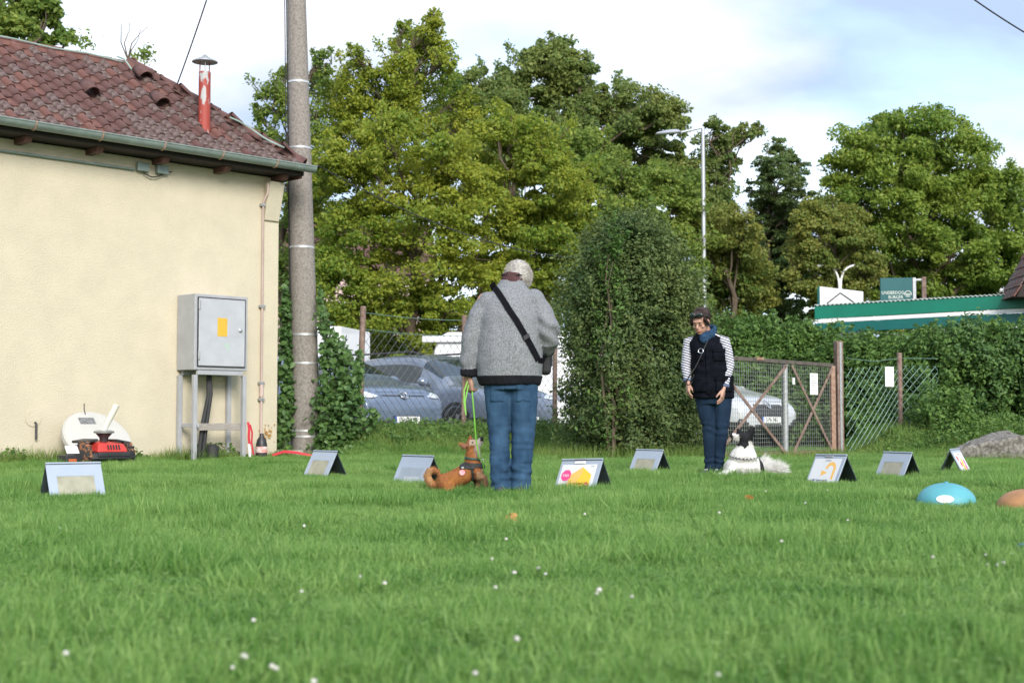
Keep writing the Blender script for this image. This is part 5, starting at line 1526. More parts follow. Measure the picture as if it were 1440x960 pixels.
def a_sign(px, py_contact, phi, label, face, tilt=0, group=SIGNS):
    d = FPX * CAM_H / (py_contact - 590)
    x = (px - 720) / FPX * d
    root = thing('exercise_sign', label, 'sign', (x, d, float(gz(x, d))), phi, group)
    root.rotation_euler = (0, tilt, phi)
    Mf, Mk = panel_M(True), panel_M(False)
    fp_ = MB().box((0, SH / 2, -.004), (SW, SH, .008)).build('front_panel', m_frame, root, bevel=.002); fp_.matrix_local = Mf
    MB().box((0, SH / 2, -.0125), (SW - .01, SH - .006, .008)).build('front_backing', m_back, root).matrix_local = Mf
    MB().box((0, SH / 2, -.004), (SW, SH, .008)).build('back_panel', m_back, root, bevel=.002).matrix_local = Mk
    hz = SH * math.cos(LEAN) + .012
    MB().tube([(-SW / 2, 0, hz), (SW / 2, 0, hz)], .007, 8).build('hinge', m_frame, root, smooth=50)
    def flat(nm, poly, m_, lay=1, par=fp_):
        return MB().prism(poly, .0006, Matrix.Translation((0, 0, .0004 + .0009 * lay))).build(nm, m_, par)
    def rect(x0, y0, x1, y1): return [(x0, y0), (x1, y0), (x1, y1), (x0, y1)]
    def reg(cx, cy, r, n, rot=0, sy=1): return [(cx + r * math.cos(rot + 2 * math.pi * k / n), cy + sy * r * math.sin(rot + 2 * math.pi * k / n)) for k in range(n)]
    T = lambda x_, y_: Matrix.Translation((x_, y_, .0045))
    if face == 'sleeve':
        flat('paper_insert', rect(-.125, .02, .125, .165), m_insert)
        flat('sleeve_edge', rect(-.13, .164, .13, .168), m_insert_g, 2)
    elif face == 'sleeve_grey':
        flat('paper_insert', rect(-.135, .02, .13, .16), m_insert_g)
        flat('paper_sheet', rect(-.06, .02, .125, .085), m_insert_g2, 2)
    elif face == 'stop':
        flat('card', rect(-.165, .012, .155, .222), m_card)
        pent = [(-.075, .015), (.125, .015), (.125, .140), (.03, .200), (-.075, .135)]
        flat('yellow_house', pent, m_yl, 2)
        flat('orange_half', [(-.075, .015), (-.03, .015), (.045, .165), (.03, .200), (-.075, .135)], m_org, 3)
        flat('stop_sign', reg(-.105, .135, .046, 8, R(22.5)), m_pink, 4)
        text_mesh('print_text', 'Halt', .034, m_card, fp_, T(-.105, .135) @ Matrix.Translation((0, 0, .001)), ext=.0003)
        flat('red_dot', reg(.098, .062, .022, 8, R(22.5)), m_pred, 4)
        text_mesh('print_text', 'Halt', .016, m_card, fp_, T(.098, .062) @ Matrix.Translation((0, 0, .001)), ext=.0003)
        text_mesh('print_text', '1 Kreise', .032, m_ink, fp_, T(.005, .070) @ Matrix.Rotation(R(4), 4, 'Z'), ext=.0003)
        text_mesh('print_text', 'G 104', .013, m_print, fp_, T(.115, .205), ext=.0003)
        MB().box((-.01, .238, .004), (.10, .026, .008)).build('clip', m_card, root, bevel=.003).matrix_local = Mf
        MB().box((-.01, .253, .005), (.10, .010, .009)).build('clip_spring', M['black_plastic'], root).matrix_local = Mf
    elif face == 'uturn':
        flat('card', rect(-.17, .012, .155, .228), m_card)
        ar = []
        R0, R1 = .075, .043
        for a in np.linspace(0, math.pi * .93, 12): ar.append((.055 + R0 * math.cos(a) * .85, .125 + R0 * math.sin(a)))
        ar2 = [(.055 + R1 * math.cos(a) * .85, .125 + R1 * math.sin(a)) for a in np.linspace(math.pi * .93, 0, 12)]
        poly = [(.055 + R0 * .85, .045)] + ar + ar2 + [(.055 + R1 * .85, .045)]
        mb = MB(); n_ = len(ar)
        V_ = [(p[0], p[1], .0023) for p in [poly[0]] + ar] + [(p[0], p[1], .0023) for p in [poly[-1]] + ar2[::-1]]
        mb.add(V_, [(i, n_ + 1 + i, n_ + 2 + i, i + 1)[::-1] for i in range(n_)])
        mb.add([(-.045, .125, .0023), (.035, .105, .0023), (-.035, .072, .0023)], [(0, 2, 1)])
        mb.build('u_turn_arrow', m_org, fp_)
        text_mesh('print_text', 'Linkskehrt', .017, m_print, fp_, T(-.0, .212), ext=.0003)
        text_mesh('print_text', '180° Kehrtwende', .026, mat('print_navy', (.03, .05, .2), .5), fp_, T(-.03, .035), ext=.0003)
        MB().box((-.01, .245, .004), (.10, .012, .008)).build('clip', M['metal_grey'], root, bevel=.002).matrix_local = Mf
    elif face == 'dots':
        flat('card', rect(-.165, .012, .165, .225), m_card)
        for (x_, y_, m_) in ((-.10, .165, m_pred), (-.06, .105, m_pred), (.10, .125, m_pink), (.09, .075, m_pink)): flat('dot', reg(x_, y_, .028, 10), m_, 2)
        flat('path', [(-.03, .03), (.03, .03), (.05, .15), (.0, .17), (-.02, .1)], m_yl, 3)
        text_mesh('print_text', 'Slalom', .025, m_print, fp_, T(0, .205), ext=.0003)
    return root
a_sign(105, 700.5, R(36), 'grey folding exercise sign with beige sleeve on the lawn in front of the mower', 'sleeve')
a_sign(458, 670, R(-47), 'grey folding exercise sign with beige sleeve near the foot of the concrete pole', 'sleeve')
a_sign(588, 686.5, R(-47), 'plain grey folding exercise sign right behind the brown dog\'s tail', 'sleeve_grey')
a_sign(820, 693.5, R(-42), 'exercise sign with pink Halt octagon and yellow pentagon print', 'stop', R(-2))
a_sign(913, 668.5, R(-53), 'grey folding exercise sign with beige sleeve in front of the tall shrub', 'sleeve')
a_sign(1168, 682, R(-62), 'exercise sign printed with an orange u-turn arrow', 'uturn', R(-1))
a_sign(1261, 672, R(-64), 'grey folding exercise sign with beige sleeve left of the boulder', 'sleeve')
a_sign(1341, 668, R(60), 'white exercise sign with red and pink dots by the boulder', 'dots')

# ============================================================ balance domes
m_teal = mat('teal_rubber', (.09, .34, .39), .55, var=.07, vs=9, bump=.1)
m_tan = mat('tan_rubber', (.36, .18, .075), .6, var=.15, vs=12, bump=.1)
def dome(px, pyc, r, h, m_, label, logo):
    d = FPX * CAM_H / (pyc - 590); x = (px - 720) / FPX * d
    root = thing('balance_dome', label, 'balance dome', (x, d, 0), 0, 'balance domes on the lawn')
    prof = [(.001, 0), (r, 0), (r * 1.01, .012), (r, .03)] + [(r * math.cos(a), .03 + (h - .03) * math.sin(a)) for a in np.linspace(.12, 1.45, 14)] + [(.001, h)]
    MB().lathe(prof, 48).build('dome', m_, root, smooth=50)
    MB().lathe([(.014, h - .004), (.014, h + .006), (.001, h + .008)], 12).build('valve', m_, root, smooth=50)
    if logo:
        mb = MB(); V_ = []; F_ = []; n_ = 20
        def sp_(ax, el, e=.0025): return Vector(((r + e) * math.cos(el) * math.sin(ax), -(r + e) * math.cos(el) * math.cos(ax), .03 + (h - .03 + e) * math.sin(el)))
        for rr in (0.001, .5, 1):
            for k in range(n_):
                a = 2 * math.pi * k / n_; V_.append(sp_(-.34 + .30 * rr * math.cos(a), .24 + .20 * rr * math.sin(a)))
        for q_ in range(2):
            for k in range(n_): F_.append((q_ * n_ + k, (q_ + 1) * n_ + k, (q_ + 1) * n_ + (k + 1) % n_, q_ * n_ + (k + 1) % n_))
        mb.add(V_, F_); mb.build('oval_print', M['white_paint'], root, smooth=60)
dome(1328, 712, .175, .148, m_teal, 'turquoise rubber balance dome with a white oval print', True)
dome(1440, 718, .165, .13, m_tan, 'tan brown rubber balance dome beside the turquoise one', False)
bd_ = FPX * CAM_H / (783 - 590); bx_ = (1446 - 720) / FPX * bd_
bt = thing('blue_toy', 'small blue rubber toy lying among clover flowers', 'toy', (bx_, bd_, 0))
MB().lathe([(.02, .0), (.055, .01), (.06, .03), (.05, .055), (.02, .06), (.012, .05), (.012, .01)], 24).build('ring', mat('blue_rubber', (.03, .13, .45), .5, var=.1), bt, smooth=50)
MB().lathe([(.018, .06), (.026, .075), (.02, .09), (.001, .094)], 16).build('knob', mat('blue_rubber_dark', (.02, .08, .32), .5), bt, smooth=50)

# ============================================================ boulder
m_rock = mat('granite', (.085, .075, .065), .95, vs=26, col2=(.27, .25, .22), bump=.9, bs=22)
bd2 = 18.35; bcx = at(1388, 0, bd2).x
bl = MB()
def bq(px, py, y): p = at(px, py, bd2); return (p.x - bcx, y, p.z)
ol_ = [(1331, 638), (1352, 627), (1378, 613), (1400, 608), (1432, 602), (1440, 616), (1439, 655), (1334, 655)]
V_ = [bq(a, b, -.28 + .0 * k) for k, (a, b) in enumerate(ol_)] + [bq(a + (4 if a < 1400 else -6), b + 3, .30) for (a, b) in ol_]
V_[3] = bq(1400, 618, -.30); V_[2] = bq(1378, 622, -.30); V_[4] = bq(1431, 612, -.28)
n_ = len(ol_)
bl.add(V_, [tuple(range(n_)), tuple(range(2 * n_ - 1, n_ - 1, -1))] + [(i, n_ + i, n_ + (i + 1) % n_, (i + 1) % n_) for i in range(n_)])
bo_ = organic('boulder', bl, .022, m_rock, None, 2, lambda p, n: .030 * nz3(p[0] * 5, p[1] * 5, p[2] * 9) + .014 * nz3(p[0] * 17, p[1] * 17, p[2] * 17) + .007 * nz3(p[0] * 45, p[1] * 45, p[2] * 45))
bo_.location = (bcx, bd2, 0)
tag(bo_, 'grey speckled granite boulder lying by the hedge', 'boulder')
# ============================================================ people
def shell(src, name, mask, off, m, parent, thick=.004):
    """a strip of cloth cut from the faces of src for which mask(centre) holds, pushed outwards"""
    bm = bmesh.new(); bm.from_mesh(src)
    bm.normal_update()
    for v in bm.verts: v.tag = False
    bmesh.ops.delete(bm, geom=[f for f in bm.faces if not mask(f.calc_center_median())], context='FACES')
    for v in bm.verts: v.co += v.normal * off
    me = bpy.data.meshes.new(name); bm.to_mesh(me); bm.free(); me.shade_smooth()
    o = link(name, me, m, parent)
    s = o.modifiers.new('s', 'SOLIDIFY'); s.thickness = thick; s.offset = 1
    return o

def fur(src, name, n, L, Wd, m, parent, rs, colfn=None, mask=None, comb=(0, 0, -1), lift=.55, bend=.5, jl=.4, mess=.18):
    P, Nn = surf_points(src, n, rs, mask)
    c = np.array(comb, float)[None] if not callable(comb) else comb(P)
    D = Nn * lift + c * (1 - lift) + rs.normal(size=P.shape) * mess
    D = unit(D)
    V, F = blades(P - Nn * .002, D, L * (1 + jl * rs.uniform(-1, 1, n)), Wd * rs.uniform(.6, 1.3, n), np.full(n, bend) * rs.uniform(.2, 1, n), rs, unit(c + rs.normal(size=P.shape) * .3))
    me = np_mesh(name, V, F)
    if colfn:
        a = me.color_attributes.new('Col', 'FLOAT_COLOR', 'POINT')
        jit = np.repeat(rs.uniform(.82, 1.10, n), 5)[:, None]
        cc = np.repeat(np.array([tuple(colfn(p)) + (1.0,) for p in P.tolist()], np.float32), 5, 0)
        cc[:, :3] *= jit; a.data.foreach_set('color', cc.astype(np.float32).ravel())
    o = link(name, me, m, parent)
    o['kind'] = 'stuff'
    return o

def add_hand(mb, wrist, d, palm_n, thumb, curl=.35, s=1.0, spread=.06):
    """palm, four fingers and a thumb. d: towards the fingertips, palm_n: out of the palm, thumb: side the thumb is on"""
    d = Vector(d).normalized(); pn = Vector(palm_n); pn = (pn - d * pn.dot(d)).normalized()
    sd_ = Vector(thumb); sd_ = (sd_ - d * sd_.dot(d) - pn * sd_.dot(pn)).normalized()
    w0 = Vector(wrist)
    mb.tube([w0 - d * .02 * s, w0 + d * .015 * s, w0 + d * .05 * s, w0 + d * .088 * s], [.026 * s, .032 * s, .042 * s, .040 * s], 14, [.021 * s, .018 * s, .016 * s, .014 * s]) if False else None
    for k in range(5):
        o = (k - 2) * .017 * s
        mb.tube([w0 - d * .015 * s + sd_ * o * .55, w0 + d * .05 * s + sd_ * o, w0 + d * .088 * s + sd_ * o * 1.08], [.018 * s, .0165 * s, .0135 * s], 10, round_ends=True)
    lens = (.068, .078, .073, .056)
    for k, L in enumerate(lens):
        o = (1.5 - k) * .0225 * s
        p = w0 + d * (.086 - .004 * abs(k - 1)) * s + sd_ * o
        fd = (d + sd_ * spread * (1.5 - k)).normalized()
        P = [p - fd * .012 * s, p]; a = 0
        for j, fr in enumerate((.45, .32, .23)):
            a += curl * (1.0, 1.25, .8)[j]
            dv = fd * math.cos(a) + pn * math.sin(a)
            P.append(P[-1] + dv * L * fr * s)
        mb.tube(P, [.0098 * s, .0096 * s, .0090 * s, .0082 * s, .0072 * s], 10, round_ends=True)
    t0 = w0 + d * .022 * s + sd_ * .026 * s + pn * .006 * s
    td = (d * .70 + sd_ * .62 + pn * .28).normalized(); t1 = t0 + td * .040 * s
    t2 = t1 + (d * .92 + sd_ * .18 + pn * (.25 + curl * .6)).normalized() * .032 * s
    t3 = t2 + (d * .92 - sd_ * .08 + pn * (.25 + curl * .8)).normalized() * .025 * s
    mb.tube([t0, t1, t2, t3], [.0150 * s, .0118 * s, .0105 * s, .0085 * s], 10, round_ends=True)

def add_head(mb, c, M3, s=1.0, ears=True):
    T = lambda x, y, z: Vector(c) + M3 @ Vector((x, y, z)) * s
    mb.ball(T(0, .010, .015), (.076 * s, .097 * s, .105 * s), M3)
    mb.ball(T(0, -.030, -.055), (.058 * s, .066 * s, .066 * s), M3)
    mb.ball(T(0, -.068, -.092), (.026 * s, .022 * s, .022 * s), M3)            # chin
    mb.ball(T(0, -.080, .028), (.050 * s, .018 * s, .016 * s), M3)             # brow
    mb.tube([T(0, -.086, .012), T(0, -.108, -.022), T(0, -.105, -.036)], [.010 * s, .0145 * s, .013 * s], 10, round_ends=True)
    for q_ in (-1, 1):
        mb.ball(T(q_ * .042, -.066, -.026), (.020 * s, .020 * s, .018 * s), M3)     # cheeks
        mb.ball(T(q_ * .031, -.082, .004), (.015 * s, .010 * s, .009 * s), M3)      # lids
        if ears: mb.ball(T(q_ * .080, .008, -.012), (.010 * s, .018 * s, .030 * s), M3)
    mb.ball(T(0, -.090, -.058), (.024 * s, .012 * s, .007 * s), M3); mb.ball(T(0, -.088, -.070), (.020 * s, .012 * s, .007 * s), M3)
    return T

m_skin = mat('skin', (.38, .21, .145), .55, var=.08, vs=14, bump=.1, bs=120)
m_skin2 = mat('skin_fair', (.44, .25, .18), .5, var=.06, vs=14)
def fabric(name, col, col2, scale, stretch, rough=.9, bump=.5, thr=(.4, .6)):
    return mat(name, col, rough, col2=col2, vs=scale, stretch=stretch, bump=bump, bs=scale * 1.6, bstretch=stretch, thr=thr, spec=.2)
m_jacket = fabric('heather_grey_knit', (.095, .10, .11), (.33, .34, .355), 150, (1, 1, .5), thr=(.28, .72), bump=.6)
m_rib = fabric('black_rib', (.007, .007, .010), (.014, .014, .018), 160, (1, 1, .1))
m_jean = fabric('blue_denim', (.014, .040, .084), (.044, .098, .172), 9, (1, 1, .55), thr=(.3, .7), bump=.25)
m_jean2 = fabric('dark_denim', (.006, .015, .034), (.014, .034, .065), 9, (1, 1, .55), thr=(.3, .7), bump=.25)
m_shoe = mat('dark_shoe', (.035, .04, .05), .6, var=.3, vs=20)

# ---------------------------------------------------------------- man
MX, MY = -.022, 9.95
man = thing('person', 'man in grey knit jacket and blue jeans seen from behind holding a green lead', 'person', (MX, MY, float(gz(MX, MY))))
MH = Matrix.Rotation(math.pi + R(8), 3, 'Z') @ Matrix.Rotation(R(48), 3, 'X')
mb = MB()
hc = Vector((.066, .145, 1.530))
hp = add_head(mb, hc, MH, 1.04)
mb.tube([(.02, .045, 1.38), (.035, .075, 1.46), hc + Vector((0, -.015, -.03))], [.07, .062, .058], 16)
mb.eloft([(.01, .01, .80, .155, .11), (.01, .01, .95, .165, .12), (.01, .02, 1.15, .175, .12), (.01, .03, 1.30, .18, .115), (.015, .04, 1.40, .14, .09), (.02, .045, 1.45, .07, .07)], 24)
for P, r in (([(-.17, .03, 1.37), (-.262, .02, 1.10), (-.285, .045, .84)], [.055, .044, .028]), ([(.19, .03, 1.37), (.275, -.02, 1.14), (.262, .21, 1.04)], [.055, .044, .028])):
    mb.tube(P, r, 12, round_ends=True)
add_hand(mb, (-.288, .050, .828), (.08, .10, -1), (.75, .65, 0), (.35, .9, .1), .78)
add_hand(mb, (.262, .215, 1.035), (-.15, .9, -.35), (-.9, -.1, -.2), (-.1, .4, 1), .5)
HIPL, HIPR = (-.085, .01, .86), (.105, .01, .86); KNL, KNR = (-.075, .03, .48), (.098, .02, .48); ANL, ANR = (-.055, .0, .10), (.078, -.01, .10)
for hpv, kn, an in ((HIPL, KNL, ANL), (HIPR, KNR, ANR)):
    mb.tube([hpv, kn, an], [.075, .05, .036], 12, round_ends=True)
    mb.tube([Vector(an) + Vector((0, -.03, -.055)), Vector(an) + Vector((-.02, .13, -.065))], [.035, .03], 10, round_ends=True)
organic('body', mb, .0055, m_skin, man, 3)
# jacket
jb = MB()
jb.eloft([(.006, .012, .775, .206, .150), (.006, .012, .83, .222, .165), (.004, .012, .95, .226, .172), (.004, .016, 1.10, .220, .172), (.004, .024, 1.25, .212, .165), (.006, .034, 1.345, .192, .142), (.010, .045, 1.415, .150, .118), (.018, .055, 1.475, .106, .095), (.026, .066, 1.52, .082, .082)], 36, 2.15)
jb.tube([(-.145, .040, 1.345), (-.215, .030, 1.25), (-.262, .022, 1.10), (-.272, .03, .96), (-.278, .045, .845)], [.088, .084, .074, .064, .056], 18, round_ends=False)
jb.tube([(.160, .040, 1.360), (.230, .020, 1.27), (.272, -.015, 1.17), (.272, .02, 1.085), (.262, .10, 1.05), (.258, .19, 1.03)], [.090, .090, .086, .074, .064, .054], 18)
jb.ball((-.148, .036, 1.345), (.090, .095, .085)); jb.ball((.165, .036, 1.358), (.095, .098, .088))
def jd(p, n):
    x, y, z = p
    d = .013 * nz3(x * 8, y * 8, z * 2.6) + .004 * nz3(x * 12 + z * 9, y * 9, z * 14) + .0035 * nz3(x * 16, y * 16, z * 9)
    if x > .20 and z > .98: d += .0105 * math.sin(46 * (z + .65 * x) + 3 * nz3(x * 9, y * 9, z * 9)) * max(0, 1 - abs(z - 1.13) / .17)
    if x < -.235: d += .006 * math.sin(52 * (z - .5 * x) + 4 * nz3(x * 9, y * 9, z * 6)) * max(.25, 1 - abs(z - .92) / .14)
    if z < .93 and abs(x) < .24: d += .004 * nz3(math.atan2(y, x) * 5, 3.3, 1.1) * (1 - max(0, z - .80) / .13)
    return d
jk = organic('jacket', jb, .0075, m_jacket, man, 5, jd)
shell(jk.data, 'waistband', lambda c: c.z < .838 and abs(c.x) < .236 and not (c.x < -.222), .002, m_rib, man, .004)
shell(jk.data, 'cuff', lambda c: c.z < .885 and c.x < -.222, .003, m_rib, man, .005)
shell(jk.data, 'cuff', lambda c: c.x > .19 and c.y > .125 and c.z < 1.12, .003, m_rib, man, .005)
nb = MB().tube([(.022, .062, 1.47), (.027, .070, 1.505), (.033, .082, 1.548)], [.092, .086, .078], 24)
organic('neck_scarf', nb, .006, fabric('patterned_scarf', (.025, .010, .014), (.13, .065, .06), 120, (1, 1, 1.3)), man, 3, lambda p, n: .003 * nz3(p[0] * 30, p[1] * 30, p[2] * 60))
MB().tube([(.033 + .083 * math.cos(a), .080 + .080 * math.sin(a), 1.553 + .012 * math.sin(a)) for a in np.linspace(0, 2 * math.pi, 32)], .007, 7).build('collar_edge', m_rib, man, smooth=60)
# trousers
tb = MB()
tb.eloft([(.010, .012, .74, .168, .125), (.010, .012, .82, .185, .138), (.010, .012, .90, .175, .13)], 28, 2.3)
tb.tube([(-.078, .012, .82), (-.074, .018, .66), (-.072, .028, .48), (-.064, .012, .28), (-.058, .0, .13), (-.056, .0, .045)], [.104, .094, .075, .067, .065, .068], 20)
tb.tube([(.098, .012, .82), (.104, .010, .66), (.102, .018, .48), (.094, .004, .28), (.086, -.012, .13), (.082, -.012, .045)], [.106, .099, .083, .074, .071, .074], 20)
def td(p, n):
    x, y, z = p
    side = x - .012
    d = .004 * nz3(x * 10, y * 10, z * 5)
    fold = math.sin(70 * z + 16 * side + 5 * nz3(x * 8, y * 8, z * 6)) 
    wgt = max(0, 1 - abs(z - .46) / .14) * .006 + max(0, 1 - abs(z - .15) / .17) * .0115 + max(0, 1 - abs(z - .74) / .09) * .004
    rid = 1 - abs(nz3(x * 9 + 3, y * 9, z * 24)) * 2.4
    return d + fold * wgt * .45 + .0062 * rid * (.30 + max(0, 1 - abs(z - .2) / .22))
tr_ = organic('jeans', tb, .0075, m_jean, man, 4, td)
shell(tr_.data, 'back_pocket', lambda c: c.y < -.03 and .66 < c.z < .775 and -.125 < c.x < -.035, .002, m_jean, man, .003)
shell(tr_.data, 'back_pocket', lambda c: c.y < -.03 and .66 < c.z < .775 and .055 < c.x < .150, .002, m_jean, man, .003)
for an, fx in ((ANL, -.03), (ANR, .03)):
    sb = MB().ball((an[0], an[1] - .035, .040), (.042, .055, .042)); sb.ball((an[0] + fx, an[1] + .13, .036), (.046, .075, .036)); sb.tube([(an[0], an[1] - .03, .035), (an[0] + fx, an[1] + .13, .035)], .04, 12)
    organic('shoe', sb, .008, m_shoe, man, 3)
# hair: cropped grey-white, covers the back and top of the head
m_hair = vcol_mat('grey_hair', .6, .2, 120)
hb = MB()
hb.ball(hp(0, .022, .024), (.090, .105, .112), MH); hb.ball(hp(0, .055, -.045), (.070, .058, .060), MH)
hr = organic('hair', hb, .006, m_hair, man, 3, lambda p, n: .004 * nz3(p[0] * 40, p[1] * 40, p[2] * 40))
hairc = lambda p: (.46, .43, .39) if nz3(p[0] * 60, p[1] * 60, p[2] * 60) > -.1 else (.39, .36, .325)
set_color(hr.data, hairc)
fur(hr.data, 'hair_strands', 5200, .026, .0022, m_hair, hr, np.random.default_rng(5), hairc, comb=lambda P: unit((P - np.array(hc)) * np.array([.5, -.3, 0]) + np.array([0, -.25, -1.0]) * .12), lift=.45, bend=.4)
# shoulder bag: strap follows the jacket
bvh = BVHTree.FromPolygons([v.co.copy() for v in jk.data.vertices], [tuple(p.vertices) for p in jk.data.polygons])
bag = thing('shoulder_bag', 'black shoulder bag strap crossing the back of the grey jacket', 'bag', (MX, MY, float(gz(MX, MY))))
def on_back(x, z, o=.007):
    h = bvh.ray_cast(Vector((x, -1, z)), Vector((0, 1, 0)))[0]
    return Vector((x, (h.y if h else .05) - o, z))
rib_ = [(-.105, 1.462), (-.09, 1.44), (-.07, 1.41), (-.045, 1.37), (-.015, 1.32), (.015, 1.27), (.05, 1.22), (.085, 1.16), (.12, 1.10), (.155, 1.04), (.185, .985), (.208, .94)]
V_ = []; F_ = []
for i, (x, z) in enumerate(rib_):
    wv = .021
    dxy = Vector((.86, 0, .5)).normalized()
    for o_ in (.004, .012):
        V_.append(on_back(x - dxy.x * wv, z - dxy.z * wv, o_)); V_.append(on_back(x + dxy.x * wv, z + dxy.z * wv, o_))
for i in range(len(rib_) - 1):
    a = i * 4; F_ += [(a + 2, a + 3, a + 7, a + 6), (a, a + 4, a + 5, a + 1), (a, a + 2, a + 6, a + 4), (a + 1, a + 5, a + 7, a + 3)]
m_web = mat('black_webbing', (.006, .006, .008), .9, var=.3, vs=60, spec=.1)
MB().add(V_, F_).build('strap', m_web, bag, smooth=50)
ribbon([on_back(-.105, 1.462, .008) + Vector((0, .0, 0)), Vector((-.118, .02, 1.488)), Vector((-.118, .08, 1.490)), Vector((-.10, .14, 1.44)), Vector((-.06, .195, 1.3))], .042, .006, (.86, 0, .5)).build('strap_front', m_web, bag, smooth=60)
sl3 = on_back(.120, 1.10, .015); MB().box(sl3, (.052, .008, .030), Matrix.Rotation(R(-32), 3, 'Y')).build('slider', M['black_rubber'], bag, bevel=.003)
bb = MB().box((.262, .20, .945), (.075, .20, .19))
bb.build('bag_body', mat('bag_nylon', (.012, .012, .015), .7, var=.2, vs=30, bump=.3), bag, bevel=.025, seg=3)
MB().box((.304, .20, .96), (.012, .15, .10)).build('bag_pocket', M['black_plastic'], bag, bevel=.01)
ribbon([on_back(.208, .94, .008), Vector((.250, -.02, .945)), Vector((.264, .10, .99))], .04, .006, (.4, 0, .9)).build('strap_end', m_web, bag, smooth=60)

# ---------------------------------------------------------------- woman
WX, WY = (998 - 720) / FPX * 12.93, 12.93
wom = thing('person', 'woman in black vest and striped sleeves looking down beside the white dog', 'person', (WX, WY, float(gz(WX, WY))))
WH = Matrix.Rotation(R(-28), 3, 'Z') @ Matrix.Rotation(R(27), 3, 'X')
hc2 = Vector((-.088, -.055, 1.412))
mb = MB()
hp2 = add_head(mb, hc2, WH, .93)
mb.tube([(-.01, .03, 1.24), (-.03, .02, 1.31), hc2 + Vector((.02, .03, -.02))], [.062, .052, .05], 14)
mb.eloft([(.02, .0, .70, .14, .10), (.015, .0, .90, .125, .095), (.005, .01, 1.10, .14, .10), (-.005, .015, 1.22, .13, .08), (-.01, .02, 1.28, .06, .06)], 22)
AL = [(-.180, .055, 1.235), (-.208, .045, 1.00), (-.198, .00, .850)]; AR = [(.130, -.035, 1.235), (.170, -.045, 1.02), (.112, -.125, .795)]
for P in (AL, AR): mb.tube(P, [.042, .034, .024], 12, round_ends=True)
add_hand(mb, AL[2], (-.02, -.25, -1), (.9, .1, 0), (.1, -1, 0), .30, .92)
add_hand(mb, AR[2], (-.28, -.22, -1), (-.85, .35, .1), (-.3, -1, 0), .22, .95)
WL = ((-.035, .01, .74), (-.008, -.015, .45), (-.010, .01, .09)); WR = ((.095, -.01, .74), (.100, -.04, .45), (.080, -.01, .09))
for q_ in (WL, WR):
    mb.tube(list(q_), [.072, .048, .033], 12, round_ends=True)
    mb.tube([Vector(q_[2]) + Vector((.01, .03, -.05)), Vector(q_[2]) + Vector((-.05, -.12, -.058))], [.032, .028], 10, round_ends=True)
organic('body', mb, .0052, m_skin2, wom, 3)
# face details
m_lip = mat('lips', (.42, .13, .11), .5); m_dark = mat('lash_dark', (.03, .02, .018), .5)
fb_ = MB()
for q_ in (-1, 1):
    MB().tube([hp2(q_ * .018, -.092, .000), hp2(q_ * .031, -.096, -.005), hp2(q_ * .044, -.088, .000)], .0016, 6).build('eyelashes', m_dark, wom, smooth=60)
    MB().tube([hp2(q_ * .015, -.097, .026), hp2(q_ * .030, -.098, .031), hp2(q_ * .046, -.088, .026)], .0022, 6).build('eyebrow', m_dark, wom, smooth=60)
MB().tube([hp2(-.022, -.096, -.064), hp2(0, -.103, -.063), hp2(.022, -.096, -.064)], [.003, .0055, .003], 8).build('lips', m_lip, wom, smooth=60)
# shirt sleeves with navy stripes
m_str, t, b = nodes('striped_jersey')
tcn = N(t, 'ShaderNodeTexCoord'); sp_n = N(t, 'ShaderNodeSeparateXYZ'); t.links.new(tcn.outputs['Object'], sp_n.inputs[0])
a1 = N(t, 'ShaderNodeMath', operation='MULTIPLY'); a1.inputs[1].default_value = .35; t.links.new(sp_n.outputs['X'], a1.inputs[0])
a2 = N(t, 'ShaderNodeMath', operation='ADD'); t.links.new(sp_n.outputs['Z'], a2.inputs[0]); t.links.new(a1.outputs[0], a2.inputs[1])
a3 = N(t, 'ShaderNodeMath', operation='DIVIDE'); a3.inputs[1].default_value = .0235; t.links.new(a2.outputs[0], a3.inputs[0])
a4 = N(t, 'ShaderNodeMath', operation='FRACT'); t.links.new(a3.outputs[0], a4.inputs[0])
a5 = N(t, 'ShaderNodeMath', operation='GREATER_THAN'); a5.inputs[1].default_value = .60; t.links.new(a4.outputs[0], a5.inputs[0])
mxn = N(t, 'ShaderNodeMix', data_type='RGBA'); t.links.new(a5.outputs[0], mxn.inputs['Factor'])
mxn.inputs[6].default_value = (.60, .60, .64, 1); mxn.inputs[7].default_value = (.02, .024, .07, 1)
t.links.new(mxn.outputs[2], b.inputs['Base Color']); b.inputs['Roughness'].default_value = .85; b.inputs['Specular IOR Level'].default_value = .2
for P, s_ in ((AL, 1), (AR, 1.06)):
    sv = MB(); P = [Vector(q_) for q_ in P]
    top = P[0] + Vector((.045 if P[0].x < 0 else -.045, 0, .008))
    sv.tube([top, P[0], P[0].lerp(P[1], .5), P[1], P[1].lerp(P[2], .55), P[2] + (P[1] - P[2]).normalized() * .02], [.046 * s_, .052 * s_, .052 * s_, .047 * s_, .040 * s_, .035 * s_], 18)
    slv = organic('sleeve', sv, .007, m_str, wom, 3, lambda p, n: .004 * nz3(p[0] * 14, p[1] * 14, p[2] * 18))
    zc_ = P[2].z + .045
    shell(slv.data, 'cuff', lambda c: c.z < zc_, .002, mat('cuff_blue', (.10, .13, .22), .9), wom, .004)
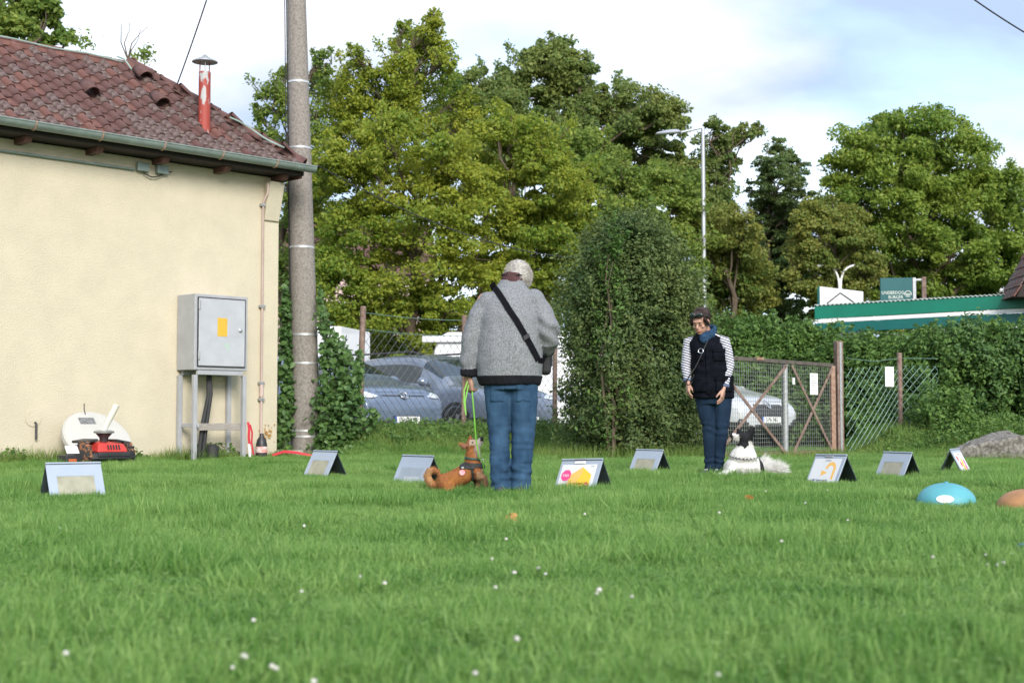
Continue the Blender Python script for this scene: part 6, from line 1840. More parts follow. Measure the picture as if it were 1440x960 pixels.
# quilted vest
vb = MB()
vb.eloft([(.030, -.010, .715, .190, .132), (.026, -.010, .80, .196, .138), (.022, -.008, .92, .184, .132), (.010, .0, 1.04, .172, .128), (-.002, .006, 1.15, .172, .124), (-.012, .012, 1.225, .166, .108), (-.016, .016, 1.275, .128, .090), (-.022, .014, 1.325, .078, .074)], 32, 2.2)
m_vest = mat('black_vest', (.0045, .0055, .009), .9, var=.35, vs=18, bump=.5, bs=35, spec=.08)
def vd(p, n):
    x, y, z = p
    d = .0075 * nz3(x * 9, y * 9, z * 12) + .003 * nz3(x * 24, y * 24, z * 24)
    d += .005 * math.sin(58 * z + 6 * nz3(x * 6, y * 6, z * 6)) * max(0, 1 - abs(z - .99) / .12)
    return d
vs_ = organic('vest', vb, .0075, m_vest, wom, 4, vd)
front = lambda c, x0, x1, z0, z1: c.y < -.04 and x0 < c.x < x1 and z0 < c.z < z1
shell(vs_.data, 'chest_pocket', lambda c: front(c, .015, .115, 1.055, 1.150), .004, m_vest, wom, .008)
shell(vs_.data, 'pocket_flap', lambda c: front(c, .010, .120, 1.128, 1.160), .011, m_vest, wom, .008)
shell(vs_.data, 'chest_pocket', lambda c: front(c, -.125, -.060, 1.055, 1.150), .004, m_vest, wom, .008)
shell(vs_.data, 'side_pocket', lambda c: front(c, .035, .185, .775, .895), .004, m_vest, wom, .010)
shell(vs_.data, 'pocket_flap', lambda c: front(c, .030, .190, .875, .915), .012, m_vest, wom, .008)
shell(vs_.data, 'side_pocket', lambda c: front(c, -.150, -.050, .775, .895), .004, m_vest, wom, .010)
shell(vs_.data, 'zip_placket', lambda c: front(c, -.048, -.012, .75, 1.27), .004, m_vest, wom, .006)
shell(vs_.data, 'shoulder_piping', lambda c: abs((c.z - 1.262) - (.115 - c.x) * .42) < .0045 and .04 < c.x < .16 and c.y < .0, .004, m_card, wom, .003)
# scarf
sc = MB()
for k, (rr, zz2, dx_) in enumerate(((.072, 1.285, 0), (.076, 1.312, .004), (.068, 1.338, .012))):
    sc.tube([(-.028 + dx_ + rr * math.cos(a), -.005 + rr * .95 * math.sin(a), zz2 + .028 * math.sin(a) + .02 * math.cos(a)) for a in np.linspace(0, 2 * math.pi, 25)], .020, 10)
sc.ball((-.062, -.100, 1.255), (.045, .028, .050))
organic('scarf', sc, .007, fabric('blue_scarf', (.010, .028, .065), (.030, .075, .14), 60, (1, 1, 2)), wom, 3, lambda p, n: .006 * nz3(p[0] * 22, p[1] * 22, p[2] * 44))
# jeans and shoes
jb2 = MB()
jb2.eloft([(.028, .0, .66, .150, .110), (.028, -.004, .74, .165, .12), (.028, -.004, .80, .160, .115)], 24, 2.3)
jb2.tube([(-.045, .006, .72), (-.030, -.002, .60), (-.012, -.016, .46), (-.008, .0, .28), (-.008, .012, .055)], [.094, .082, .060, .053, .040], 18)
jb2.tube([(.105, -.012, .72), (.106, -.022, .60), (.102, -.040, .46), (.086, -.024, .28), (.072, -.008, .055)], [.098, .086, .062, .056, .042], 18)
def jd2(p, n):
    x, y, z = p
    fold = math.sin(95 * z + 14 * x + 4 * nz3(x * 9, y * 9, z * 7))
    return .0035 * nz3(x * 12, y * 12, z * 7) + fold * (max(0, 1 - abs(z - .43) / .10) * .0055 + max(0, 1 - abs(z - .14) / .09) * .006)
organic('jeans', jb2, .007, m_jean2, wom, 3, jd2)
for q_ in (WL, WR):
    c = Vector(q_[2]); sb = MB().ball((c.x + .01, c.y + .035, .04), (.036, .046, .042)); sb.ball((c.x - .05, c.y - .125, .034), (.042, .062, .034)); sb.tube([(c.x + .008, c.y + .03, .04), (c.x - .05, c.y - .12, .036)], [.040, .036], 12)
    sh = organic('shoe', sb, .0075, m_shoe, wom, 3)
    MB().tube([(c.x - .050, c.y - .075, .072), (c.x - .022, c.y - .078, .074)], .004, 5).build('lace', m_card, sh)
# hair with a pony tail, sunglasses pushed up on it
m_hair2 = vcol_mat('brown_hair', .5, .3, 90)
hb = MB()
hb.ball(hp2(0, .030, .034), (.083 * .94, .094 * .94, .098 * .94), WH); hb.ball(hp2(0, -.040, .080), (.058, .034, .030), WH)
hb.tube([hp2(.066, -.055, .050), hp2(.082, -.030, .0), hp2(.080, .0, -.030)], [.016, .016, .010], 8); hb.tube([hp2(-.066, -.055, .050), hp2(-.082, -.030, .0), hp2(-.080, .0, -.030)], [.016, .016, .010], 8)
hb.tube([hp2(0, .10, .06), hp2(.02, .135, .055), hp2(.03, .145, .0), hp2(.02, .14, -.06)], [.030, .034, .030, .012], 10)
hr2 = organic('hair', hb, .006, m_hair2, wom, 3, lambda p, n: .003 * nz3(p[0] * 50, p[1] * 50, p[2] * 20))
hc_fn = lambda p: (.022, .013, .011) if nz3(p[0] * 40, p[1] * 40, p[2] * 30) > 0 else (.045, .026, .02)
set_color(hr2.data, hc_fn)
fur(hr2.data, 'hair_strands', 3600, .024, .0016, m_hair2, hr2, np.random.default_rng(6), hc_fn, comb=lambda P: unit((P - np.array(hc2)) * .3 + np.array([0, .02, -.10])), lift=.12, bend=.4)
gl = thing('sunglasses', 'dark sunglasses pushed up on the woman\'s brown hair', 'sunglasses', tuple(wom.location))
for q_ in (-1, 1):
    MB().ball(hp2(q_ * .036, -.084, .100), (.031, .010, .021), WH).build('lens', m_glass, gl, smooth=60)
    MB().tube([hp2(q_ * .066, -.074, .102), hp2(q_ * .084, -.03, .070), hp2(q_ * .088, .02, .030)], .004, 6).build('temple', M['black_plastic'], gl, smooth=60)
MB().tube([hp2(-.012, -.094, .102), hp2(.012, -.094, .102)], .005, 6).build('bridge', M['black_plastic'], gl, smooth=60)
# lead worn round her neck and looped at the hand
vbvh = BVHTree.FromPolygons([v.co.copy() for v in vs_.data.vertices], [tuple(p.vertices) for p in vs_.data.polygons])
def on_vest(x, z, o=.02):
    h = vbvh.ray_cast(Vector((x, -1, z)), Vector((0, 1, 0)))[0]
    return Vector((x, (h.y if h else -.08) - o, z))
ld = thing('dog_lead', 'thin black lead hanging from the woman\'s scarf to her wrist', 'lead', tuple(wom.location))
MB().tube([on_vest(-.03, 1.24, .03), on_vest(-.075, 1.14), on_vest(-.11, 1.06), on_vest(-.145, .99, .03), Vector((-.185, -.085, .93)), Vector((-.215, -.075, .88)), Vector((-.225, -.05, .845)), Vector((-.195, -.045, .835)), Vector((-.165, -.05, .86)), Vector((-.15, -.06, .93))], .0055, 6).build('lead', M['black_rubber'], ld, smooth=60)
MB().tube([on_vest(-.095 + .022 * math.cos(a), 1.14 + .022 * math.sin(a), .028) for a in np.linspace(0, 2 * math.pi, 14)], .004, 6).build('ring', m_chrome, ld, smooth=60)

# ============================================================ dogs
m_fur = vcol_mat('dog_fur', .85, .22, 70)
BX, BY = (580 + 620 / 8.73 - 720) / FPX * 10.2, 10.2
dog = thing('dog', 'small fawn brown dog sitting with curled tail and looking up at the man', 'dog', (BX, BY, float(gz(BX, BY)) + .004))
def D1(zx, zy, y=0): return Vector(((zx - 620) / 1711, y, (905 - zy) / 1711))
mb = MB()
mb.ball(D1(415, 775), (.075, .068, .068)); mb.ball(D1(440, 800, -.045), (.058, .026, .048)); mb.ball(D1(440, 800, .045), (.058, .026, .048))
mb.tube([D1(400, 775), D1(520, 735), D1(640, 675), D1(735, 610)], [.062, .066, .068, .058], 18, round_ends=True)
mb.ball(D1(765, 620), (.070, .060, .078))
mb.tube([D1(745, 610), D1(745, 500), D1(748, 400), D1(745, 350)], [.062, .056, .051, .045], 16, round_ends=True)
mb.ball(D1(738, 328), (.050, .047, .048)); mb.ball(D1(760, 365), (.038, .042, .034))
mb.tube([D1(765, 320), D1(815, 285), D1(850, 240)], [.034, .022, .0145], 12, round_ends=True)
mb.tube([D1(780, 350), D1(825, 320), D1(862, 270)], [.022, .015, .009], 10, round_ends=True)
for y, tip, b0 in ((-.030, (566, 290), (660, 345)), (.028, (708, 196), (712, 290))):
    tp = D1(*tip, y * 1.5); bs_ = D1(*b0, y)
    mb.tube([bs_, bs_.lerp(tp, .45), tp], [.025, .019, .005], 10, [.013, .010, .004])
for y, pts in ((-.040, [(800, 640), (830, 705), (885, 715), (905, 780), (912, 860), (925, 876)]), (.036, [(790, 650), (800, 730), (805, 800), (800, 872), (818, 880)])):
    mb.tube([D1(*q_, y) for q_ in pts], list(np.linspace(.036, .0145, len(pts) - 1)) + [.015], 10, round_ends=True)
for y in (-.052, .052): mb.tube([D1(430, 845, y), D1(500, 868, y), D1(575, 872, y)], [.026, .018, .015], 10, round_ends=True)
mb.tube([D1(345, 800), D1(275, 808), D1(215, 760), D1(188, 695), D1(215, 640), D1(270, 622), D1(318, 648), D1(336, 700)], [.024, .026, .028, .027, .025, .022, .017, .010], 12, round_ends=True)
def dogc(p):
    x, y, z = p
    zx, zy = x * 1711 + 620, 905 - z * 1711
    n_ = nz3(x * 25, y * 25, z * 25) * .06
    c = (.27 + n_, .105 + n_ * .5, .036)
    if zx < 345: c = (.40, .22, .10) if zx < 250 else (.30, .13, .05)
    if zx > 790 and zy > 640: c = (.33, .19, .105)
    if zx > 850 and 400 < zy < 640: c = (.46, .36, .27)
    zj = zx + 260 * n_ + (zy - 330) * -.18
    if zy < 470 and zj > 745:
        k_ = min(1, (zj - 745) / 60)
        c = (.27 + .23 * k_, .105 + .33 * k_, .036 + .36 * k_)
    if 700 < zx < 770 and 255 < zy < 320: c = (.42, .31, .24)
    if zx > 832 and zy < 275: c = (.03, .028, .03)
    if 590 < zx < 690 and 300 < zy < 372 and y < -.02: c = (.22, .10, .06)
    if zy > 850 and zx > 880: c = (.36, .26, .18)
    return c
db = organic('body', mb, .0048, m_fur, dog, 4, lambda p, n: .0012 * nz3(p[0] * 60, p[1] * 60, p[2] * 60))
set_color(db.data, dogc)
fur(db.data, 'coat', 9000, .011, .0016, m_fur, db, np.random.default_rng(7), dogc, comb=lambda P: unit(np.stack([-np.ones(len(P)), np.zeros(len(P)), -.6 * np.ones(len(P))], 1)), lift=.25, bend=.4)
fur(db.data, 'tail_plume', 2200, .012, .0016, m_fur, db, np.random.default_rng(8), dogc, mask=lambda c: (c[:, 0] < -.165).astype(float), comb=lambda P: unit(P - np.array([-.205, 0, .11])), lift=.5, bend=.3)
for y in (-.030,): MB().ball(D1(742, 290, -.037), (.0085, .005, .0075)).build('eye', mat('dog_eye', (.012, .01, .01), .15), dog, smooth=60)
MB().ball(D1(858, 232), (.0095, .010, .0085)).build('nose', mat('dog_nose', (.015, .015, .016), .35), dog, smooth=60)
hn = thing('dog_harness', 'black harness with a round pink tag on the brown dog', 'harness', tuple(dog.location))
def pl_band(a, b, w_):
    a = Vector(a); b = Vector(b); n_ = Vector((b.z - a.z, 0, -(b.x - a.x))).normalized()
    return lambda c: abs((c - a).dot(n_)) < w_
f1 = pl_band(D1(645, 560), D1(870, 575), .016); f2 = pl_band(D1(735, 600), D1(765, 830), .010)
shell(db.data, 'chest_band', lambda c: f1(c) and c.x > D1(635, 0).x and c.z > .14, .004, M['black_rubber'], hn, .004)
shell(db.data, 'girth_band', lambda c: f2(c) and .03 < c.z < .2 and c.x < D1(800, 0).x, .004, M['black_rubber'], hn, .004)
shell(db.data, 'back_patch', lambda c: D1(590, 0).x < c.x < D1(770, 0).x and c.z > .172 and c.z < .215, .005, M['black_rubber'], hn, .004)
f4 = pl_band(D1(680, 478), D1(860, 500), .0065)
shell(db.data, 'collar', lambda c: f4(c) and c.z > .2, .004, mat('collar_green', (.02, .08, .06), .6), hn, .004)
MB().lathe([(.001, 0), (.020, 0), (.020, .004), (.001, .005)], 20, D1(618, 650, -.073), Matrix.Rotation(math.pi / 2, 4, 'X')).build('tag', mat('pink_tag', (.75, .16, .22), .4, col2=(.8, .5, .5), vs=60), hn, smooth=40)
MB().box(D1(622, 595, -.060), (.020, .014, .016)).build('tag_clip', m_chrome, hn, bevel=.003)
# neon green lead from the man's hand to the collar
m_neon = mat('neon_webbing', (.17, .46, .05), .5, var=.1, vs=40)
lead = thing('dog_lead', 'neon green lead running from the man\'s hand to the brown dog', 'lead', (0, 0, 0))
h0 = Vector((MX - .278, MY + .05, .755)); d0 = dog.location + D1(858, 508, -.02)
ribbon([h0 + Vector((.028, -.01, .03)), h0 + Vector((.02, -.02, -.02)), h0.lerp(d0, .3) + Vector((.006, -.03, -.02)), h0.lerp(d0, .65) + Vector((-.012, -.05, -.02)), d0 + Vector((-.02, -.045, .02)), d0 + Vector((.004, -.03, -.01)), d0 + Vector((.012, -.01, -.06)), d0 + Vector((.022, -.004, -.10))], .0095, .004, (1, .2, 0)).build('lead', m_neon, lead, smooth=60)
ribbon([h0 + Vector((-.012, -.018, .045)), h0 + Vector((-.035, -.03, -.02)), h0 + Vector((-.036, -.03, -.10)), h0 + Vector((-.022, -.032, -.19)), h0 + Vector((-.030, -.03, -.10)), h0 + Vector((-.005, -.02, .02))], .009, .004, (1, .3, 0)).build('lead_loop', m_neon, lead, smooth=60)
MB().tube([d0 + Vector((.011 * math.cos(a), -.012, .011 * math.sin(a))) for a in np.linspace(0, 2 * math.pi, 14)], .003, 6).build('snap_hook', m_chrome, lead, smooth=60)

# white and black long-haired dog lying beside the woman
CX, CY = (1050 - 720) / FPX * 12.75, 12.75
wd = thing('dog', 'white long-haired dog with black head patch lying beside the woman', 'dog', (CX, CY, float(gz(CX, CY))))
def D2(zx, zy, y=0): return Vector(((zx - 640) / 1654, y, (815 - zy) / 1654))
mb = MB()
mb.ball(D2(560, 650, .02), (.165, .15, .105)); mb.ball(D2(720, 660, .20), (.13, .22, .11)); mb.ball(D2(860, 680, .30), (.075, .13, .085))
mb.ball(D2(580, 520, .0), (.125, .115, .12)); mb.tube([D2(590, 500), D2(600, 390, -.005), D2(605, 280, -.01)], [.115, .090, .062], 18, round_ends=True)
mb.ball(D2(602, 232, -.015), (.060, .058, .055))
mb.tube([D2(560, 205, -.03), D2(470, 190, -.05), D2(400, 178, -.06)], [.038, .027, .019], 14, round_ends=True)
mb.tube([D2(545, 245, -.03), D2(470, 225, -.05), D2(415, 212, -.06)], [.026, .016, .010], 10, round_ends=True)
for (tip, b0, y) in (((724, 40), (655, 195), -.015), ((500, 78), (560, 190), .035)):
    tp = D2(*tip, y); bs_ = D2(*b0, y * .8)
    mb.tube([bs_, bs_.lerp(tp, .5), tp], [.036, .028, .010], 10, [.022, .017, .008])
for (y, e) in ((-.10, 190), (-.02, 240)):
    mb.tube([D2(400, 690, y + .02), D2(300, 740, y - .03), D2(e, 765, y - .06)], [.045, .034, .028], 12, round_ends=True)
mb.tube([D2(890, 700, .30), D2(1000, 720, .26), D2(1120, 712, .22), D2(1200, 705, .2)], [.035, .040, .035, .014], 12, round_ends=True)
def wdc(p):
    x, y, z = p
    zx, zy = x * 1654 + 640, 815 - z * 1654
    w_ = nz3(x * 18, y * 18, z * 18)
    c = (.66 + .05 * w_, .64 + .05 * w_, .60 + .05 * w_)
    if zy < 350 - 60 * w_ and zx > 480 and zy > 40:
        lim = 345 + 70 * math.sin((zx - 500) / 55.0)
        if zy < lim: c = (.018, .018, .02)
        if 640 < zx < 700 and zy > 255: c = (.64, .62, .58)
    if zx < 500 and zy < 300:
        c = (.68, .65, .62)
        if zx < 408: c = (.02, .02, .02)
        if zx > 455 and zy < 165: c = (.02, .02, .02)
    if 835 < zx < 935 and 500 < zy < 760: c = (.02, .02, .022)
    return c
wb_ = organic('body', mb, .0065, m_fur, wd, 3, lambda p, n: .006 * nz3(p[0] * 16, p[1] * 16, p[2] * 12))
set_color(wb_.data, wdc)
r9 = np.random.default_rng(9)
fur(wb_.data, 'long_coat', 17000, .045, .0022, m_fur, wb_, r9, wdc, mask=lambda c: ((c[:, 2] < .30) & (c[:, 0] < .19)).astype(float), comb=(-.05, -.1, -1), lift=.14, bend=.35, mess=.07)
fur(wb_.data, 'head_coat', 5000, .016, .0022, m_fur, wb_, r9, wdc, mask=lambda c: (c[:, 2] >= .28).astype(float), comb=(.4, 0, -.8), lift=.3, bend=.4)
fur(wb_.data, 'tail_plume', 4200, .075, .0026, m_fur, wb_, r9, lambda p: (.80, .78, .75), mask=lambda c: (c[:, 0] > .165).astype(float), comb=lambda P: unit(np.stack([.8 * np.ones(len(P)), -.1 * np.ones(len(P)), .35 + .5 * r9.normal(size=len(P))], 1)), lift=.35, bend=.3)
MB().ball(D2(392, 172, -.062), (.012, .012, .010)).build('nose', mat('dog_nose2', (.015, .015, .016), .35), wd, smooth=60)
MB().ball(D2(530, 205, -.062), (.009, .006, .008)).build('eye', mat('dog_eye2', (.012, .01, .01), .15), wd, smooth=60)
cl_ = thing('dog_collar', 'thin dark chain collar sunk in the white dog\'s fur', 'collar', tuple(wd.location))
rc = [Vector(((600 - 640) / 1654 + .142 * math.cos(a), .0 + .135 * math.sin(a), (815 - 505) / 1654 + .012 * math.cos(2 * a))) for a in np.linspace(math.pi * 1.02, math.pi * 1.98, 26)]
for i in range(0, 25):
    MB().tube([rc[i].lerp(rc[i + 1], .08), rc[i].lerp(rc[i + 1], .5) + Vector((0, -.002, .002 * (-1) ** i)), rc[i].lerp(rc[i + 1], .92)], [.004, .0058, .004], 6).build('chain_link', M['metal_grey'] if i % 2 else M['black_rubber'], cl_, smooth=60)
# ============================================================ grass
def grass_mat(name, cols, transl=.4):
    m, t, b = nodes(name)
    geo = N(t, 'ShaderNodeNewGeometry')
    nz_ = N(t, 'ShaderNodeTexNoise', Scale=.9, Detail=5.0, Roughness=.6); t.links.new(geo.outputs['Position'], nz_.inputs['Vector'])
    c = N(t, 'ShaderNodeMapRange'); c.inputs['From Min'].default_value = .32; c.inputs['From Max'].default_value = .68; c.inputs['To Max'].default_value = .40
    t.links.new(nz_.outputs['Fac'], c.inputs[0])
    a = N(t, 'ShaderNodeMath', operation='MULTIPLY'); a.inputs[1].default_value = .62; t.links.new(geo.outputs['Random Per Island'], a.inputs[0])
    s = N(t, 'ShaderNodeMath', operation='ADD'); t.links.new(a.outputs[0], s.inputs[0]); t.links.new(c.outputs[0], s.inputs[1])
    rp = N(t, 'ShaderNodeValToRGB'); el = rp.color_ramp.elements
    for i, cc in enumerate(cols):
        p = i / (len(cols) - 1); e = el[0] if i == 0 else (el[1] if i == len(cols) - 1 else el.new(p)); e.position = p; e.color = (*cc, 1)
    t.links.new(s.outputs[0], rp.inputs[0]); t.links.new(rp.outputs[0], b.inputs['Base Color'])
    b.inputs['Roughness'].default_value = .45; b.inputs['Specular IOR Level'].default_value = .3
    tr = N(t, 'ShaderNodeBsdfTranslucent'); t.links.new(rp.outputs[0], tr.inputs['Color'])
    mxs = N(t, 'ShaderNodeMixShader'); mxs.inputs[0].default_value = transl
    t.links.new(b.outputs[0], mxs.inputs[1]); t.links.new(tr.outputs[0], mxs.inputs[2]); t.links.new(mxs.outputs[0], t.nodes['Material Output'].inputs['Surface'])
    return m
G_lawn = grass_mat('lawn_blades', [(.030, .165, .012), (.062, .275, .020), (.115, .385, .036), (.23, .50, .08), (.38, .55, .17)], .48)
G_rough = grass_mat('rough_blades', [(.06, .17, .02), (.10, .27, .03), (.18, .36, .05), (.34, .42, .12)], .45)

def blade_field(P, Lh, Wd, rs, tilt=.45, bend=.8):
    n = len(P); d = np.stack([rs.normal(size=n) * tilt, rs.normal(size=n) * tilt, np.ones(n)], 1); d = unit(d)
    return blades(P, d, Lh, Wd, rs.uniform(-.2, 1, n) * bend, rs)

patch_col = bpy.data.collections.new('grass_patches')      # source meshes only, not in the scene
PS = .5
def patch_obj(i, n, lo, hi, wd):
    rs = np.random.default_rng(100 + i)
    P = np.stack([rs.uniform(-PS / 2 - .03, PS / 2 + .03, n), rs.uniform(-PS / 2 - .03, PS / 2 + .03, n), np.zeros(n)], 1)
    tuft = .75 + .5 * np.array([mnoise.noise(Vector((x * 9 + i * 7, y * 9, 0))) + .5 for x, y, _ in P.tolist()])
    V, F = blade_field(P, rs.uniform(lo, hi, n) * tuft, rs.uniform(.6, 1.3, n) * wd, rs)
    # clover leaves low among the blades
    k = n // 28
    Q = np.stack([rs.uniform(-PS / 2, PS / 2, k), rs.uniform(-PS / 2, PS / 2, k), rs.uniform(.025, .05, k)], 1)
    Q = np.repeat(Q, 3, 0); a = rs.uniform(0, 6.28, k).repeat(3) + np.tile([0, 2.09, 4.19], k)
    Q = Q + np.stack([np.cos(a), np.sin(a), np.zeros(3 * k)], 1) * .007
    Vc, Fc = leaf_cards(Q, unit(np.stack([np.cos(a) * .2, np.sin(a) * .2, np.ones(3 * k)], 1) + rs.normal(size=(3 * k, 3)) * .15), np.full(3 * k, .013), rs, 'quad', .9)
    Ft = np.concatenate([Fc[:, [0, 1, 2]], Fc[:, [0, 2, 3]]], 0) + len(V)
    me = np_mesh('grass_patch', np.concatenate([V, Vc]), np.concatenate([F, Ft]))
    me.materials.append(G_lawn)
    o = bpy.data.objects.new('grass_patch', me); patch_col.objects.link(o)
for i in range(5): patch_obj(i, 3500, .028, .078, .0050)
for i in (5, 6): patch_obj(i, 2600, .045, .115, .0062)

def gn_scatter(o, col, nm):
    ng = bpy.data.node_groups.new(nm, 'GeometryNodeTree')
    ng.interface.new_socket('Geometry', in_out='INPUT', socket_type='NodeSocketGeometry'); ng.interface.new_socket('Geometry', in_out='OUTPUT', socket_type='NodeSocketGeometry')
    gi = ng.nodes.new('NodeGroupInput'); go = ng.nodes.new('NodeGroupOutput')
    ci = ng.nodes.new('GeometryNodeCollectionInfo'); ci.inputs['Collection'].default_value = col; ci.inputs['Separate Children'].default_value = True; ci.inputs['Reset Children'].default_value = True
    m2p = ng.nodes.new('GeometryNodeMeshToPoints'); iop = ng.nodes.new('GeometryNodeInstanceOnPoints'); iop.inputs['Pick Instance'].default_value = True
    rot = ng.nodes.new('GeometryNodeInputNamedAttribute'); rot.data_type = 'FLOAT_VECTOR'; rot.inputs['Name'].default_value = 'rot'
    scl = ng.nodes.new('GeometryNodeInputNamedAttribute'); scl.data_type = 'FLOAT_VECTOR'; scl.inputs['Name'].default_value = 'scl'
    idx = ng.nodes.new('GeometryNodeInputNamedAttribute'); idx.data_type = 'INT'; idx.inputs['Name'].default_value = 'idx'
    e2r = ng.nodes.new('FunctionNodeEulerToRotation')
    L = ng.links.new
    L(gi.outputs[0], m2p.inputs[0]); L(m2p.outputs[0], iop.inputs['Points']); L(ci.outputs[0], iop.inputs['Instance'])
    L(idx.outputs[0], iop.inputs['Instance Index']); L(rot.outputs[0], e2r.inputs[0]); L(e2r.outputs[0], iop.inputs['Rotation']); L(scl.outputs[0], iop.inputs['Scale'])
    L(iop.outputs[0], go.inputs[0])
    md = o.modifiers.new('scatter', 'NODES'); md.node_group = ng

rs = np.random.default_rng(200)
pts = []
y = 1.3
while y < 24.5:
    hwid = .40 * y + 1.6
    for x in np.arange(-hwid, hwid, PS * .92):
        jx, jy = x + rs.uniform(-.05, .05), y + rs.uniform(-.05, .05)
        loc = Matrix.Rotation(-HROT, 3, 'Z') @ Vector((jx - HX, jy - HY, 0))
        if -8.3 < loc.x < .25 and loc.y > .22: continue
        s_ = (jx - FP0[0]) * FN[0] + (jy - FP0[1]) * FN[1]
        if s_ > .9 and jx < 5: continue
        pts.append((jx, jy, float(gz(jx, jy)) - .004))
    y += PS * .92
n = len(pts)
me = bpy.data.meshes.new('lawn_grass'); me.from_pydata(pts, [], [])
# lean each patch with the slope of the bank
sl_x = np.array([(gz(p[0] + .1, p[1]) - gz(p[0] - .1, p[1])) / .2 for p in pts]); sl_y = np.array([(gz(p[0], p[1] + .1) - gz(p[0], p[1] - .1)) / .2 for p in pts])
quarter = rs.integers(0, 4, n) * math.pi / 2
from mathutils import Euler
rot = []
for i in range(n):
    nrm = Vector((-sl_x[i], -sl_y[i], 1)).normalized()
    q_ = Vector((0, 0, 1)).rotation_difference(nrm) @ Euler((0, 0, quarter[i])).to_quaternion()
    rot.append(tuple(q_.to_euler()))
a = me.attributes.new('rot', 'FLOAT_VECTOR', 'POINT'); a.data.foreach_set('vector', np.array(rot, np.float32).ravel())
hh_ = np.array([.95 + .8 * mnoise.noise(Vector((p[0] * .8, p[1] * .8, 3))) + .12 * rs.normal() for p in pts])
scl = np.stack([np.ones(n), np.ones(n), np.clip(hh_, .65, 1.5)], 1)
a = me.attributes.new('scl', 'FLOAT_VECTOR', 'POINT'); a.data.foreach_set('vector', scl.astype(np.float32).ravel())
a = me.attributes.new('idx', 'INT', 'POINT'); a.data.foreach_set('value', np.where(rs.random(n) < np.array([.10 + .25 * max(0, mnoise.noise(Vector((p[0] * .7 + 9, p[1] * .5, 1)))) for p in pts]), rs.integers(5, 7, n), rs.integers(0, 5, n)).astype(np.int32))
lawn = link('lawn_grass', me, None)
tag(lawn, 'short green lawn grass covering the ground', 'grass', kind='stuff')
gn_scatter(lawn, patch_col, 'lawn_scatter')

# rough grass and weeds on the bank, along the walls and posts
rs = np.random.default_rng(300)
def keep(x, y):
    return np.stack([x, y, gz(x, y) - .01], 1)
fields = []
a_ = rs.uniform(-.4, 5.6, 26000); s_ = -1.55 + 2.2 * rs.random(26000)
p = FP0[None] + FT[None] * a_[:, None] + FN[None] * s_[:, None]
fields.append((keep(p[:, 0], p[:, 1]), .07 + .17 * rs.random(26000) * sstep(-1.6, -.7, s_), .0060))
n_ = 6500                                                                                                # foot of the house
hx = rs.uniform(-4.6, .15, n_); hy = -.02 - np.abs(rs.normal(size=n_)) * .20
c_, s2 = math.cos(HROT), math.sin(HROT)
fields.append((keep(HX + c_ * hx - s2 * hy, HY + s2 * hx + c_ * hy), .06 + .13 * rs.random(n_) * np.clip(1.1 + .8 * np.sin(hx * 3.1), .3, 1.7), .006))
n_ = 15000                                                                                               # right bank
x_ = rs.uniform(4.9, 9, n_); y_ = rs.uniform(19.2, 21.9, n_)
fields.append((keep(x_, y_), .06 + .18 * rs.random(n_) * sstep(19.2, 20.4, y_), .006))
n_ = 5200                                                                                                # under the gate
t_ = rs.random(n_); off = rs.normal(size=n_) * .25
fields.append((keep(GA.x + (GB.x - GA.x) * t_ + off * .74, GA.y + (GB.y - GA.y) * t_ - off * .66), .06 + .13 * rs.random(n_), .006))
n_ = 7000                                                                                                # around the shrub
an = rs.uniform(0, 6.28, n_); rr = 1.25 * np.sqrt(rs.random(n_))
fields.append((keep(1.75 + rr * 1.2 * np.cos(an), 19.4 + rr * np.sin(an)), .08 + .20 * rs.random(n_), .006))
n_ = 2600                                                                                                # round the boulder and pole
an = rs.uniform(0, 6.28, n_); rr = .35 + .35 * rs.random(n_)
fields.append((keep(bcx + rr * 1.5 * np.cos(an), bd2 + rr * .9 * np.sin(an)), .06 + .14 * rs.random(n_), .005))
fields.append((keep(PX + rr * .9 * np.cos(an), PY - .1 + rr * .8 * np.sin(an)), .05 + .12 * rs.random(n_), .005))
VV = []; FF = []; o_ = 0
for P, Lh, wd_ in fields:
    V, F = blade_field(P, Lh, rs.uniform(.6, 1.3, len(P)) * wd_, rs, .32, .8); VV.append(V); FF.append(F + o_); o_ += len(V)
tag(link('rough_grass', np_mesh('rough_grass', np.concatenate(VV), np.concatenate(FF)), G_rough), 'taller rough grass along the bank, walls and fence', 'grass', kind='stuff')
# broad-leaved weeds
n_ = 5200
a_ = rs.uniform(-.2, 5.2, n_); s_ = -.95 + 1.2 * rs.random(n_)
p = FP0[None] + FT[None] * a_[:, None] + FN[None] * s_[:, None]
P1 = np.stack([p[:, 0], p[:, 1], gz(p[:, 0], p[:, 1]) + .04 + .20 * rs.random(n_) * (.4 + .6 * np.sin(a_ * 4) ** 2)], 1)
x_ = rs.uniform(4.9, 7.4, n_); y_ = rs.uniform(19.8, 21.3, n_)
P2 = np.stack([x_, y_, gz(x_, y_) + .02 + (.05 + .20 * sstep(5.6, 6.3, x_)) * rs.random(n_)], 1)
hx = rs.uniform(-4.6, .1, 1600); hy = -.05 - np.abs(rs.normal(size=1600)) * .10
wx, wy = HX + c_ * hx - s2 * hy, HY + s2 * hx + c_ * hy
P3 = np.stack([wx, wy, .03 + .13 * rs.random(1600) * np.clip(.8 + np.sin(hx * 4.3), .1, 1.6)], 1)
P = np.concatenate([P1, P2, P3])
V, F = leaf_cards(P, unit(rs.normal(size=P.shape) * .6 + np.array([0, -.3, .8])), .05 * rs.uniform(.5, 1.4, len(P)), rs, 'leaf', .6)
tag(link('weeds', np_mesh('weeds', V, F), L_hedge), 'broad-leaved weeds growing in the rough grass strip', 'weeds', kind='stuff')

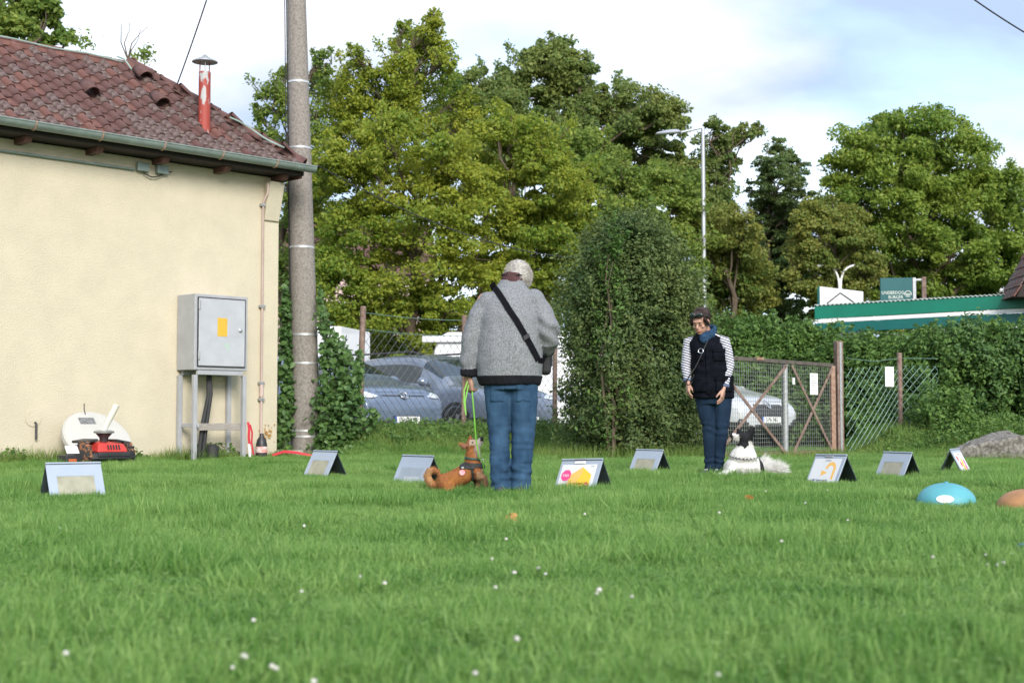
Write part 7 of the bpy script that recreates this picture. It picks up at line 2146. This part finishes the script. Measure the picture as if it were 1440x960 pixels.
# white clover flowers, one object each
m_clov = mat('clover_white', (.72, .70, .66), .7, var=.12, vs=300)
m_stem = mat('clover_stem', (.12, .25, .05), .6)
rs = np.random.default_rng(400)
P = unit(rs.normal(size=(150, 3))); P = P[P[:, 2] > -.5]
V, F = leaf_cards(P * .0085, unit(P + rs.normal(size=P.shape) * .35), np.full(len(P), .010), rs, 'quad', .38)
flo = np_mesh('flower_head', V, F); flo.materials.append(m_clov)
stm = MB().tube([(0, 0, 0), (.004, 0, .03), (0, 0, .06)], .0012, 4).mesh('stem'); stm.materials.append(m_stem)
clover = [(429, 737), (355, 860), (430, 824), (510, 801), (336, 917), (377, 915), (397, 925), (446, 938), (590, 951), (692, 820), (724, 795), (758, 790), (769, 795), (685, 778), (668, 931), (723, 887), (168, 783), (998, 940), (838, 828), (845, 824), (712, 752), (728, 733), (95, 905), (1262, 756), (1310, 778), (1388, 783), (1396, 788), (1403, 784), (1430, 764), (1421, 774), (1340, 757), (880, 830), (1100, 760), (822, 720), (1075, 690), (1130, 705), (1161, 688), (1168, 687), (88, 740), (1008, 720), (60, 742), (1380, 776), (1185, 730), (540, 812), (345, 905)]
for (px, py) in clover:
    d = FPX * (CAM_H - .055) / (py - 590); x = (px - 720) / FPX * d
    if d > 13: continue
    z = float(gz(x, d))
    root = thing('clover_flower', 'white clover flower head standing in the lawn', 'flower', (x, d, z), rs.uniform(0, 6), 'clover flowers in the lawn')
    sc_ = rs.uniform(.55, 1.0)
    root.scale = (.8, .8, rs.uniform(.6, .9)); root.rotation_euler = (rs.normal() * .15, rs.normal() * .15, rs.uniform(0, 6))
    o = bpy.data.objects.new('flower_head', flo); COL.objects.link(o); o.parent = root; o.location = (0, 0, .06); o.scale = (sc_,) * 3
    o = bpy.data.objects.new('stem', stm); COL.objects.link(o); o.parent = root

# a few dry leaves fallen on the lawn
m_dry = mat('dry_leaf', (.40, .19, .05), .7, var=.2, vs=40)
for i, (px, py) in enumerate(((714, 727), (722, 729), (1050, 702))):
    d = FPX * (CAM_H - .05) / (py - 590); x = (px - 720) / FPX * d
    lf = MB(); V_ = []
    for k in range(12):
        a_ = 2 * math.pi * k / 12; rr = .028 * (1 + .35 * math.cos(3 * a_)) ; V_.append((rr * math.cos(a_) * 1.4, rr * math.sin(a_), .012 * math.sin(2 * a_)))
    lf.add([(0, 0, .008)] + V_, [(0, 1 + k, 1 + (k + 1) % 12) for k in range(12)])
    o = lf.build('fallen_leaf', m_dry, None); o.location = (x, d, float(gz(x, d)) + .052); o.rotation_euler = (.4 + i * .3, -.3, i * 2.1)
    o.modifiers.new('s', 'SOLIDIFY').thickness = .0012
    tag(o, 'orange-brown dry leaf lying on top of the lawn grass', 'leaf', 'fallen leaves on the lawn')
